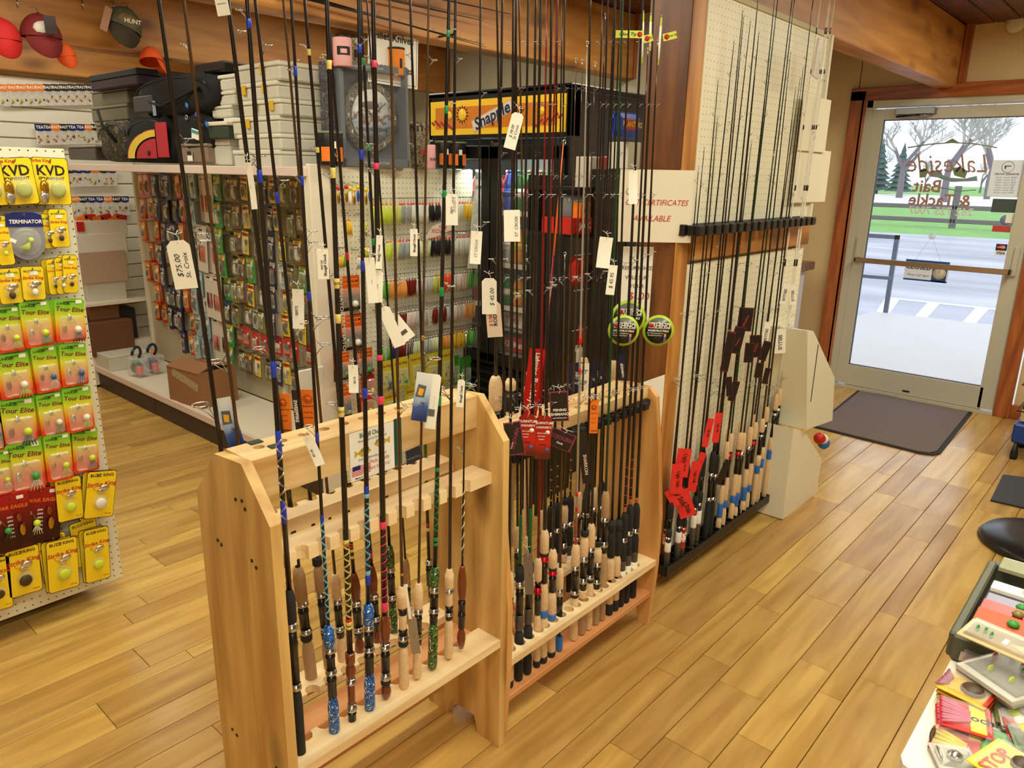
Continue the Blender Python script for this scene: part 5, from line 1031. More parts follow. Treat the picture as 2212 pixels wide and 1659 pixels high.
def pack(kind, W, H):
    """meshes of one retail pack: list of (part name, mesh); origin at the hang hole"""
    out = []; b = MB(); zc = -H/2+.012
    def card(m, edge=None):
        c = .006; p = [(-W/2+c, zc-H/2), (W/2-c, zc-H/2), (W/2, zc-H/2+c), (W/2, zc+H/2-c), (W/2-c, zc+H/2), (-W/2+c, zc+H/2), (-W/2, zc+H/2-c), (-W/2, zc-H/2+c)]
        q = MB()
        if edge: q.prism(p, .0004, .0014, edge); q.prism([(x*.965, zc+(z-zc)*.975) for x, z in p], -.0004, .0004, m)
        else: q.prism(p, -.0005, .0008, m)
        # let fades run over the card's own height
        return q
    if kind == 'buzz':
        out.append(('card', card(M_ylc, M_ydk).mesh('card')))
        q = MB(); q.text('BUZZ KING', (0, -.001, H*.0-.004), W*.15, M_ink, True); q.text('Strike King', (0, -.001, zc+H*.22), W*.22, M_redink, True, .2, rot=.06); q.torus(W*.26, W*.018, M_orange, 20, 4, M=T(0, -.0008, zc+H*.15) @ RX(PI/2) @ Matrix.Diagonal((1, .4, 1, 1))); q.text('1/4 oz', (W*.3, -.001, zc-H*.42), W*.09, M_redink, True); out.append(('lettering', q.mesh('lettering')))
        q = MB(); q.ball((.02*W, -.002, zc-H*.16), W*.27, M_bub, 14, 8, sq=(1, .55, 1.1)); q.ball((.05*W, -.002, zc+H*.10), W*.19, M_bub, 12, 6, sq=(1.1, .5, .8)); out.append(('bubble', q.mesh('bubble')))
        q = MB(); q.ball((0, -.012, zc-H*.17), W*.2, rnd.choice((M_brnb, M_chart, M_whb)), 10, 6, sq=(1, .4, 1.05)); lure(q, 'buzz', 0, zc+H*.08, W*.8, -.010); out.append(('lure', q.mesh('lure')))
    elif kind == 'strike':
        out.append(('card', card(M_ylc, M_ydk).mesh('card')))
        q = MB(); q.text('MICRO KING', (0, -.001, -.004), W*.13, rnd.choice((M_green, M_redink)), True); q.text('Strike King', (0, -.001, zc+H*.16), W*.2, M_redink, True, .2); q.torus(W*.25, W*.02, M_orange, 18, 4, M=T(0, -.0008, zc-.02*H) @ RX(PI/2) @ Matrix.Diagonal((1, .5, 1, 1))); q.box((W*.05, -.0015, zc+H*.3), (W*.35, .0006, W*.18), M_paper); out.append(('lettering', q.mesh('lettering')))
        q = MB(); q.ball((0, -.002, zc-H*.15), W*.34, M_bub, 12, 7, sq=(1, .5, 1.3)); out.append(('bubble', q.mesh('bubble')))
        q = MB(); lure(q, 'buzz', 0, zc-H*.1, W, -.012); lure(q, 'body', 0, zc-H*.25, W*.6, -.012); out.append(('lure', q.mesh('lure')))
    elif kind == 'tour':
        out.append(('card', card(M_tour).mesh('card')))
        q = MB(); q.text('Tour Elite', (0, -.001, zc+H*.25), W*.23, mat('maroon_ink', (120, 20, 40), .5), True, .1, rot=-.12, arc=-.02); q.text('LUNKER', (-W*.2, -.001, zc+H*.40), W*.12, M_ink, True, rot=-.05); q.box((0, -.0012, zc+H*.44), (W*.4, .0005, .002), M_ink); q.box((W*.32, -.0012, zc+H*.43), (W*.2, .0006, W*.13), M_paper); out.append(('lettering', q.mesh('lettering')))
        q = MB(); q.box((0, -.008, zc-H*.16), (W*.82, .014, H*.56), M_bub, .006); out.append(('bubble', q.mesh('bubble')))
        q = MB(); lure(q, 'spin', 0, zc-H*.05, W*.85, -.009); out.append(('lure', q.mesh('lure')))
    elif kind == 'kvd':
        out.append(('card', card(M_ylc, M_ydk).mesh('card')))
        q = MB(); q.text('KVD', (0, -.001, zc+H*.22), W*.42, M_ink, True, sx=.95); q.text('SPINNERBAIT', (0, -.001, zc+H*.06), W*.12, M_ink, True); q.text('Strike King', (-W*.25, -.001, zc+H*.43), W*.13, M_redink, True); out.append(('lettering', q.mesh('lettering')))
        q = MB(); q.ball((W*.1, -.002, zc-H*.15), W*.34, M_bub, 14, 8, sq=(1, .5, 1.1)); out.append(('bubble', q.mesh('bubble')))
        q = MB(); q.ball((-W*.25, -.012, zc-H*.12), W*.16, M_lure_g, 8, 5, sq=(.8, .3, 1.6)); q.ball((-W*.28, -.012, zc-H*.33), W*.16, M_lure_s, 8, 5, sq=(.8, .3, 1.3)); q.ball((W*.12, -.012, zc-H*.18), W*.22, rnd.choice((M_chart, mat('olive_bait', (170, 176, 70), .4))), 10, 6, sq=(1, .3, 1.1)); out.append(('lure', q.mesh('lure')))
    elif kind == 'war':
        out.append(('card', card(M_war).mesh('card')))
        q = MB(); q.text('WAR EAGLE', (-W*.02, -.001, zc+H*.27), W*.17, M_orange, True, .1, rot=-.05); 
        for k in range(6): q.text('SPIN', (-W*.1, -.001, zc+H*(.10-k*.07)), W*.08, M_paper, True)
        q.box((W*.25, -.0012, -.004), (W*.2, .0006, .012), M_paper); out.append(('lettering', q.mesh('lettering')))
        q = MB(); q.ball((W*.2, -.010, zc-H*.15), W*.13, M_lure_g, 8, 5, sq=(.7, .2, 1.6)); q.ball((W*.14, -.010, zc+H*.08), W*.1, M_lure_c, 8, 5, sq=(.8, .2, 1.4)); lure(q, 'spin', -W*.38, zc, W*.7, -.01); out.append(('lure', q.mesh('lure')))
    elif kind == 'pouch':
        q = MB(); n = 18; p = [(W/2*math.cos(t), zc-H*.08+H*.42*math.sin(t)) for t in [-PI+PI*i/n for i in range(n+1)]]+[(W*.46, H*.5+zc-.012), (W*.3, zc+H/2), (-W*.3, zc+H/2), (-W*.46, H*.5+zc-.012)]
        q.prism(p, 0, .003, mat('smoke_pouch', (138, 140, 150), .2)); out.append(('pouch', q.mesh('pouch')))
        q = MB(); q.prism([(-W*.48, zc+H*.20), (W*.48, zc+H*.20), (W*.46, zc+H*.44), (W*.25, zc+H*.5), (-W*.25, zc+H*.5), (-W*.46, zc+H*.44)], -.002, 0, M_navy); q.text('TERMINATOR', (.03*W, -.003, zc+H*.3), W*.15, M_paper, True, .1, sx=.9); out.append(('header', q.mesh('header')))
        q = MB(); q.ball((0, -.004, zc-H*.1), W*.4, M_bub, 14, 8, sq=(1, .35, 1)); out.append(('bubble', q.mesh('bubble')))
        q = MB(); q.ball((W*.1, -.008, zc-H*.08), W*.08, M_chart, 8, 5); 
        for k in range(8): q.tube([(W*.1, -.008, zc-H*.1), (-W*.05+k*W*.01, -.01, zc-H*(.18+.01*k)), (-W*.22+k*W*.03, -.01, zc-H*(.24+.008*k))], .0016, M_chart, 4)
        q.box((0, -.014, zc-H*.15), (W*.16, .001, W*.1), M_paper, M=RY(.5)); out.append(('lure', q.mesh('lure')))
    return out
def hangpack(name, label, cat, group, parts, Mx):
    t = thing(name, label, cat, M=Mx, group=group)
    for nm, me in parts: put(me, nm, t)
    return t
def peg(parent_M, L, par):
    o = put(cached(('peg', round(L, 2)), lambda: MB().tube([(0, 0, 0), (0, -L, 0), (0, -L-.006, .008)], .0022, M_steel, 5).mesh('peg_hook')), 'peg_hook', None); o.matrix_basis = parent_M; o.parent = par; o.matrix_parent_inverse = par.matrix_basis.inverted()
# ---------------------------------------------------------------- near left end panel
M_pegl = pegmat('lure_pegboard', (236, 230, 204), .949-.006, .06+.012)
YL = 2.85
lp = thing('lure_end_panel', 'white perforated end panel at the left, hung with yellow and green lure packs', 'display panel', (.28, YL, .055)); bpy.context.view_layer.update()
MB().box((0, .010, .80), (1.336, .02, 1.60), M_pegl, .001).build('pegboard', lp)
MB().box((.655, .03, .80), (.03, .04, 1.59), mat('lilac_steel', (196, 184, 190), .4)).build('upright', lp)
MB().box((-.02, .42, .06), (1.20, .80, .12), mat('dark_kick', (60, 44, 36), .6)).build('base', lp)
MB().box((.0, .42, .70), (.05, .80, 1.3), M_white).build('core', lp)
LP = [('kvd', 112, 392, 78, 104, 4, 'yellow KVD-size bait card with round clear bubble, top row, nearest the panel edge'), ('kvd', 36, 392, 84, 104, -2, 'yellow bait card with round clear bubble, top row, second from the panel edge'), ('kvd', -30, 395, 84, 104, -2, 'yellow bait card cut by the picture edge in the top row'),
      ('pouch', 56, 510, 84, 104, 4, 'grey rounded pouch with navy header holding a chartreuse jig'), ('strike', 128, 493, 40, 84, 4, 'narrow yellow pack right of the grey pouch'), ('strike', 105, 500, 34, 76, 8, 'narrow yellow pack tucked behind, right of the grey pouch'), ('strike', 6, 520, 36, 110, 0, 'yellow pack at the picture edge left of the grey pouch'),
      ('strike', 22, 618, 52, 78, 3, 'squarish yellow pack at the far left, third row'), ('strike', 72, 612, 50, 74, 6, 'squarish yellow pack with green top line, third row'), ('strike', 116, 598, 26, 78, 4, 'narrow yellow pack, left of a fan of three'), ('strike', 134, 596, 28, 80, 6, 'narrow yellow pack, middle of a fan of three'), ('strike', 152, 592, 32, 84, 9, 'narrow yellow pack, right of a fan of three'),
      ('tour', 18, 712, 62, 98, 3, 'green to orange spinnerbait card at the left edge, fourth row'), ('tour', 80, 700, 64, 100, 2, 'green to orange spinnerbait card in the middle, fourth row'), ('tour', 152, 692, 64, 92, 7, 'green to orange spinnerbait card at the right, fourth row'),
      ('tour', 32, 812, 72, 96, 2, 'green to orange spinnerbait card at the left, fifth row'), ('tour', 100, 798, 54, 100, 2, 'green to orange spinnerbait card in the middle, fifth row'), ('tour', 160, 788, 58, 92, 6, 'green to orange spinnerbait card at the right, fifth row'),
      ('tour', 40, 912, 78, 98, 6, 'green to orange spinnerbait card at the left, sixth row'), ('tour', 112, 896, 56, 92, 2, 'green to orange spinnerbait card in the middle, sixth row'), ('tour', 170, 884, 62, 96, 3, 'green to orange spinnerbait card at the right, sixth row'), ('tour', -14, 925, 40, 100, 4, 'spinnerbait card cut by the picture edge, sixth row'),
      ('tour', 56, 1008, 80, 104, 5, 'green to orange spinnerbait card at the left, seventh row'), ('tour', 127, 988, 58, 100, 5, 'green to orange spinnerbait card in the middle, seventh row'), ('tour', 185, 972, 56, 94, 8, 'green to orange spinnerbait card at the right, seventh row'), ('tour', 2, 1022, 50, 96, 5, 'red-bottomed card at the picture edge, seventh row'),
      ('war', 30, 1128, 78, 120, 5, 'maroon bait card at the left, next to the other maroon card'), ('war', 94, 1112, 78, 116, 14, 'maroon bait card tilted to the right, above the yellow bottom row'), ('buzz', 150, 1078, 58, 92, 6, 'yellow card with brown bait, right of the maroon cards'), ('buzz', 217, 1068, 66, 98, 17, 'yellow card with white bait, strongly tilted at the panel edge'), ('buzz', 192, 1076, 52, 92, 4, 'yellow card half hidden behind the tilted one'),
      ('buzz', 52, 1234, 76, 100, 6, 'yellow card with brown bait, bottom row left'), ('buzz', 136, 1220, 70, 108, 8, 'yellow card with chartreuse bait, bottom row middle'), ('buzz', 210, 1198, 56, 112, 8, 'yellow card with white bait, bottom row right'), ('buzz', -4, 1262, 60, 112, 8, 'yellow card at the picture edge, bottom row'),
      ('buzz', 118, 1205, 64, 100, 2, 'yellow card mostly covered by the chartreuse bait card'), ('buzz', 186, 1172, 60, 96, 0, 'yellow card mostly covered by the bottom right card')]
for i, (kd, cx_, cy_, w_, h_, tl, lb) in enumerate(LP):
    Yp = YL-.045-.006*(i % 3)-(.018 if 'hidden' not in lb and 'covered' not in lb and 'tucked' not in lb else 0)
    P = on(1, Yp, cx_, cy_); k = .01
    px_ = proj(P+Vector((k, 0, 0))); pz_ = proj(P+Vector((0, 0, k))); p0_ = proj(P)
    sx_ = math.hypot(px_[0]-p0_[0], px_[1]-p0_[1])/k; sz_ = math.hypot(pz_[0]-p0_[0], pz_[1]-p0_[1])/k
    W, H = w_/sx_, h_/sz_
    Mx = T(P.x, P.y, P.z) @ RY(math.radians(tl*.8-2)) @ T(0, 0, H/2-.012)
    hangpack('lure_pack', lb, 'lure pack', 'lure packs on the left end panel', pack(kd, W, H), Mx)
    # stock behind the front pack
    if 'hidden' not in lb and 'covered' not in lb and 'tucked' not in lb and 'edge' not in lb.split(',')[0][:0]:
        hangpack('lure_pack', 'same kind, hung behind the '+lb.replace('nearest the panel edge', 'by the edge'), 'lure pack', 'lure packs on the left end panel', pack(kd, W, H)[:1], T(P.x-.008, P.y+.016, P.z-.003) @ RY(math.radians(tl*.8-4)) @ T(0, 0, H/2-.010))
    peg(T(P.x, YL, P.z+H/2-.012), YL-Yp+.012, lp)
# end panel pack labels carry no shop or product names
for o in COL.objects:
    if o.get('label') and 'KVD' in o['label']: o['label'] = o['label'].replace('KVD-size ', 'large ')
# ---------------------------------------------------------------- tackle gondola: left face, end panel, top shelf
M_gst = mat('gondola_cream', (232, 222, 204), .45, var=.03); M_gpink = mat('gondola_edge', (226, 206, 196), .4, var=.03); M_kick = mat('brown_kick', (64, 46, 40), .55)
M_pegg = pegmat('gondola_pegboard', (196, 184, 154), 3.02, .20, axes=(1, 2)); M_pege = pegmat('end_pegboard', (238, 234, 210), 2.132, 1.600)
gd = thing('store_gondola', 'long cream display gondola with perforated left face full of tackle packs', 'gondola', (2.40, 4.45, 0))
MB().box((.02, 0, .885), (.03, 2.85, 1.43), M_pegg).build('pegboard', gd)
MB().box((-.215, 0, .150), (.43, 2.9, .034), M_gst, .003).build('deck', gd); MB().box((-.425, 0, .150), (.02, 2.9, .045), M_gpink, .003).build('deck_edge', gd)
for k in range(3): MB().box((-.40, -.97+k*.968, .065), (.03, .962, .128), M_kick, .002).build('kick_plate', gd)
MB().box((-.205, 0, 1.600), (.43, 2.9, .016), M_gst, .002).build('top_shelf', gd)
for k in range(3): MB().box((-.425, -.97+k*.968, 1.595), (.014, .962, .042), M_gpink, .003).build('shelf_edge', gd)
MB().box((.30, 0, .8), (.5, 2.8, 1.6), M_gst).build('core', gd)
for k in range(4): MB().box((.0, -1.4+k*.935, .885), (.035, .03, 1.45), M_gst, .002).build('upright', gd)
ep = thing('gondola_end_panel', 'cream perforated end panel facing the racks, hung with jig skirts', 'display panel', (1.99, 3.0, 0))
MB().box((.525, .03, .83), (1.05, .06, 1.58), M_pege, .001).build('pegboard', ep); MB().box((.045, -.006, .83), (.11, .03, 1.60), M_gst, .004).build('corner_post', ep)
# --- packs on the left face (facing -x)
LF = RZ(-PI/2)
M_amb = ramp_mat('amber_card', [(0, (206, 40, 24)), (.18, (240, 150, 40)), (.85, (244, 168, 50)), (1, (190, 50, 24))], 2, -.13, .01, .2); M_lbl = mat('pale_blue_card', (168, 196, 206), .35); M_nvy = mat('deep_blue_card', (40, 42, 84), .35); M_grc = mat('green_card', (60, 165, 70), .35); M_wpk = mat('pale_card', (222, 212, 198), .5); M_brc = mat('brown_card', (120, 84, 44), .4); M_redc = mat('red_card', (200, 36, 30), .35); M_kc = mat('soft_black_card', (38, 34, 36), .35); M_olv = mat('olive_card', (128, 124, 60), .4); M_pk = mat('salmon_bait', (214, 120, 100), .4, var=.2)
def smallpack(kind, v):
    def f():
        b = MB(); q = MB(); r = random.Random(v)
        W, H, c, e = {'amber': (.045, .125, M_amb, M_redc), 'lblue': (.05, .13, M_lbl, None), 'navy': (.042, .14, M_nvy, None), 'green': (.06, .13, M_grc, None), 'long': (.085, .25, M_wpk, None), 'yel': (.055, .12, M_ylc, M_kc), 'brown': (.06, .12, M_brc, None), 'olive': (.055, .13, M_olv, None), 'red': (.05, .10, M_redc, None), 'black': (.05, .13, M_kc, None), 'bag': (.06, .12, M_bag, None)}[kind]
        W *= 1.55; H *= 1.2; x = W/2; p = [(-x, .01-H), (x, .01-H), (x, .01), (-x, .01)]
        b.prism(p, 0, .001, e or c); 
        if e: b.prism([(a*.86, .01+(z-.01)*.96-.001) for a, z in p], -.0006, 0, c)
        body = r.choice((M_olv, M_brnb, M_whb, M_brnb, M_grnb, M_pk, M_lure_s, M_kc)) if kind != 'amber' else r.choice((M_brnb, M_lure_g))
        if kind == 'long':
            for k in range(5): q.tube([((k-2)*.014, -.004, -.12-.01*(k % 2)), ((k-2)*.015, -.006, -.18), ((k-2)*.017+.004, -.004, -.225)], [.005, .004, .002], r.choice((M_pk, M_pk, M_brnb)), 5)
            q.box((-.01, -.0008, -.02), (.05, .0006, .01), M_ink)
        elif kind == 'red':
            for k in range(3): q.ball(((k-1)*.014, -.008, -.05), .007, body, 6, 4, sq=(1, 1, 2.6))
        else:
            q.ball((-W*.08, -.007, -H*.55), W*.15, body, 8, 5, sq=(1, .7, 2.6), M=None); q.ball((W*.16, -.006, -H*.38), W*.12, r.choice((M_lure_s, M_lure_g, M_brnb)), 6, 4, sq=(1, .5, 1.9)); q.ball((W*.12, -.006, -H*.72), W*.10, r.choice((M_lure_s, M_brnb, body)), 6, 4, sq=(1, .5, 1.6)); q.box((-W*.05, -.0009, -H*.26), (W*.7, .0008, H*.05), r.choice((M_ink, M_redc, M_paper, M_brnb)))
            if kind != 'amber': q.box((0, -.0009, -.012), (W*.8, .0008, H*.12), {'lblue': M_wpk, 'navy': M_wpk, 'green': M_yellow, 'yel': M_redc, 'brown': M_ylc, 'olive': M_kc, 'black': M_blue, 'bag': M_wpk}[kind]); q.text('BAIT', (0, -.0016, -.012), W*.26, M_ink if kind != 'green' else M_redink, True)
        q.box((W*.2, -.001, -.028), (W*.22, .0006, W*.16), M_paper)
        out = [('card', b.mesh('card')), ('lure', q.mesh('lure'))]
        if kind not in ('long', 'bag'): z = MB(); z.box((0, -.008, -H*.52), (W*.74, .013, H*.5), M_bub, .005); out.append(('bubble', z.mesh('bubble')))
        return out
    return cached(('sp', kind, v), f)
COLK = ['amber', 'amber', 'navy', 'black', 'navy', 'amber', 'lblue', 'lblue', 'long', 'long', 'green', 'olive', 'brown', 'yel', 'olive', 'navy', 'yel', 'olive', 'brown', 'yel', 'black', 'olive', 'yel', 'brown']
KN = {'amber': 'amber pack with red ends', 'lblue': 'pale blue lure card', 'navy': 'dark blue lure pack', 'green': 'green-topped lure card', 'long': 'long pale card with pinkish baits', 'yel': 'yellow lure card', 'brown': 'brown lure pack', 'olive': 'olive lure pack', 'red': 'red bait card', 'black': 'black lure pack', 'bag': 'clear bait bag'}
NC = len(COLK); ROWZ = [1.56, 1.40, 1.24, 1.09, .94, .79, .64, .49]
for c_i, kd0 in enumerate(COLK):
    y = 5.62-c_i*(5.62-3.10)/(NC-1)
    for r_i, z in enumerate(ROWZ):
        kd = kd0
        if kd0 == 'long' and (r_i % 2 or r_i > 6): continue
        if c_i in (10, 13, 16, 18) and r_i in (3, 5): kd = rnd.choice(('yel', 'green', 'lblue', 'black'))
        if c_i > 10 and r_i in (6,): kd = 'red'
        if r_i == 7 and c_i < 4: continue
        x = 2.40-.03-.05*rnd.random(); zz = z-rnd.random()*.02; pm = smallpack(kd, (c_i*3+r_i) % 5)
        for s_ in range(2 if c_i < 9 else 1):
            hangpack('tackle_pack', '%s%s, %s peg row, %s column from the near post' % ('rear ' if s_ else '', KN[kd], ORD[r_i], ORD[NC-1-c_i]), 'tackle pack', 'tackle packs on the gondola left face', pm if not s_ else pm[:1], T(x+.022*s_, y+.010*s_, zz) @ LF @ RY(rnd.uniform(-.08, .08)))
        peg(T(2.405, y, zz+.004) @ LF, 2.42-x+.01, gd)
# --- jig skirts on the end panel
def skirt(c1, c2, head, v, wide=False):
    def f():
        b = MB(); hd_ = MB(); n = 9
        for k in range(n):
            a = (k-(n-1)/2)/((n-1)/2); m = c1 if (k+v) % 3 else c2
            b.tube([(0, 0, -.012), (a*.006, -.004, -.020), (a*.0095, -.003, -.045), (a*.011, -.001, -.072-.004*((k*7+v) % 3))], [.0014, .0018, .0017, .001], m, 4)
        hd_.ball((0, 0, -.010), .0052, head, 7, 5); hd_.tube([(0, 0, -.006), (.002, 0, .006), (-.002, 0, .016)], .0007, M_steel, 4)
        return [('strands', b.mesh('strands')), ('jig_head', hd_.mesh('jig_head'))]
    return cached(('sk', c1.name, c2.name, head.name, v), f)
def sm(n, c): return mat('skirt_'+n, c, .45, var=.12)
S = {'ch': (sm('chartreuse', (212, 238, 70)), sm('lemon', (232, 240, 110)), M_orange, 'chartreuse'), 'gy': (sm('grey', (160, 168, 172)), sm('smoke', (190, 196, 196)), M_wpnk, 'smoky grey'), 'wh': (sm('white', (236, 238, 224)), sm('cool_white', (220, 228, 226)), M_wpnk, 'white'), 'bk': (sm('black', (26, 24, 26)), sm('soot', (40, 38, 40)), mat('hot_red', (255, 70, 50), .4), 'black'),
     'yo': (sm('yellow', (240, 214, 60)), sm('orange', (244, 150, 60)), M_orange, 'yellow and orange'), 'gn': (sm('green', (60, 176, 80)), sm('lime', (170, 220, 80)), M_chrome, 'bright green'), 'or': (sm('light_orange', (250, 176, 90)), sm('orange', (244, 150, 60)), M_chrome, 'pale orange'), 'rd': (sm('dark_red', (130, 26, 24)), sm('maroon', (84, 20, 18)), M_chrome, 'dark red'),
     'pw': (sm('pink_white', (230, 206, 204)), sm('white', (236, 238, 224)), M_chrome, 'pinkish white'), 'sv': (sm('silver', (206, 206, 204)), sm('grey', (160, 168, 172)), M_chrome, 'silver'), 'ol': (sm('olive', (184, 180, 80)), sm('lemon', (232, 240, 110)), M_gold, 'olive yellow'), 'ho': (sm('hot_orange', (255, 84, 40)), sm('red_orange', (236, 60, 30)), M_orange, 'hot orange'),
     'pu': (sm('purple', (70, 44, 120)), sm('soot', (40, 38, 40)), M_black, 'purple'), 'kw': (sm('soot', (40, 38, 40)), sm('pink_white', (230, 206, 204)), M_chrome, 'black and white'), 'lw': (sm('lime_white', (212, 226, 160)), sm('white', (236, 238, 224)), M_chrome, 'lime white')}
ROWS = [(430, [('ch', 805, 862, 7), ('gy', 866, 888, 4), ('wh', 892, 920, 5), ('bk', 927, 956, 5), ('wh', 962, 1000, 6), ('yo', 1004, 1022, 4), ('gn', 1026, 1032, 2)]), (512, [('ch', 836, 860, 4), ('gy', 864, 884, 4), ('lw', 890, 926, 5), ('bk', 932, 970, 7), ('wh', 975, 1010, 7), ('yo', 1014, 1022, 2)]),
        (594, [('gn', 828, 836, 2), ('or', 842, 872, 5), ('rd', 877, 896, 4), ('pw', 901, 912, 3), ('sv', 917, 934, 4), ('ol', 940, 950, 3), ('ho', 958, 974, 4), ('pw', 980, 1008, 6), ('gn', 1014, 1032, 4)]), (668, [('rd', 859, 876, 4), ('pw', 880, 896, 4), ('sv', 901, 920, 4), ('rd', 937, 960, 5), ('sv', 964, 978, 4), ('pw', 982, 1002, 4), ('or', 1008, 1024, 4)]),
        (736, [('gn', 816, 838, 3), ('pu', 844, 857, 3), ('rd', 862, 874, 3), ('kw', 878, 892, 4), ('lw', 896, 912, 4), ('sv', 917, 928, 3), ('lw', 932, 948, 4), ('or', 956, 974, 4), ('yo', 978, 1001, 5), ('gn', 1008, 1027, 5)])]
for ri, (py, grp) in enumerate(ROWS):
    A = on(1, 2.955, 812, py+ (4 if ri < 2 else 8)); B = on(1, 2.955, 1032, py-(2 if ri == 0 else ri*5-6)); z = A.z; n_i = 0
    bar = thing('skirt_bar', 'thin wire bar carrying the %s row of jig skirts' % ORD[ri], 'wire bar', (A.x, 2.955, z+.012)); MB().tube([(0, 0, 0), (B.x-A.x+.02, 0, 0)], .002, M_steel, 5).build('wire', bar)
    for q in (.02, .5, .97): MB().tube([((B.x-A.x)*q, 0, 0), ((B.x-A.x)*q, .045, -.004)], .0022, M_steel, 5).build('bracket', bar)
    for (c, x0, x1, n) in grp:
        for k in range(n):
            X = on(1, 2.955, x0+(x1-x0)*k/max(1, n-1), py).x; n_i += 1; c1, c2, hd_, nm = S[c]
            hangpack('jig_skirt', '%s jig skirt, %s of its colour run, %s hook row of the end panel' % (nm, ORD[k] if grp.index((c, x0, x1, n)) == [g[0] for g in grp].index(c) else ORD[k]+' in the right-hand run', ORD[ri]), 'jig skirt', 'jig skirts on the end panel', skirt(c1, c2, hd_, k % 3), T(X, 2.952+.004*(k % 2), z-.004) @ Matrix.Diagonal((1.2, 1, 1.38, 1)) @ RZ(rnd.uniform(-.4, .4)) @ RY(rnd.uniform(-.07, .07)))
# spinnerbaits and big skirts at the upper left of the end panel
for k, (x, y, c, s_) in enumerate(((752, 470, 'yo', 1.1), (785, 472, 'ol', 1.1), (735, 548, 'yo', .9), (745, 545, 'gn', .9), (790, 528, 'ch', .9), (775, 550, 'wh', .9))):
    P = on(1, 2.945, x, y); c1, c2, hd_, nm = S[c]; hangpack('spinner_bait', '%s skirted bait hanging loose left of the skirt rows, %s counted from the top' % (nm, ORD[k]), 'spinner bait', 'loose baits on the end panel', skirt(c1, c2, hd_, k % 3), T(*P) @ Matrix.Diagonal((1.6*s_, 1.2, s_, 1)))
    peg(T(P.x, 3.0, P.z+.02), .05, ep)
for k in range(10):
    x = 722+k*8.5; P = on(1, 2.95-.004*(k % 2), x, 404+(k % 3)*3); t = thing('floating_jig', 'jig with %s head and hanging tail, %s from the left at the panel top' % ('yellow' if k > 3 else 'red', ORD[k]), 'jig', M=T(*P) @ Matrix.Scale(1.5, 4), group='jigs with beads at the end panel top')
    MB().ball((0, 0, 0), .0068, M_yellow if k > 3 else M_redc, 8, 5).build('bead', t); MB().ball((0, 0, -.028), .006, (M_blue, M_paper, M_lure_g)[k % 3] if k > 3 else M_lure_g, 7, 5, sq=(1, .6, 3.2)).build('tail', t); MB().tube([(0, 0, .004), (0, .01, .014), (0, .045, .016)], .001, M_steel, 4).build('hook_wire', t)
M_term = ramp_mat('black_orange_card', [(0, (240, 170, 70)), (.35, (60, 36, 24)), (.8, (40, 30, 28)), (1, (220, 90, 30))], 2, -.13, .01); M_ylp = mat('dull_yellow_card', (204, 190, 50), .35, var=.1)
EP = [('t', 752, 634, 62, 76), ('t', 758, 718, 62, 78), ('t', 738, 792, 42, 62), ('t', 786, 782, 46, 60), ('y', 832, 812, 40, 66), ('y', 866, 806, 42, 70), ('y', 900, 798, 40, 72), ('y', 934, 800, 38, 76), ('y', 966, 790, 42, 74), ('r', 795, 828, 36, 60), ('t', 745, 866, 34, 76), ('r', 790, 872, 40, 56), ('y', 845, 872, 44, 50), ('y', 890, 862, 40, 56), ('y', 945, 846, 40, 50), ('g', 1005, 806, 34, 74), ('g', 984, 800, 20, 66)]
for k, (c, x, y, w_, h_) in enumerate(EP):
    P = on(1, 2.925-.006*(k % 3), x, y); kk = pxm(P); W, H = w_*kk, h_*kk
    t = thing('bait_card', '%s on the end panel, %s' % ({'t': 'black card with orange top and silver bait', 'y': 'dull yellow bait card with clear bubble', 'r': 'red bait card with pale bait', 'g': 'green see-through bait pouch'}[c], 'number %s counting along from the upper left' % ORD[k]), 'bait card', T(0, 0, 0) and P, group='bait cards low on the end panel')
    b = MB(); b.prism([(-W/2, -H/2), (W/2, -H/2), (W/2, H/2), (-W/2, H/2)], 0, .001, {'t': M_term, 'y': M_ylp, 'r': M_redc, 'g': film('green_pouch', (60, 150, 50), .75)}[c]); b.build('card', t)
    q = MB()
    if c == 't': q.text('TERMINATOR', (-W*.3, -.001, -.0), W*.2, M_wpk, True, rot=-PI/2, sx=1.2); q.text('TITANIUM', (W*.12, -.0012, H*.33), W*.13, M_ink, True); q.box((W*.12, -.0008, H*.33), (W*.6, .0004, H*.16), M_orange)
    elif c == 'y': q.text('Strike King', (0, -.001, H*.32), W*.18, M_redink, True, .2)
    elif c == 'r': q.text('TERMINATOR', (0, -.001, H*.35), W*.15, M_wpk, True)
    if q.v: q.build('lettering', t)
    q = MB(); lure(q, 'spin', W*.05, -H*.12, W*.75, -.010); q.build('lure', t); q = MB(); q.box((W*.05, -.008, -H*.12), (W*.75, .014, H*.55), M_bub, .005); q.build('bubble', t)
P = on(1, 2.90, 1040, 478); kk = pxm(P); t = thing('frosted_hang_bag', 'tall frosted hang bag with grey top at the right edge of the end panel', 'hang bag', M=T(*P) @ RZ(-.2) @ RY(.1)); W, H = 52*kk, 205*kk
MB().box((0, 0, 0), (W, .006, H), film('frosted_bag', (226, 226, 214), .75, .3), .004).build('bag', t); b = MB(); b.text('LIFT SYSTEM', (0, -.006, H*.34), W*.17, M_ink, True)
for k in range(6): b.box((0, -.005, H*(.2-.02*k)), (W*.7, .0005, .001), M_ink)
b.build('lettering', t); MB().box((0, -.001, H*.46), (W, .010, H*.07), M_gun if 0 else mat('grey_header', (150, 152, 150), .4), .003).build('header', t)
P = on(1, 2.94, 950, 502); t = thing('cardboard_flap', 'tan upside-down arched card leaning over the black skirts', 'card', P); kk = pxm(P)
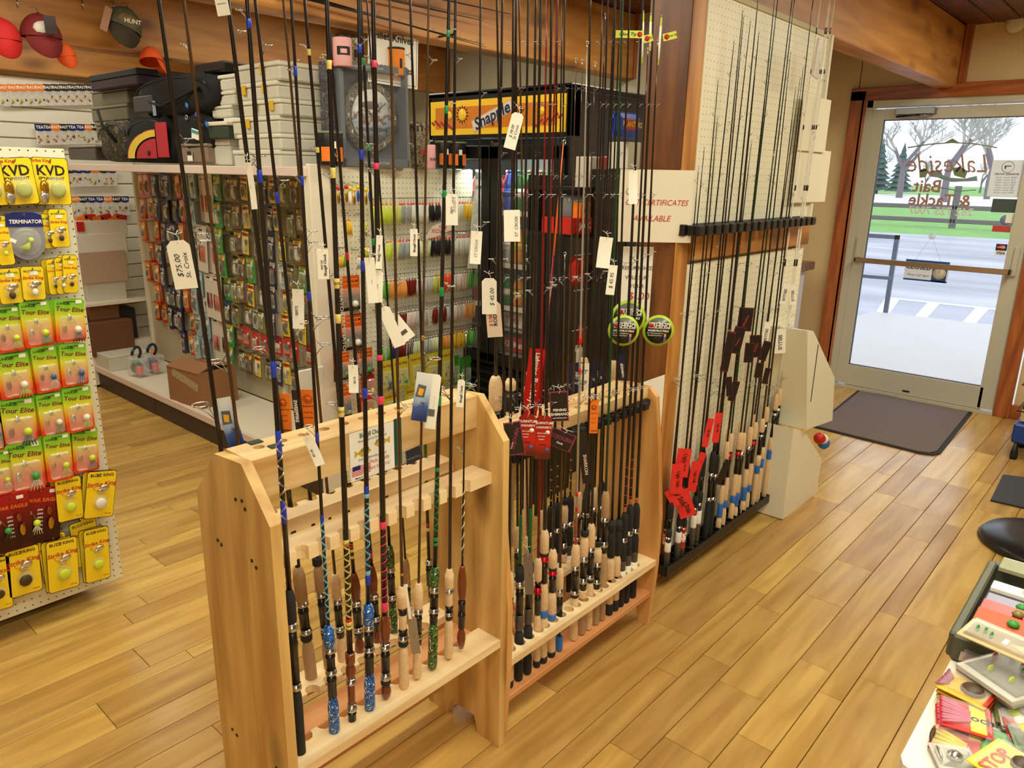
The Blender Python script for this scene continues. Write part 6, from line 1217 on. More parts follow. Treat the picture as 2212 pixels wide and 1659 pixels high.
b = MB(); b.prism([(-48*kk, -14*kk), (-10*kk, -8*kk), (44*kk, 6*kk), (40*kk, 16*kk), (10*kk, 22*kk), (-20*kk, 14*kk)], -.001, .001, M_tan); b.build('card', t); b = MB(); b.text('ST. CROIX', (5*kk, -.002, 2*kk), 13*kk, M_redink, rot=PI-.12); b.text('ROD', (8*kk, -.002, 12*kk), 11*kk, M_redink, rot=PI-.12); b.build('lettering', t)
# ---------------------------------------------------------------- things on the top shelf
ZS = 1.609
M_clrbox = mat('milky_plastic', (222, 218, 204), .3, var=.03, trans=.15); M_lid = mat('milky_lid', (230, 227, 214), .25, var=.02, trans=.1); M_tub = mat('grey_green_tub', (104, 100, 84), .45); M_tubd = mat('dark_tub', (74, 66, 58), .45)
def xs(px, py, X=2.0): return on(0, X, px, py)
def span(x0, x1, y, X=2.0): a, b = on(0, X, x0, y), on(0, X, x1, y); return min(a.y, b.y), max(a.y, b.y)
def box_thing(name, label, cat, x0, x1, y0, y1, X=1.99, dx=.33, m=M_clrbox, lidm=M_lid, latches=(), group=None, lid=.25, ribs=True):
    """box seen from -x: picture columns x0..x1, rows y0 (top)..y1 (bottom)"""
    ya, yb = span(x0, x1, (y0+y1)/2, X); z1 = on(0, X, (x0+x1)/2, y0).z; z0 = max(ZS, on(0, X, (x0+x1)/2, y1).z); D, H = yb-ya, z1-z0
    t = thing(name, label, cat, (X+dx/2, (ya+yb)/2, z0), group=group)
    MB().box((0, 0, H*(1-lid)/2), (dx*.985, D*.985, H*(1-lid)), m, .008).build('body', t); MB().box((0, 0, H*(1-lid/2)), (dx, D, H*lid-.0005), lidm, .004).build('lid', t)
    for q in latches: MB().box((-dx/2-.004, D*q, H*.62), (.008, .030, .045), mat('yellow_latch', (222, 178, 40), .4), .002).build('latch', t)
    return t
# stacks of clear boxes
for k, (y0, y1) in enumerate(((136, 178), (178, 216), (216, 252), (252, 290), (290, 324), (324, 362))):
    box_thing('clear_tackle_box', 'milky clear storage box, right stack, %s from the top' % ORD[k], 'storage box', (505, 512, 520, 500, 512, 503)[k], (603, 598, 606, 602, 606, 604)[k], y0, y1, dx=.42,  latches=((-.15,), (-.2, .3), (.1, -.3), (.12,), (), ())[k], group='clear boxes on the top shelf')
for k, (y0, y1) in enumerate(((160, 196), (196, 228), (228, 254), (254, 300), (300, 356))):
    box_thing('clear_tackle_box', 'milky clear storage box, left stack, %s from the top' % ORD[k], 'storage box', (470, 472, 456, 484, 448)[k], (512, 508, 500, 510, 496)[k], y0, y1, X=2.02, group='clear boxes on the top shelf')
tb = box_thing('dark_green_box', 'small dark green box left of the clear box stacks', 'box', 448, 490, 262, 300, X=1.985, m=mat('bottle_green', (48, 62, 52), .5), lidm=M_gst)
for k, (y0, y1, x0, x1) in enumerate(((190, 228, 196, 276), (226, 262, 196, 276), (262, 302, 206, 276))): box_thing('grey_storage_tub', 'grey-green storage tub with rimmed lid, %s from the top beside the duffel' % ORD[k], 'storage tub', x0, x1, y0, y1, X=2.06, m=M_tub, lidm=mat('tub_lid', (122, 118, 100), .4), lid=.2, group='grey tubs on the top shelf')
box_thing('dark_storage_tub', 'flat dark tub at the far end of the top shelf', 'storage tub', 146, 206, 314, 345, X=2.0, m=M_tubd, lidm=mat('tub_lid2', (150, 144, 136), .4), lid=.15)
t = box_thing('labelled_case', 'brown-grey case with white label standing below the black duffel', 'case', 390, 446, 310, 352, X=1.975, m=mat('taupe_case', (134, 116, 102), .5), lidm=mat('taupe_lid', (150, 130, 116), .5), lid=.15)
b = MB(); b.box((-.170, .03, .035), (.002, .055, .05), M_paper); b.box((-.172, .03, .050), (.001, .05, .02), M_ink); b.build('label', t)
box_thing('purple_soft_case', 'flat black and purple soft case on top of the grey tubs', 'soft case', 192, 296, 154, 190, X=2.0, m=mat('purple_cloth', (52, 34, 48), .8), lidm=mat('black_cloth', (28, 25, 28), .75), lid=.4)
# soft bags
M_clk = mat('black_nylon', (15, 14, 16), .92, var=.3, bump=.6); M_camc = camo_mat('mossy_cloth', [(40, 34, 24), (70, 62, 44), (28, 24, 20), (110, 100, 70)], 22, .8)
def bag(name, label, x0, x1, y0, y1, X, dx, m, seed, sq=.62):
    ya, yb = span(x0, x1, (y0+y1)/2, X); z1 = on(0, X, (x0+x1)/2, y0).z; z0 = on(0, X, (x0+x1)/2, y1).z; D, H = yb-ya, z1-z0; r = random.Random(seed)
    t = thing(name, label, 'bag', (X+dx/2, (ya+yb)/2, z0)); b = MB(); vs = []; fs = []; N, K = 32, 15; nzf = __import__('mathutils').noise.noise
    for i in range(K+1):
        v = i/K; ph = -PI/2+PI*v
        for j in range(N):
            a = 2*PI*j/N; cx, sx = math.cos(a), math.sin(a); p = .45; ex = lambda q: math.copysign(abs(q)**sq, q); w_ = (math.cos(ph)**.35 if 0 < i < K else .55)
            vs.append((dx/2*ex(cx)*w_, D/2*ex(sx)*w_, H/2+H/2*ex(math.sin(ph)) if 0 < i < K else (0 if i == 0 else H)))
            q_ = vs[-1]; e_ = 1+.13*nzf(Vector(q_)*17+Vector((seed*3, 0, 0)))+.06*nzf(Vector(q_)*45); vs[-1] = (q_[0]*e_, q_[1]*e_, max(.002, q_[2]*(1 if i == 0 else e_)))
    for i in range(K):
        for j in range(N): fs.append((i*N+j, i*N+(j+1) % N, (i+1)*N+(j+1) % N, (i+1)*N+j))
    fs += [tuple(range(N-1, -1, -1)), tuple(K*N+j for j in range(N))]; b.add(vs, fs, m, True); b.build('body', t)
    MB().tube([(-dx*.47, D*.42*math.cos(q*PI/8), H*(.62+.30*math.sin(q*PI/8))) for q in range(9)], .0035, M_gun, 5).build('zipper', t)
    return t, D, H
t, D, H = bag('camo_backpack', 'crumpled dark camo backpack hanging down left of the red bag', 206, 276, 262, 350, 1.98, .22, M_camc, 1)
MB().tube([(-.10, D*.35, H*1.3), (-.13, D*.1, H*.9), (-.12, -D*.2, H*.5)], .010, M_clk, 6).build('strap', t)
t, D, H = bag('duffel_bag', 'black duffel with blue patches lying on top of the red and yellow bag', 278, 462, 158, 252, 1.97, .30, M_clk, 2)
for k in range(3): MB().box((-.152, -D*(.16+.11*k), H*.66+.004*k), (.004, .030, .020), mat('bright_blue', (60, 120, 220), .5), .001, M=RX(.5)).build('blue_patch', t)
MB().tube([(-.15, D*.35, H*.5), (-.17, D*.05, H*.25), (-.15, -D*.35, H*.6)], .008, M_clk, 6).build('carry_strap', t); MB().box((-.155, D*.30, H*.35), (.02, D*.24, H*.42), mat('grey_mesh', (66, 62, 66), .7), .008).build('pocket', t)
tg = MB().box((0, 0, 0), (.002, .038, .078), M_sky if 0 else mat('blue_hangtag', (130, 160, 190), .4), .0).build('hang_tag'); tg.location = xs(333, 234, 1.955); tag(tg, 'pale blue hang tag dangling from the black duffel over the red bag', 'hang tag')
t, D, H = bag('sport_bag', 'black bag with yellow arc and red front panel, brightest on the top shelf', 266, 368, 250, 352, 1.97, .28, M_clk, 3, .35)
b = MB(); ya = D/2
def arc(r0, r1, m):
    p = [(-.142, -D*.20+(-r1)*D*math.cos(a)*-1*0-D*0, 0) for a in ()]
    vs = []; n = 12
    for k in range(n+1):
        a = PI/2*k/n; vs += [(-.145, -D*.22+r0*D*math.sin(a), H*.10+r0*H*.95*math.cos(a)), (-.145, -D*.22+r1*D*math.sin(a), H*.10+r1*H*.95*math.cos(a))]
    b.add(vs, [(2*k, 2*k+2, 2*k+3, 2*k+1) for k in range(n)], m)
arc(.48, .62, M_yellow); arc(.0, .44, mat('crimson_cloth', (190, 28, 50), .6)); arc(.62, .64, M_orange); b.build('front_print', t)
MB().box((-.146, -D*.36, H*.48), (.004, D*.22, H*.72), MATS['crimson_cloth'], .001).build('red_panel', t)
MB().lathe([(.016, 0), (.016, .002)], M_ink, 12, M=T(-.148, -D*.06, H*.22) @ RY(-PI/2)).build('round_badge', t)
t, D, H = bag('black_case_bag', 'rounded black bag with silver buckle right of the red panel', 366, 446, 246, 338, 1.975, .26, M_clk, 4, .5)
MB().torus(.012, .003, M_chrome, 12, 5, M=T(-.135, -D*.05, H*.92) @ RY(PI/2)).build('buckle', t)
t = thing('line_pack', 'white and teal line pack lying over the black bag corner', 'line pack', xs(422, 290, 1.955)); MB().box((0, 0, 0), (.006, .075, .05), M_paper, .002, M=RX(.2)).build('card', t); MB().box((-.004, 0, .012), (.002, .073, .015), mat('teal_print', (40, 150, 160), .4), M=RX(.2)).build('band', t)
bc = MB().box((0, 0, 0), (.16, .30, .05), mat('black_lid_case', (24, 22, 22), .5), .01).build('black_flat_case'); bc.location = xs(482, 150, 2.10); tag(bc, 'flat black case on top of the left clear box stack', 'case')
# clock in its box on the end panel top
cb = thing('boxed_clock', 'round rustic wall clock in a grey see-through gift box', 'clock', M=T(*on(1, 3.02, 800, 252)) @ RZ(-.12)); kk = pxm(on(1, 3.02, 800, 252)); W, H = 168*kk, 208*kk
M_gbx = mat('slate_box', (104, 108, 116), .4, var=.15)
for nm, c, d in (('top_rail', (0, 0, H*.46), (W, .1, H*.07)), ('bottom_rail', (0, 0, -H*.46), (W, .1, H*.08)), ('side_rail', (-W*.47, 0, 0), (W*.06, .1, H)), ('side_rail', (W*.48, 0, 0), (W*.03, .1, H)), ('back', (0, .045, 0), (W, .01, H))): MB().box(c, d, M_gbx, .001).build(nm, cb)
MB().box((-W*.5-.012, .04, 0), (.024, .11, H), camo_mat('forest_photo', [(60, 60, 70), (90, 92, 110), (40, 40, 46), (130, 128, 130)], 30)).build('side_photo', cb)
b = MB(); M_bark2 = camo_mat('bark_ring', [(70, 62, 50), (96, 86, 70), (130, 122, 100), (56, 50, 42)], 40, .6); R = W*.40; b.lathe([(R, 0), (R*1.02, .012), (R*.92, .03), (R*.76, .024)], M_bark2, 36, M=T(W*.03, .03, 0) @ RX(PI/2) @ Matrix.Diagonal((1, 1.12, 1, 1))); b.build('clock_rim', cb)
b = MB(); b.lathe([(R*.74, 0), (R*.74, .002)], ramp_mat('lake_scene', [(0, (120, 130, 140)), (.35, (190, 205, 220)), (.5, (130, 90, 80)), (.7, (200, 205, 200)), (1, (225, 225, 215))], 2, -.1, .1, noise=.3), 32, M=T(W*.03, .003, 0) @ RX(PI/2) @ Matrix.Diagonal((1, 1.12, 1, 1))); b.build('dial', cb)
b = MB()
for k in range(12): b.text(str((k-1) % 12+1) if k else '12', (W*.03+R*.86*math.sin(k*PI/6), -.001, R*.96*math.cos(k*PI/6)), R*.15, M_wpk, True)
b.text("ANGLER'S COVE", (W*.03, -.0005, -R*.4), R*.15, M_ink, True); b.build('numerals', cb)
b = MB(); b.tube([(W*.03, -.002, 0), (W*.03+R*.5, -.002, R*.45)], .0018, M_ink, 4); b.tube([(W*.03, -.002, 0), (W*.03-R*.25, -.002, R*.3)], .0022, M_ink, 4); b.ball((W*.03-.01, -.002, R*.35), R*.17, mat('boat_print', (110, 90, 90), .5), 10, 6, sq=(2, .1, .7)); b.build('clock_hands', cb)
MB().box((0, -.05, 0), (W, .001, H*.86), film('box_window', (200, 205, 215), .04)).build('window', cb)
b = MB(); b.text('Round Wood Wall Clock', (-W*.1, -.052, H*.46), H*.035, M_wpk); b.text('Painted Wood Clock', (0, -.052, -H*.46), H*.035, M_wpk); b.build('lettering', cb)
def can(name, label, px, y0, y1, wpx, m, Y=3.0, prints=(), top=None, group=None):
    P = on(1, Y, px, (y0+y1)/2); kk = pxm(P); H = (y1-y0)*kk; R = wpx*kk/2; t = thing(name, label, 'drink holder' if 'cool' in name else 'container', (P.x, P.y, P.z-H/2), group=group)
    MB().lathe([(R*.93, 0), (R, H*.03), (R, H*.95), (R*.96, H)], m, 20).build('sleeve', t)
    if top: MB().lathe([(R*1.04, H*.93), (R*1.06, H*.95), (R*1.06, H), (R*.5, H*1.01)], top, 20).build('lid', t)
    for (nm, mm, z, hh, a, wd) in prints: 
        b = MB(); n = 6
        for k in range(n):
            u = a-wd/2+wd*k/n; v = u+wd/n; r = R*1.012; zz = [(r*math.sin(u), -r*math.cos(u), z*H), (r*math.sin(v), -r*math.cos(v), z*H), (r*math.sin(v), -r*math.cos(v), (z+hh)*H), (r*math.sin(u), -r*math.cos(u), (z+hh)*H)]; b.add(zz, [(0, 1, 2, 3)], mm)
        b.build(nm, t)
    return t, R, H
M_pkf = mat('pink_foam', (240, 178, 182), .7); M_corg = mat('orange_foam', (240, 140, 40), .7)
can('can_cooler', 'pink foam can cooler with black oval emblem, on the clock box', 740, 80, 142, 40, M_pkf, 2.99, [('emblem', M_ink, .35, .28, -.5, 1.5), ('emblem_centre', M_pkf, .41, .14, -.5, .7)], M_black); can('can_cooler', 'camo foam can cooler behind the pink one', 772, 82, 144, 32, camo_mat('leaf_camo', [(90, 96, 60), (200, 180, 140), (60, 66, 44), (150, 140, 100)], 60), 3.03, [('emblem', M_ink, .3, .25, -.5, 1.2)], M_black)
can('can_cooler', 'orange foam can cooler with a stag head outline, in front of the sign', 856, 106, 162, 36, M_corg, 2.99, [('stag_print', M_ink, .25, .35, -.1, .35)], M_black)
M_tubk = mat('black_bait_tub', (26, 26, 24), .35); M_lgn = mat('grey_green_lid', (110, 128, 92), .4)
for k, (px, y0, y1, w_) in enumerate(((712, 286, 356, 58), (958, 306, 362, 36), (985, 308, 363, 44))): can('bait_tub', 'black bait tub with grey-green lid and orange label, %s from the left' % ORD[k], px, y0, y1, w_, M_tubk, 3.0 if k else 2.97, [('orange_label', M_orange, .12, .42, -.9, .7), ('orange_label', M_orange, .12, .42, .25, .7), ('white_label', M_paper, .5, .2, -.3, .35)], M_lgn, group='bait tubs on the end panel top')
t, R, H = can('tumbler', 'tree-bark patterned tumbler with red lettering right of the clock', 906, 268, 362, 42, camo_mat('bark_wrap', [(70, 58, 48), (120, 104, 86), (150, 136, 110), (40, 34, 30)], 45), 3.0, [('black_band', M_ink, .80, .12, -.4, 3)]); b = MB(); b.text('Wild', (0, -R*1.03, H*.35), R*.8, M_red, True, .3); b.build('lettering', t)
t, R, H = can('can_cooler', 'pink foam cooler with black lettering right of the bark tumbler', 928, 314, 364, 26, M_pkf, 2.96); b = MB(); b.text('DUCK', (0, -R*1.03, H*.4), R*.6, M_ink, True); b.build('lettering', t)
# ---------------------------------------------------------------- back wall with bagged tackle
YB = 6.36
sw = thing('slat_wall', 'white slatted wall at the very back left, hung with bagged tackle', 'display wall', (0, YB, 0))
M_slat = mat('slat_white', (236, 232, 222), .5, var=.03)
for k in range(20): MB().box((1.45, 0, .16+k*.105), (2.3, .02, .096), M_slat, .004).build('slat', sw)
MB().box((1.45, .02, 1.13), (2.3, .02, 2.1), mat('slat_groove', (96, 88, 80), .6)).build('groove_board', sw)
def bagpack(v):
    def f():
        r = random.Random(v); b = MB(); b.box((0, -.002, -.075), (.062, .004, .14), film('clear_bag', (238, 238, 236), .5, .2), .002); h = MB(); h.prism([(-.031, -.04), (-.012, -.048), (.012, -.048), (.031, -.04), (.031, 0), (-.031, 0)], -.005, -.003, (M_navy, M_navy, M_kc, M_orange)[v % 4]); h.text('TEA' if v % 4 < 2 else 'BAIT', (0, -.006, -.022), .028, M_paper, True)
        q = MB()
        for k in range(4): q.ball((r.uniform(-.02, .02), -.008, -.10+r.uniform(-.025, .02)), .006, r.choice((M_redc, M_pk, M_chart, M_lure_g, M_brnb)), 6, 4, sq=(1, .6, 1.4))
        return [('bag', b.mesh('bag')), ('header', h.mesh('header')), ('lure', q.mesh('lure'))]
    return cached(('bp', v), f)
for ri, (y, xs_) in enumerate(((182, [4, 26, 45, 66, 84, 102, 120, 138, 156, 174, 192]), (268, [84, 100, 118, 136, 154, 172, 190, 205]), (360, [150, 168, 186, 204, 222, 240]), (424, [160, 178, 196, 214, 232, 250, 268]))):
    for k, x in enumerate(xs_):
        P = on(1, YB-.05, x, y); hangpack('bagged_tackle', 'small clear bag with printed header on the back slat wall, %s row, %s from the left' % (ORD[ri], ORD[k]), 'bagged tackle', 'bags on the back slat wall', bagpack((k*3+ri) % 8 if ri else 3-(k > 4)), T(*P))
def facebox(name, label, cat, px, Y, dy, m, th=0, lid=None, group=None, z0=None):
    x0, y0, x1, y1 = px; A = on(1, Y, x0, y0); B = on(1, Y, x1, y1); zb = B.z if z0 is None else z0
    t = thing(name, label, cat, ((A.x+B.x)/2, Y+dy/2, zb), group=group); MB().box((0, 0, (A.z-zb)/2), (abs(B.x-A.x), dy, A.z-zb), m, .004).build('body', t)
    if lid: MB().box((0, 0, A.z-zb+.006), (abs(B.x-A.x)*1.02, dy*1.02, .014), lid, .003).build('lid', t)
    return t
M_cb = mat('cardboard', (150, 104, 68), .8, var=.06); M_cbd = mat('dark_cardboard', (108, 68, 42), .8, var=.06); M_wcb = mat('white_cardboard', (226, 222, 214), .7, var=.03); M_gcb = mat('greyish_cardboard', (186, 160, 138), .75, var=.04)
facebox('white_carton', 'long white carton with a red end, upper one at the back wall', 'carton', (163, 478, 277, 506), 5.98, .28, M_wcb); facebox('white_carton', 'open white carton below the red-ended one at the back wall', 'carton', (164, 507, 277, 545), 5.97, .3, M_wcb)
facebox('tan_carton', 'wide greyish tan carton under the white cartons', 'carton', (168, 546, 279, 606), 5.96, .3, M_gcb); P = on(1, 5.965, 168, 490); tag(MB().box((P.x+.02, 5.972, P.z), (.05, .006, .07), M_redc).build('red_end_label'), 'red label on the left end of the upper white carton', 'label')
for k in range(6): P = on(1, 6.05, 175+k*17, 472-k % 2*4); tag(MB().box((0, 0, 0), (.08, .05, .035), M_redc if k % 2 else M_orange, .004, M=RY(.2*(k % 3-1))).build('snack_bag'), 'small red and yellow bag lying on the white carton, %s from the left' % ORD[k], 'bag', 'bags piled on the white carton').location = P
facebox('clear_bin', 'clear plastic bin with pale floats on the back shelf', 'bin', (186, 612, 276, 652), 5.98, .25, M_clrbox); t = facebox('open_carton', 'open brown carton full of packs, standing low at the back', 'carton', (194, 700, 294, 758), 5.85, .3, M_cbd)
MB().box((0, -.05, .25), (.36, .004, .12), M_cb, M=RX(-.5)).build('flap', t); facebox('upper_carton', 'brown carton with raised flap above the open one', 'carton', (190, 662, 262, 696), 6.0, .2, M_cb); facebox('black_crate', 'small black crate right of the open brown carton', 'crate', (262, 668, 300, 735), 5.95, .2, M_tubk)
struct(MB().box((2.05, 6.12, .62), (.9, .46, .02), M_gst).build('trim_9')); struct(MB().box((1.95, 6.12, .17), (1.1, .46, .3), M_gst).build('trim_10'))
# things on the gondola deck
def deckbox(name, label, cat, px, w_, d, h, m, lid=None, rz=0):
    P = on(2, .167, *px); t = thing(name, label, cat, M=T(P.x, P.y, .1675) @ RZ(rz)); MB().box((0, 0, h/2), (d, w_, h), m, .004).build('body', t)
    if lid: MB().box((0, 0, h+.004), (d*1.01, w_*1.01, .008), lid, .002).build('lid', t)
    return t
deckbox('clear_flat_box', 'large flat frosted box at the far end of the deck', 'storage box', (252, 782), .55, .30, .10, M_clrbox, M_lid)
M_orb = mat('orange_clear_box', (246, 130, 36), .25, trans=.2)
for k, px in enumerate(((277, 772), (304, 786), (312, 768))): deckbox('orange_tackle_box', 'translucent orange tackle box on the deck, %s from the left' % ORD[k], 'tackle box', px, .14, .20, .085, M_orb, mat('orange_lid', (250, 150, 60), .25), rz=.1*k)
for k, (px, col) in enumerate((((302, 812), mat('teal_band', (40, 150, 130), .3)), ((335, 805), M_blue))):
    P = on(2, .167, *px); t = thing('reel_clam_pack', 'fishing reel in a clear clam pack with curved black handle, %s on the deck' % ('left one' if k == 0 else 'right one'), 'reel', M=T(P.x, P.y, .167) @ RZ(-PI/2+.2))
    MB().box((0, 0, .07), (.14, .10, .14), film('clam_shell', (230, 232, 235), .3, .08), .015).build('clam_shell', t); MB().torus(.045, .010, M_rub, 14, 6, M=T(-.01, 0, .165) @ RX(1.2), a0=-.6, a1=3.6).build('handle', t)
    MB().torus(.045, .0108, col, 6, 6, M=T(-.01, 0, .165) @ RX(1.2), a0=2.3, a1=3.0).build('handle_band', t); b = MB(); b.lathe([(.03, 0), (.036, .01), (.036, .05), (.03, .06)], M_gun, 16, M=T(-.02, .03, .06) @ RX(PI/2)); b.build('reel_body', t); MB().box((.03, -.03, .05), (.05, .03, .06), mat('orange_red', (230, 80, 40), .4), .006, M=RZ(.3)).build('reel_frame', t); MB().lathe([(.024, 0), (.024, .05)], col, 14, M=T(-.03, 0, .06)).build('spool', t)
P = on(2, .167, 430, 880); t = thing('cardboard_box', 'open brown cardboard box with torn tape on the deck, nearest the rods', 'carton', M=T(P.x+.10, P.y+.13, .167) @ RZ(.12)); W, D, H = .26, .34, .23
for nm, c, d, m_ in (('side', (-W/2, 0, H/2), (.005, D, H), M_cb), ('side', (W/2, 0, H/2), (.005, D, H), M_cb), ('side', (0, -D/2, H/2), (W, .005, H), M_cb), ('side', (0, D/2, H/2), (W, .005, H), M_cb), ('bottom', (0, 0, .004), (W, D, .005), M_cb)): MB().box(c, d, m_).build(nm, t)
for nm, c, d, rx in (('flap', (-W/2+.05, 0, H+.015), (.12, D, .004), RY(-.35)), ('flap', (W/2-.06, -.04, H+.012), (.13, D*.7, .004), RY(.25))): MB().box((0, 0, 0), d, M_cb, M=T(*c) @ rx).build(nm, t)
MB().box((-W/2-.003, .02, H*.72), (.001, D*.8, .05), film('packing_tape', (220, 200, 160), .5), M=RX(.25)).build('tape', t)
tag(MB().box((2.1, 3.52, .168), (.03, .12, .001), M_paper, M=None).build('paper_slip'), 'small white slip lying on the deck beside the near corner post', 'paper')
P = on(2, .167, 702, 905); lp2 = thing('leaning_panel', 'white round-cornered card leaning at the foot of the end panel', 'card', (1.93, 3.0, .45)); MB().box((0, 0, 0), (.14, .01, .5), M_wcb, .03, M=RX(.1)).build('sheet', lp2)
# ---------------------------------------------------------------- caps hung on the beam, sign
def cap(label, px, py, w_, m, m2=None, ang_=0, Y=4.66, patch=None, yaw=0):
    P = on(1, Y, px, py); s = w_*pxm(P)/.19; t = thing('baseball_cap', label, 'cap', M=T(*P) @ RZ(yaw) @ RY(ang_) @ Matrix.Scale(s, 4), group='caps hung on the beam')
    b = MB(); vs = []; fs = []; N, K = 20, 8
    for i in range(K+1):
        ph = PI/2*i/K
        for j in range(N): a = 2*PI*j/N; vs.append((.095*math.sin(ph)*math.cos(a), -.02+.085*math.sin(ph)*math.sin(a), .02+.115*math.cos(ph)))
    for i in range(K):
        for j in range(N): fs.append((i*N+j, (i+1)*N+j, (i+1)*N+(j+1) % N, i*N+(j+1) % N))
    b.add(vs, fs, m, True); b.ball((0, -.02, .137), .008, m, 8, 4, sq=(1, 1, .5)); b.build('crown', t)
    b = MB(); vs = []; n = 12
    for i in range(n+1):
        u = -1+2*i/n; w2 = .08*u; z0 = .02-.0; dr = .105*math.sqrt(max(.0, 1-u*u*.92))
        vs += [(w2*1.0, -.10+.055*u*u*.9, .025), (w2*1.02, -.125+.06*u*u, .025-dr), (w2*1.0, -.096+.055*u*u*.9, .021), (w2*1.02, -.121+.06*u*u, .022-dr)]
    b.add(vs, [(4*i, 4*i+4, 4*i+5, 4*i+1) for i in range(n)]+[(4*i+2, 4*i+3, 4*i+7, 4*i+6) for i in range(n)]+[(4*i+1, 4*i+5, 4*i+7, 4*i+3) for i in range(n)], m2 or m, True); b.build('brim', t)
    if patch: q = MB(); q.ball((0, -.085, .055), .05, patch, 12, 6, sq=(1.1, .45, .75)); q.build('front_patch', t)
    MB().tube([(0, -.02, .14), (.004, .02, .17), (0, .085, .175)], .0015, M_chrome, 5).build('hook_wire', t)
    return t
M_rcap = mat('red_cloth', (196, 22, 24), .75, var=.12); M_mcap = mat('maroon_cloth', (120, 26, 30), .8, var=.15); M_gcap = mat('olive_grey_cloth', (92, 90, 66), .85, var=.25); M_ocap = mat('blaze_orange', (255, 96, 30), .7)
cap('bright red cap cut by the left picture edge', 4, 96, 74, M_rcap, Y=4.60); t = cap('maroon cap with white band and dark card tied to its front', 88, 92, 80, M_mcap, patch=mat('white_cloth', (222, 214, 204), .8), Y=4.60)
MB().box((.01, -.14, .07), (.055, .003, .085), mat('dark_hangcard', (44, 26, 22), .4)).build('hang_card', t); t = cap('olive grey cap with tan brim patch hanging sideways', 258, 72, 78, M_gcap, mat('dark_olive_cloth', (62, 54, 38), .85, var=.3), .35, patch=mat('faded_patch', (130, 104, 66), .85, var=.3))
b = MB(); b.box((-.105, -.09, .01), (.036, .003, .12), mat('pinkish_card', (176, 128, 104), .7)); b.build('hang_card', t); b = MB(); b.text('HUNT', (.01, -.112, .055), .03, M_paper, True, rot=.3); b.build('lettering', t)
cap('blaze orange cap with white tag left of the olive cap', 140, 128, 46, M_ocap, ang_=-.2, Y=4.66); cap('blaze orange cap above the soft bags, right of the olive cap', 322, 140, 54, M_ocap, ang_=.3, yaw=1.2, Y=4.66)
for k, x in enumerate((30, 170, 238)): P = on(1, 4.735, x, 10+k*3); o = MB().tube([(0, 0, .03), (0, -.05, .025), (0, -.06, -.01), (0, -.05, -.02), (0, -.045, 0)], .003, M_chrome, 5).build('wire_hook'); o.location = P; tag(o, 'bare chrome hook screwed into the beam, %s from the left' % ORD[k], 'hook')
P = on(1, 3.0, 850, 119); kk = pxm(P); t = thing('fillet_knife_sign', 'white sign reading Fillet Knives Accessories hanging under the beam', 'sign', M=T(*P) @ RZ(-.10) @ RY(.04)); W, H = 128*kk, 124*kk
MB().box((0, 0, 0), (W, .003, H), M_paper).build('sheet', t); b = MB(); b.text('Fillet Knives', (0, -.003, H*.27), W*.165, M_ink, True); b.text('&', (0, -.003, 0), W*.13, M_ink, True); b.text('Accessories', (0, -.003, -H*.22), W*.165, M_ink, True)
for (cx_, cz_, dx_, dz_) in ((0, .46, .94, .008), (0, -.46, .94, .008), (-.47, 0, .008, .92), (.47, 0, .008, .92)): b.box((cx_*W, -.002, cz_*H), (dx_*W, .0006, dz_*H), M_ink)
b.build('lettering', t)
# ---------------------------------------------------------------- drinks cooler
fr = thing('drinks_cooler', 'tall black glass-door drinks cooler with a yellow lit sign on top', 'cooler', (3.0, 2.30, 0)); Wc = 1.01
M_cblk = mat('cooler_black', (20, 19, 20), .35); M_shelf = mat('wire_grey', (176, 180, 180), .35, .5)
for nm, c, d in (('side_panel', (.38, .015, 1.0), (.76, .03, 2.0)), ('side_panel', (.38, Wc-.015, 1.0), (.76, .03, 2.0)), ('back_panel', (.75, Wc/2, 1.0), (.02, Wc, 2.0)), ('top_panel', (.38, Wc/2, 2.01), (.76, Wc, .03)), ('bottom_panel', (.40, Wc/2, .55), (.7, Wc, .04)), ('head_box', (.04, Wc/2, 1.90), (.08, Wc, .24))): MB().box(c, d, M_cblk, .006).build(nm, fr)
MB().box((.70, Wc/2, 1.15), (.01, Wc-.06, 1.2), mat('cooler_liner', (120, 124, 120), .5)).build('liner', fr)
for k in range(9): MB().box((.01, Wc/2, .09+k*.052), (.03, Wc*.94, .022), M_cblk, .004, M=None).build('louver', fr)
MB().box((.05, Wc/2, .27), (.05, Wc, .52), mat('inner_black', (12, 12, 12), .7)).build('grille_back', fr)
M_snap = mat('sign_yellow', (246, 196, 44), .4, var=.1, sc_=40, emit=.25)
MB().box((-.006, Wc/2, 1.89), (.012, Wc*.94, .175), M_snap, .001).build('sign_panel', fr)
Ms = T(3.0-.013, 2.30+Wc/2, 1.89) @ RZ(-PI/2); b = MB(); fi = fr.matrix_basis.inverted()
M_sor = mat('sign_orange', (236, 140, 36), .5, var=.15); M_snb = mat('sign_navy', (30, 40, 90), .5); M_ber = mat('berry_red', (190, 40, 50), .5)
b.box((0, -.001, 0), (.86, .002, .11), M_sor, M=Ms)
so = b.build('sign_field'); b = MB(); b.box((0, -.003, .0), (.30, .001, .062), mat('pink_halo', (246, 200, 196), .5), .0, M=Ms @ RY(-.34)); b.box((0, -.004, .0), (.285, .001, .050), M_paper, M=Ms @ RY(-.34)); b.text('Snapple', (0, -.006, 0), .085, M_snb, True, .1, M=Ms @ RY(-.34)); s2 = b.build('brand_lettering')
b = MB(); b.text('Stuff', (.19, -.003, .02), .032, M_ink, M=Ms); b.text('Here!', (.19, -.003, -.015), .032, M_ink, M=Ms)
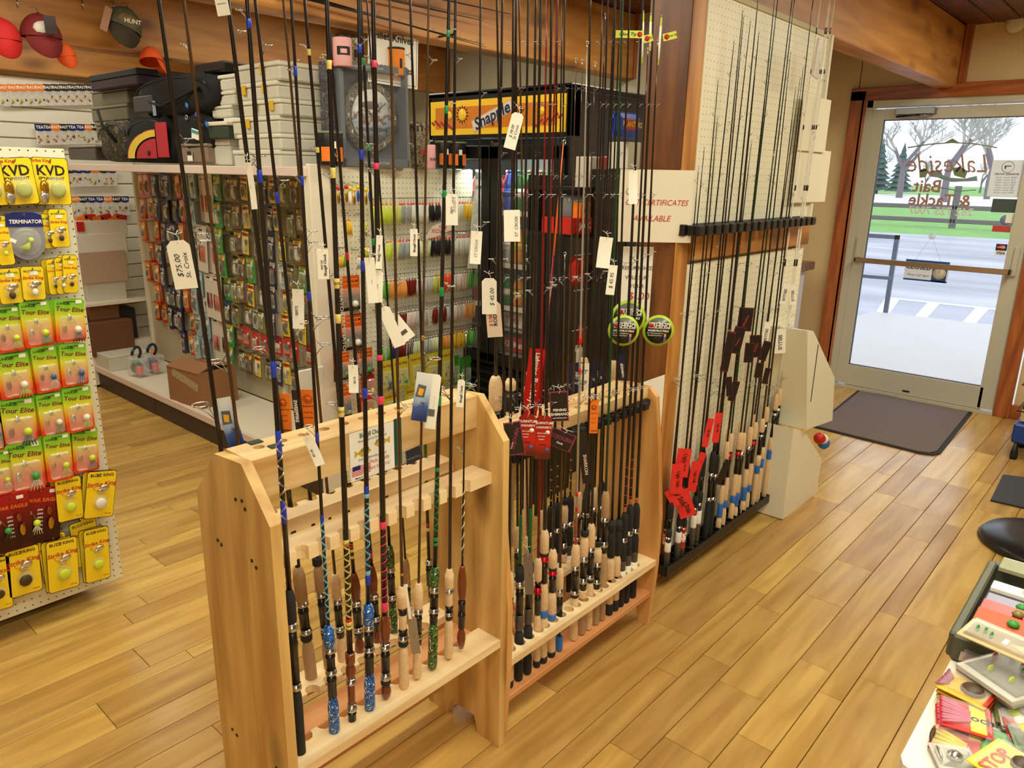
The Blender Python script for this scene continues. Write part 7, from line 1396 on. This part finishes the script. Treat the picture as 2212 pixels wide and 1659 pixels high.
for cx_ in (-.22, .33, -.32): 
    b.lathe([(.03 if cx_ == -.22 else .02, -.001), (.03 if cx_ == -.22 else .02, 0)], M_snap, 16, M=Ms @ T(cx_, -.003, .015) @ RX(-PI/2))
    for k in range(14): b.prism([(-.005, .032), (.005, .032), (0, .05)], -.003, -.002, M_ink if cx_ == -.22 else M_sor if 0 else mat('sun_brown', (160, 80, 30), .5), M=Ms @ T(cx_, 0, .015) @ RY(k*PI/7) @ Matrix.Scale(1 if cx_ == -.22 else .7, 4))
for sg in (-1, 1):
    for k in range(14): b.ball((sg*(.30+.012*k), -.003, -.055+.006*(k % 4)+(.003*k if sg > 0 else .002*k)), .008, M_ber, 6, 4, sq=(1, .15, 1), M=Ms)
s3 = b.build('sun_prints'); b = MB(); b.text('True', (0, 0, 0), .03, M_gold, ital=.4, M=T(2.999, 2.30+Wc*.5, 1.755) @ RZ(-PI/2)); s4 = b.build('maker_badge')
for s_ in (so, s2, s3, s4): s_.parent = fr; s_.matrix_parent_inverse = fi
for y0, y1 in ((.02, .50), (.51, .99)):
    dn = MB(); 
    for c, d in (((-.015, y0+.03, 1.16), (.03, .06, 1.16)), ((-.015, y1-.03, 1.16), (.03, .06, 1.16)), ((-.015, (y0+y1)/2, 1.71), (.03, y1-y0, .07)), ((-.015, (y0+y1)/2, .60), (.03, y1-y0, .06))): dn.box(c, d, M_cblk, .004)
    o = dn.build('glass_door', fr); MB().box((-.015, (y0+y1)/2, 1.16), (.006, y1-y0-.12, 1.04), film('cooler_glass', (200, 210, 205), .05, .03)).build('glass', o)
ll = bpy.data.lights.new('cooler_lamp', 'AREA'); ll.shape = 'RECTANGLE'; ll.size = .03; ll.size_y = 1.0; ll.energy = 14.0; ll.color = (.9, 1, .95); lo = bpy.data.objects.new('cooler_lamp', ll); COL.objects.link(lo); lo.location = (3.12, 2.80, 1.76); lo.rotation_euler = (0, -.35, 0); ll.size, ll.size_y = .06, .9
SZ = [1.42, 1.14, .905]
M_pet = [mat('cola_pet', (70, 26, 18), .15), mat('green_pet', (40, 120, 60), .12, trans=.2), mat('blue_pet', (40, 80, 180), .15), mat('clear_pet', (190, 196, 190), .1, trans=.3), mat('red_pet', (180, 40, 40), .2), mat('orange_pet', (230, 140, 50), .2)]
CN = ['cola', 'green', 'blue', 'clear', 'red', 'orange']
def bottle(v, h):
    def f():
        b = MB(); b.lathe([(.028, 0), (.032, .01), (.032, h*.30), (.030, h*.33), (.030, h*.55), (.032, h*.58), (.031, h*.68), (.013, h*.88), (.012, h*.93)], M_pet[v % 6], 12); l = MB(); l.lathe([(.0325, h*.34), (.0325, h*.55)], (M_redc, M_paper, M_blue, M_paper, M_redc, M_yellow)[v % 6], 12, smooth=True); c = MB(); c.lathe([(.014, h*.93), (.014, h)], (M_redc, M_green, M_blue, M_paper, M_paper, M_blue)[v % 6], 10); return [('body', b.mesh('body')), ('wrap_label', l.mesh('wrap_label')), ('bottle_cap', c.mesh('bottle_cap'))]
    return cached(('bo', v, h), f)
for si, z in enumerate(SZ+[.69, 1.60]):
    if si < 3:
        for d_ in range(2):
            rk_ = MB()
            for (yy0, yy1) in ((.05, .48), (.53, .97)):
                for q in range(6): rk_.tube([(.07, yy0+(yy1-yy0)*q/5, z-.01), (.045, yy0+(yy1-yy0)*q/5+.01, z+.09)], .002, M_shelf, 4)
                rk_.tube([(.045, yy0, z+.09), (.045, yy1, z+.09)], .003, M_shelf, 4)
        sh_ = MB().box((.36, Wc/2, z-.012), (.60, Wc-.07, .008), M_shelf).build('wire_shelf', fr); rk_.build('shelf_fence', sh_); MB().box((.05, Wc/2, z-.02), (.006, Wc-.08, .028), M_wpk).build('price_rail', sh_)
        for k in range(12):
            y = 2.30+.075+k*.078; v = rnd.randrange(6)
            for d_ in range(2): hangpack('drink_bottle', '%s drink bottle on the %s cooler shelf, %s from the right%s' % (CN[v], ORD[si], ORD[k], ', behind' if d_ else ''), 'bottle', 'bottles in the drinks cooler', bottle(v, (.21, .20, .17)[si]), T(3.085+.075*d_, y, z-.007))
for z, items in ((.765, [('Twix', M_wpk, M_redink, .08), ("Reese's", M_orange, M_yellow, .33), ('M&M', M_paper, M_blue, .58)]), (.625, [('Kit Kat', M_redc, M_paper, .10), ('Mounds', mat('blue_grey_box', (130, 140, 165), .4), M_redink, .34), ('Candy', M_brc, M_yellow, .60)])):
    MB().box((.36, Wc/2, z-.008), (.60, Wc-.07, .008), M_shelf).build('wire_shelf', fr)
    for s_, m_, mi_, f_ in items:
        c = 2.30+Wc*(.48-f_*.0)-.02-.0; 
    for i_, (s_, m_, mi_, f_) in enumerate(items):
        cy_ = (2.30+.44-i_*.155) if z > .7 else (2.30+.43-i_*.155)
        t = thing('candy_box', {'Twix': 'tan candy box', "Reese's": 'orange candy box', 'M&M': 'white candy box', 'Kit Kat': 'red candy box', 'Mounds': 'blue-grey candy box', 'Candy': 'brown candy box'}[s_]+' low in the cooler', 'candy box', M=T(3.10, cy_, z) @ RZ(-PI/2)); MB().box((0, .05, .045), (.145, .10, .085), m_, .002).build('carton', t); MB().text(s_, (0, -.002, .045), .05, mi_, True).build('lettering', t)
# ---------------------------------------------------------------- snack stand by the cooler
sk_ = thing('snack_stand', 'black wire snack stand between the cooler and the timber post', 'display stand', (0, 0, 0))
A = on(1, 1.95, 1238, 480); B = on(1, 1.95, 1345, 480); x0, x1 = A.x, B.x; zz = [on(1, 1.95, 1290, y).z for y in (408, 505, 545, 618, 700)]
for x in (x0, x1): MB().box((x, 2.1, .8), (.02, .02, 1.6), M_cblk).build('upright', sk_)
MB().box(((x0+x1)/2, 2.20, .8), (x1-x0, .01, 1.6), M_cblk).build('back_panel', sk_)
for z in zz[:2]: MB().box(((x0+x1)/2, 2.05, z), (x1-x0+.03, .28, .014), M_cblk).build('shelf', sk_)
for z in zz[2:]: MB().tube([(x0, 1.93, z), (x1, 1.93, z)], .003, M_shelf, 5).build('rail', sk_)
def snack(name, label, px, Y, dy, m, text=None, tm=M_paper, ts=.3, shape='box', z0=None, group=None):
    x0_, y0_, x1_, y1_ = px; A = on(1, Y, x0_, y0_); B = on(1, Y, x1_, y1_); W, H = abs(B.x-A.x), A.z-B.z; t = thing(name, label, name.split('_')[-1], ((A.x+B.x)/2, Y, B.z), group=group)
    if shape == 'box': MB().box((0, dy/2, H/2), (W, dy, H), m, .003).build('body', t)
    elif shape == 'bag': MB().box((0, dy/2, H/2), (W, dy, H*.86), m, .02).box((0, dy/2, H/2), (W, .004, H), m).build('body', t)
    else: MB().lathe([(W*.45, 0), (W*.5, H*.05), (W*.5, H*.7), (W*.4, H*.8)], m, 16, M=T(0, dy/2, 0)).build('body', t); MB().lathe([(W*.42, H*.8), (W*.44, H*.82), (W*.44, H), (W*.3, H*1.01)], M_navy, 16, M=T(0, dy/2, 0)).build('jar_lid', t)
    if text: MB().text(text, (0, -.003-(0 if shape == 'box' else .004), H*.5), W*ts, tm, True, rot=0).build('lettering', t)
    return t
for k in range(4): snack('jerky_stick_pack', 'red and cream upright stick pack on the snack stand top, %s from the left' % ORD[k], (1299+k*13, 338, 1310+k*13, 408), 1.97, .03, M_redc if k % 2 == 0 else M_wpk, 'ORIGINAL', M_yellow, .2, group='stick packs on the snack stand')
snack('paper_cup_stack', 'white cup tower on the snack stand top', (1276, 338, 1300, 408), 1.98, .08, M_wpk)
for k in range(2): snack('candy_jar', 'glass jar with blue lid on the snack stand, %s one' % ('left', 'right')[k], (1246+k*45, 406, 1282+k*45, 470), 1.96, .12, mat('jar_glass', (150, 156, 160), .1, trans=.3), shape='jar')
for k in range(3): t = snack('jerky_box', '%s slanted snack box with bold black letters, in front of the jars' % ('orange', 'amber', 'dark orange')[k], (1254+k*24, 438, 1290+k*24, 472), 1.94, .04, (M_orange, M_yellow, mat('burnt_orange', (190, 80, 40), .4))[k], 'KICK', M_ink, .32)
snack('snack_carton', 'long red snack carton with white lettering on the stand', (1234, 472, 1322, 501), 1.93, .16, M_redc, "JACK LINK'S", M_paper, .12)
snack('jerky_bag', 'red and cream jerky bag hanging below the red carton', (1244, 558, 1296, 612), 1.94, .05, M_redc, 'ROYAL', M_ink, .16, 'bag'); snack('red_yellow_bag', 'small red and black snack bag low on the stand', (1258, 705, 1292, 742), 1.94, .04, M_redc, 'NUTS', M_paper, .2, 'bag'); snack('white_blue_bag', 'white snack bag with blue and red marks on the stand', (1283, 645, 1318, 700), 1.95, .05, M_paper, None, shape='bag'); snack('pale_tall_bag', 'tall cream snack bag at the bottom of the stand', (1252, 748, 1290, 800), 1.94, .04, M_wpk, shape='bag')
t = snack('peanut_bag', 'blue and red peanut bag high beside the timber post', (1340, 238, 1386, 300), 1.75, .06, M_blue, 'PLANTERS', M_yellow, .18, 'bag'); MB().box((0, -.001, .05), (.085, .004, .04), M_redc, .002).build('red_band', t)
snack('white_carton', 'white carton standing below the blue peanut bag', (1359, 306, 1382, 366), 1.76, .1, M_wcb); zc_ = on(1, 1.76, 1370, 366); MB().box((zc_.x+.01, 1.85, zc_.z/2), (.11, .20, zc_.z), M_cblk, .004).build('black_cabinet'); tag(bpy.data.objects['black_cabinet'], 'narrow black cabinet right behind the timber post, under the peanut bag', 'cabinet')
# ---------------------------------------------------------------- white boxes, nook cabinet, mats, right side
M_file = mat('glossy_white_board', (234, 230, 210), .45, var=.02)
def filebox(name, label, pts, Y0, Y1, dz):
    P = [on(1, Y0, *p) for p in pts]; t = thing(name, label, 'box', (0, 0, 0)); MB().prism([(p.x, p.z+dz) for p in P], Y0, Y1, M_file).build('shell', t); return t, P
t, P = filebox('white_file_box', 'white cut-corner carton standing on the floor at the end of the wall rods', [(1690, 1122), (1766, 1072), (1768, 1035), (1776, 992), (1738, 932), (1714, 926)], 1.20, 1.375, 0)
b = MB(); b.text('ANUSA', (-.085, -.0, 0), .018, M_dgy, M=T(P[0].x-.001, 1.20, .44) @ RZ(-PI/2)); b.build('print', t)
t, P = filebox('white_file_box', 'taller white cut-corner carton stacked on top of the floor one', [(1742, 930), (1798, 910), (1803, 818), (1757, 717), (1744, 717)], 1.185, 1.385, .004)
MB().box((P[0].x+.004, 1.184, .72), (.005, .002, .28), M_ink).build('cut_slot', t); MB().text('ANUSA', (0, 0, 0), .02, M_dgy, M=T(P[0].x-.001, 1.30, .90) @ RZ(-PI/2)).build('print', t)
P = on(1, 1.30, 1790, 938); t = thing('plush_toy', 'small red, white and blue plush piece showing behind the stacked cartons', 'toy', (P.x-.02, 1.34, P.z-.03)); MB().ball((0, 0, 0), .035, M_redc, 10, 6).build('red_part', t); MB().ball((.03, -.01, -.01), .03, M_paper, 10, 6).build('white_part', t); MB().ball((.05, -.01, -.04), .035, M_ldot, 10, 6).build('blue_part', t)
nc = thing('nook_cabinet', 'white cabinet with speckled brown counter top in the nook beside the door', 'cabinet', (5.35, 2.28, 0))
MB().box((0, 0, .47), (.9, .30, .94), mat('bluish_white', (214, 212, 218), .4, var=.02), .004).build('body', nc); MB().box((0, -.02, .97), (1.0, .36, .06), camo_mat('brown_laminate', [(120, 84, 60), (90, 62, 46), (150, 112, 84), (110, 76, 54)], 40, .3), .004).build('counter_top', nc); MB().box((-.1, -.152, .70), (.78, .004, .006), M_ink).build('drawer_gap', nc)
P = on(1, 2.15, 1700, 565); t = thing('clear_wrapped_bundle', 'clear wrapped bundle lying on the nook counter', 'bundle', (5.1, 2.22, 1.0)); MB().ball((0, 0, .04), .10, film('wrap_film', (225, 225, 230), .55, .15), 12, 6, sq=(1.6, .9, .45)).build('wrap', t)
for k, (x0, y0, x1, y1) in enumerate(((1737, 203, 1781, 330), (1722, 320, 1781, 436))):
    A, B = on(1, 1.33+.01*k, x0, y0), on(1, 1.33+.01*k, x1, y1); t = thing('white_notice', 'blank cream notice board past the right end of the upper pegboard, %s one' % ('upper', 'lower')[k], 'notice', ((A.x+B.x)/2, 1.33+.01*k, (A.z+B.z)/2)); MB().box((0, 0, 0), (B.x-A.x, .004, A.z-B.z), mat('cream_board', (236, 228, 204), .6, var=.02), .001).build('board', t)
P = on(1, 1.36, 1757, 82); t = thing('spot_lamp', 'tiny bright lamp glowing under the beam beside the pegboard', 'lamp', (P.x, 1.46, P.z)); MB().ball((0, -.03, 0), .016, mat('lamp_glow', (255, 240, 235), .5, emit=6), 10, 6).build('bulb', t); MB().lathe([(.018, 0), (.026, .05)], M_white, 12, M=T(0, .02, .0) @ RX(PI/2)).build('housing', t)
t = thing('hang_cloth', 'translucent pale bag hanging on the white rods near the beam', 'bag', on(1, 1.25, 1768, 118)); MB().prism([(-.03, -.08), (.035, -.09), (.02, .03), (-.01, .06)], 0, .01, film('pale_bag', (225, 220, 215), .6, .3)).build('bag', t)
P = on(0, XD-.03, 2195, 50); t = thing('smoke_detector', 'small white smoke detector high on the wall above the door, right edge', 'detector', (XD-.02, P.y, P.z)); MB().lathe([(.06, 0), (.055, .03), (.03, .04)], M_white, 20, M=RY(-PI/2)).build('housing', t)
# entrance mat
M_mat = mat('brown_carpet', (112, 96, 92), .95, var=.3, sc_=180, bump=.6)
mt = thing('entrance_mat', 'dark brown entrance mat with black rubber edge before the glass door', 'mat', (0, 0, 0)); r_ = .09
poly = [(6.06, 1.70), (6.06, .90)]+[(4.86+r_-r_*math.cos(a), .86+r_-r_*math.sin(a)) for a in (PI/2, PI/4, 0)]+[(4.90, 1.62)]
def ext(poly, z0, z1, m): n = len(poly); return MB().add([(x, y, z0) for x, y in poly]+[(x, y, z1) for x, y in poly], [tuple(range(n, 2*n))[::1], tuple(range(n-1, -1, -1))]+[(i, (i+1) % n, n+(i+1) % n, n+i) for i in range(n)], m)
cx_, cy_ = 5.46, 1.28; poly = poly[::-1]
ext(poly, .001, .007, M_rub).build('rubber_edge', mt); ext([(cx_+(x-cx_)*.965, cy_+(y-cy_)*.94) for x, y in poly], .006, .012, M_mat).build('carpet', mt)
t = thing('floor_mat', 'small flat black mat at the right edge, behind the round black base', 'mat', (0, 0, 0)); q = [on(2, 0, *p) for p in ((2139, 1083), (2166, 1028), (2240, 1038), (2230, 1104))]; ext([(p.x, p.y) for p in q], .001, .010, mat('anthracite', (58, 60, 68), .7)).build('pad', t)
bs = thing('stool_base', 'round black pedestal base standing on the floor at the right edge', 'stool base', (3.93, .20, 0)); MB().lathe([(.26, 0), (.27, .012), (.25, .035), (.15, .055), (.03, .062)], mat('worn_black', (34, 31, 30), .3), 36).build('base', bs); MB().lathe([(.03, .06), (.03, .62)], M_chrome, 16).build('column', bs); MB().lathe([(.18, .62), (.2, .64), (.19, .69), (.1, .7)], M_black, 28).build('seat', bs)
mr = thing('magazine_rack', 'blue based wire rack with beige magazines at the right edge by the door', 'rack', on(2, 0, 2230, 985))
MB().box((0, -.0, .16), (.30, .22, .12), mat('royal_blue', (24, 66, 150), .4), .01).build('base_tray', mr); MB().box((.02, -.02, .58), (.24, .14, .22), mat('steel_blue', (70, 120, 165), .5), .01).build('blue_bag', mr)
for k in range(5): MB().box((-.10+k*.035, .0, .35), (.022, .18, .24), mat('beige_paper', (206, 184, 140), .7, var=.1), .002, M=T(0, 0, 0) @ RY(.05*k)).build('magazine', mr)
for z in (.30, .46, .86): MB().tube([(-.15, -.11, z), (-.15, .11, z), (.15, .11, z), (.15, -.11, z)], .004, M_black, 5).build('wire', mr)
for x in (-.14, .14): MB().lathe([(.02, 0), (.022, .03), (.01, .1)], M_black, 10, M=T(x, .08, 0)).build('foot', mr)
# ---------------------------------------------------------------- packet table at the lower right
ZT = .90; tb = thing('white_table', 'white topped table corner at the lower right piled with lure packs', 'table', (0, 0, 0))
c0 = on(2, ZT, 1966, 1636); c1 = on(2, ZT, 2116, 1288); xa, xb, yt = .90, 1.62, .142
poly = [(xb, yt), (xa+.02, yt), (xa+.006, yt-.006), (xa, yt-.02), (xa, -.75), (xb, -.75)]; ext(poly, ZT-.028, ZT, M_white).build('table_top', tb)
MB().box(((xa+xb)/2, (yt-.75)/2, ZT-.06), (xb-xa-.04, yt+.75-.04, .06), M_wpk).build('apron', tb)
for x in (xa+.06, xb-.06):
    for y in (yt-.06, -.68): MB().box((x, y, ZT/2-.03), (.045, .045, ZT-.06), M_wpk, .004).build('leg', tb)
def lay(label, p1, p2, wid, z, m, deco=(), name='lure_pack', cat='lure pack', th=.003, tilt=0, bub=True, group='lure packs on the white table'):
    A, B = on(2, ZT+z, *p1), on(2, ZT+z, *p2); d = B-A; L = d.length; a = math.atan2(d.y, d.x); M_ = T(*(A+d/2)) @ RZ(a) @ RX(tilt)
    t = thing(name, label, cat, M=M_, group=group); MB().box((0, 0, 0), (L, wid, th), m, .001).build('card', t)
    for (nm, x, y, sx, sy, mm, kind) in deco:
        b = MB()
        if kind == 'b': b.box((x*L, y*wid, th/2+.0006), (sx*L, sy*wid, .0012), mm)
        elif kind == 'o': b.ball((x*L, y*wid, th/2+.003), 1, mm, 10, 6, sq=(sx*L, sy*wid, .006))
        elif kind == 's':
            for q_ in range(9): u_ = (q_-4)/4; b.tube([((x+sx)*L, (y+u_*sy*.35)*wid, th/2+.002), ((x-sx)*L, (y+u_*sy)*wid+.001*(q_ % 2), th/2+.003)], .0016, mm, 4)
        elif kind == 't': b.text(nm, (0, 0, 0), sy*wid, mm, True, M=T(x*L, y*wid, th/2+.0012) @ RX(-PI/2))
        b.build('lettering' if kind == 't' else nm, t)
    if bub: b = MB(); b.box((0, 0, th/2+.003), (L*.92, wid*.84, .006), film('crinkly_film', (240, 240, 240), .16, .12), .0012); b.build('film', t)
    return t
M_dtr = mat('dark_sage_tray', (84, 86, 70), .5); M_kraft = mat('kraft', (206, 180, 132), .7); M_hpk = mat('hot_pink', (238, 100, 150), .5, var=.15); M_yp = mat('golden_card', (228, 186, 50), .4); M_lg = mat('lilac_grey', (140, 136, 166), .4)
A = on(2, ZT+.03, 2052, 1398); t = thing('tackle_tray', 'dark sage wooden tray holding rows of packaged jigs, far end of the table', 'tray', (1.19, .145, ZT)); L_ = .30; W_ = .34
MB().box((L_/2, -W_/2, .006), (L_, W_, .012), M_dtr, .002).build('bottom', t)
for c, d in (((0, -W_/2, .03), (.014, W_, .055)), ((L_, -W_/2, .03), (.014, W_, .055)), ((L_/2, 0, .03), (L_, .014, .055)), ((L_/2, -W_, .03), (L_, .014, .055))): MB().box(c, (d[0], d[1], .042), M_dtr, .003, M=T(0, 0, -.008)).build('side', t)
for k, (m_, w_) in enumerate(((M_lg, .035), (M_paper, .02), (M_redc, .035), (mat('rust_card', (186, 92, 56), .6), .04), (mat('sage_card', (150, 150, 120), .6), .03))):
    tt = thing('jig_card', '%s strip card lying in the dark tray, %s from the near side' % (('lilac grey', 'white', 'red', 'rust brown', 'sage green')[k], ORD[(2, 3, 1, 0, 4)[k]]), 'jig card', (1.19+.02+(2, 3, 1.1, 0.2, 4.2)[k]*.052+.02, .145-.17, ZT+.040+.005*k)); MB().box((0, 0, 0), (w_*1.5, .31, .008), m_, .001).build('card', tt)
    for q in range(6): MB().ball((0, -.12+q*.045, .008), .009, (M_whb, M_olv, M_grnb)[(q+k) % 3], 7, 4, sq=(1, 1, .6)).build('jig', tt)
lay('kraft strip card with clear bubble and small green jigs lying across the tray', (2084, 1352), (2290, 1440), .062, .075, M_kraft, [('jig', -.36, 0, .02, .09, M_grnb, 'o'), ('jig', -.28, .05, .02, .09, M_grnb, 'o'), ('jig', -.2, -.05, .02, .09, M_grnb, 'o'), ('price_sticker', -.05, 0, .05, .25, M_paper, 'b')])
for k in range(3): lay('short brownish card in a small stack left of the big clear jig sheet, %s from the top' % ORD[2-k], (2112, 1452-k*6), (2122, 1414-k*6), .05, .004+k*.008, mat('dusty_card', (170, 140, 120), .6))
M_grs = mat('pale_grey_sheet', (196, 194, 184), .3)
for k in range(3): lay('pale grey jig sheet with yellow edge in the thick stack, %s from the top' % ORD[2-k], (2132+k*2, 1428-k*5), (2262, 1510-k*5), .13, .014+k*.012, M_grs, [('jig', -.4+.11*q, .25*math.sin(q*2.3), .018, .05, (M_pk, M_grnb, M_chart)[q % 3], 'o') for q in range(8)] if k == 2 else (), th=.008)
for k in range(3): lay('dark and pink edged pack fanned beside the jig sheets, %s of three' % ORD[k], (2128+k*6, 1478+k*3), (2226+k*6, 1548+k*3), .03, .01+k*.004, (M_redc, M_kc, M_wpk)[k])
for k in range(3): lay('golden fringed trolling pack, upper group on the table, %s from the top' % ORD[2-k], (2036, 1484-k*9), (2142, 1534-k*9), .052, .006+k*.009, M_yp, [('fringe', -.42, 0, .09, .45, mat('violet_fringe', (170, 90, 120), .5), 's'), ('body_print', .12, 0, .25, .3, M_brnb, 'o'), ('sticker', 0, .1, .1, .25, M_paper, 'b'), ('end_print', .46, 0, .08, .8, M_redc, 'b')])
for k in range(2): lay('hot pink fringed pack with yellow label, %s one' % ('lower', 'upper')[k], (2022+k*8, 1550-k*16), (2140+k*4, 1584-k*16), .062, .008+k*.010, M_redc, [('pink_fringe', -.20, 0, .28, .44, M_hpk, 's'), ('yellow_label', .22, 0, .3, .9, M_ylc, 'b'), ('Hoochie', .22, 0, .1, .3, M_ink, 't')])
lay('yellow fringed pack with red end below the pink ones', (2010, 1590), (2120, 1634), .050, .006, M_redc, [('yellow_fringe', -.12, 0, .32, .40, M_yellow, 's'), ('dark_tip', -.47, 0, .06, .3, M_brnb, 'o'), ('red_end', .40, 0, .15, .9, M_redc, 'b')])
for k in range(2): lay('white spoon pack with silver spoons, %s one in the near corner' % ('lower', 'upper')[k], (2016, 1640-k*8), (2108, 1654-k*8), .045, .003+k*.007, M_grs, [('spoon', -.38, 0, .05, .3, M_lure_s, 'o'), ('spoon', .0, 0, .2, .2, M_lure_s, 'o')])
lay('green round-cornered pack at the lower right corner', (2118, 1616), (2240, 1668), .10, .012, M_grc, [('mouse_print', -.2, -.2, .08, .2, M_brc, 'o')]); lay('yellow pack reading STOP lying over the green one', (2160, 1690), (2230, 1640), .08, .026, M_ylc, [('STOP', -.1, .25, .1, .28, M_redink, 't'), ('lure_print', .15, 0, .2, .15, M_brnb, 'o')])
for k in range(4): lay('%s small pack in the loose pile right of the pink ones' % ('olive', 'clear white', 'red and yellow', 'grey green')[k], (2148+k*12, 1536+k*18), (2236+k*12, 1562+k*16), .045, .010+k*.004, (M_olv, M_grs, M_redc, mat('grey_green_card', (120, 140, 110), .5))[k], [('lure_print', 0, 0, .2, .25, (M_chart, M_whb, M_yellow, M_grnb)[k], 'o')])
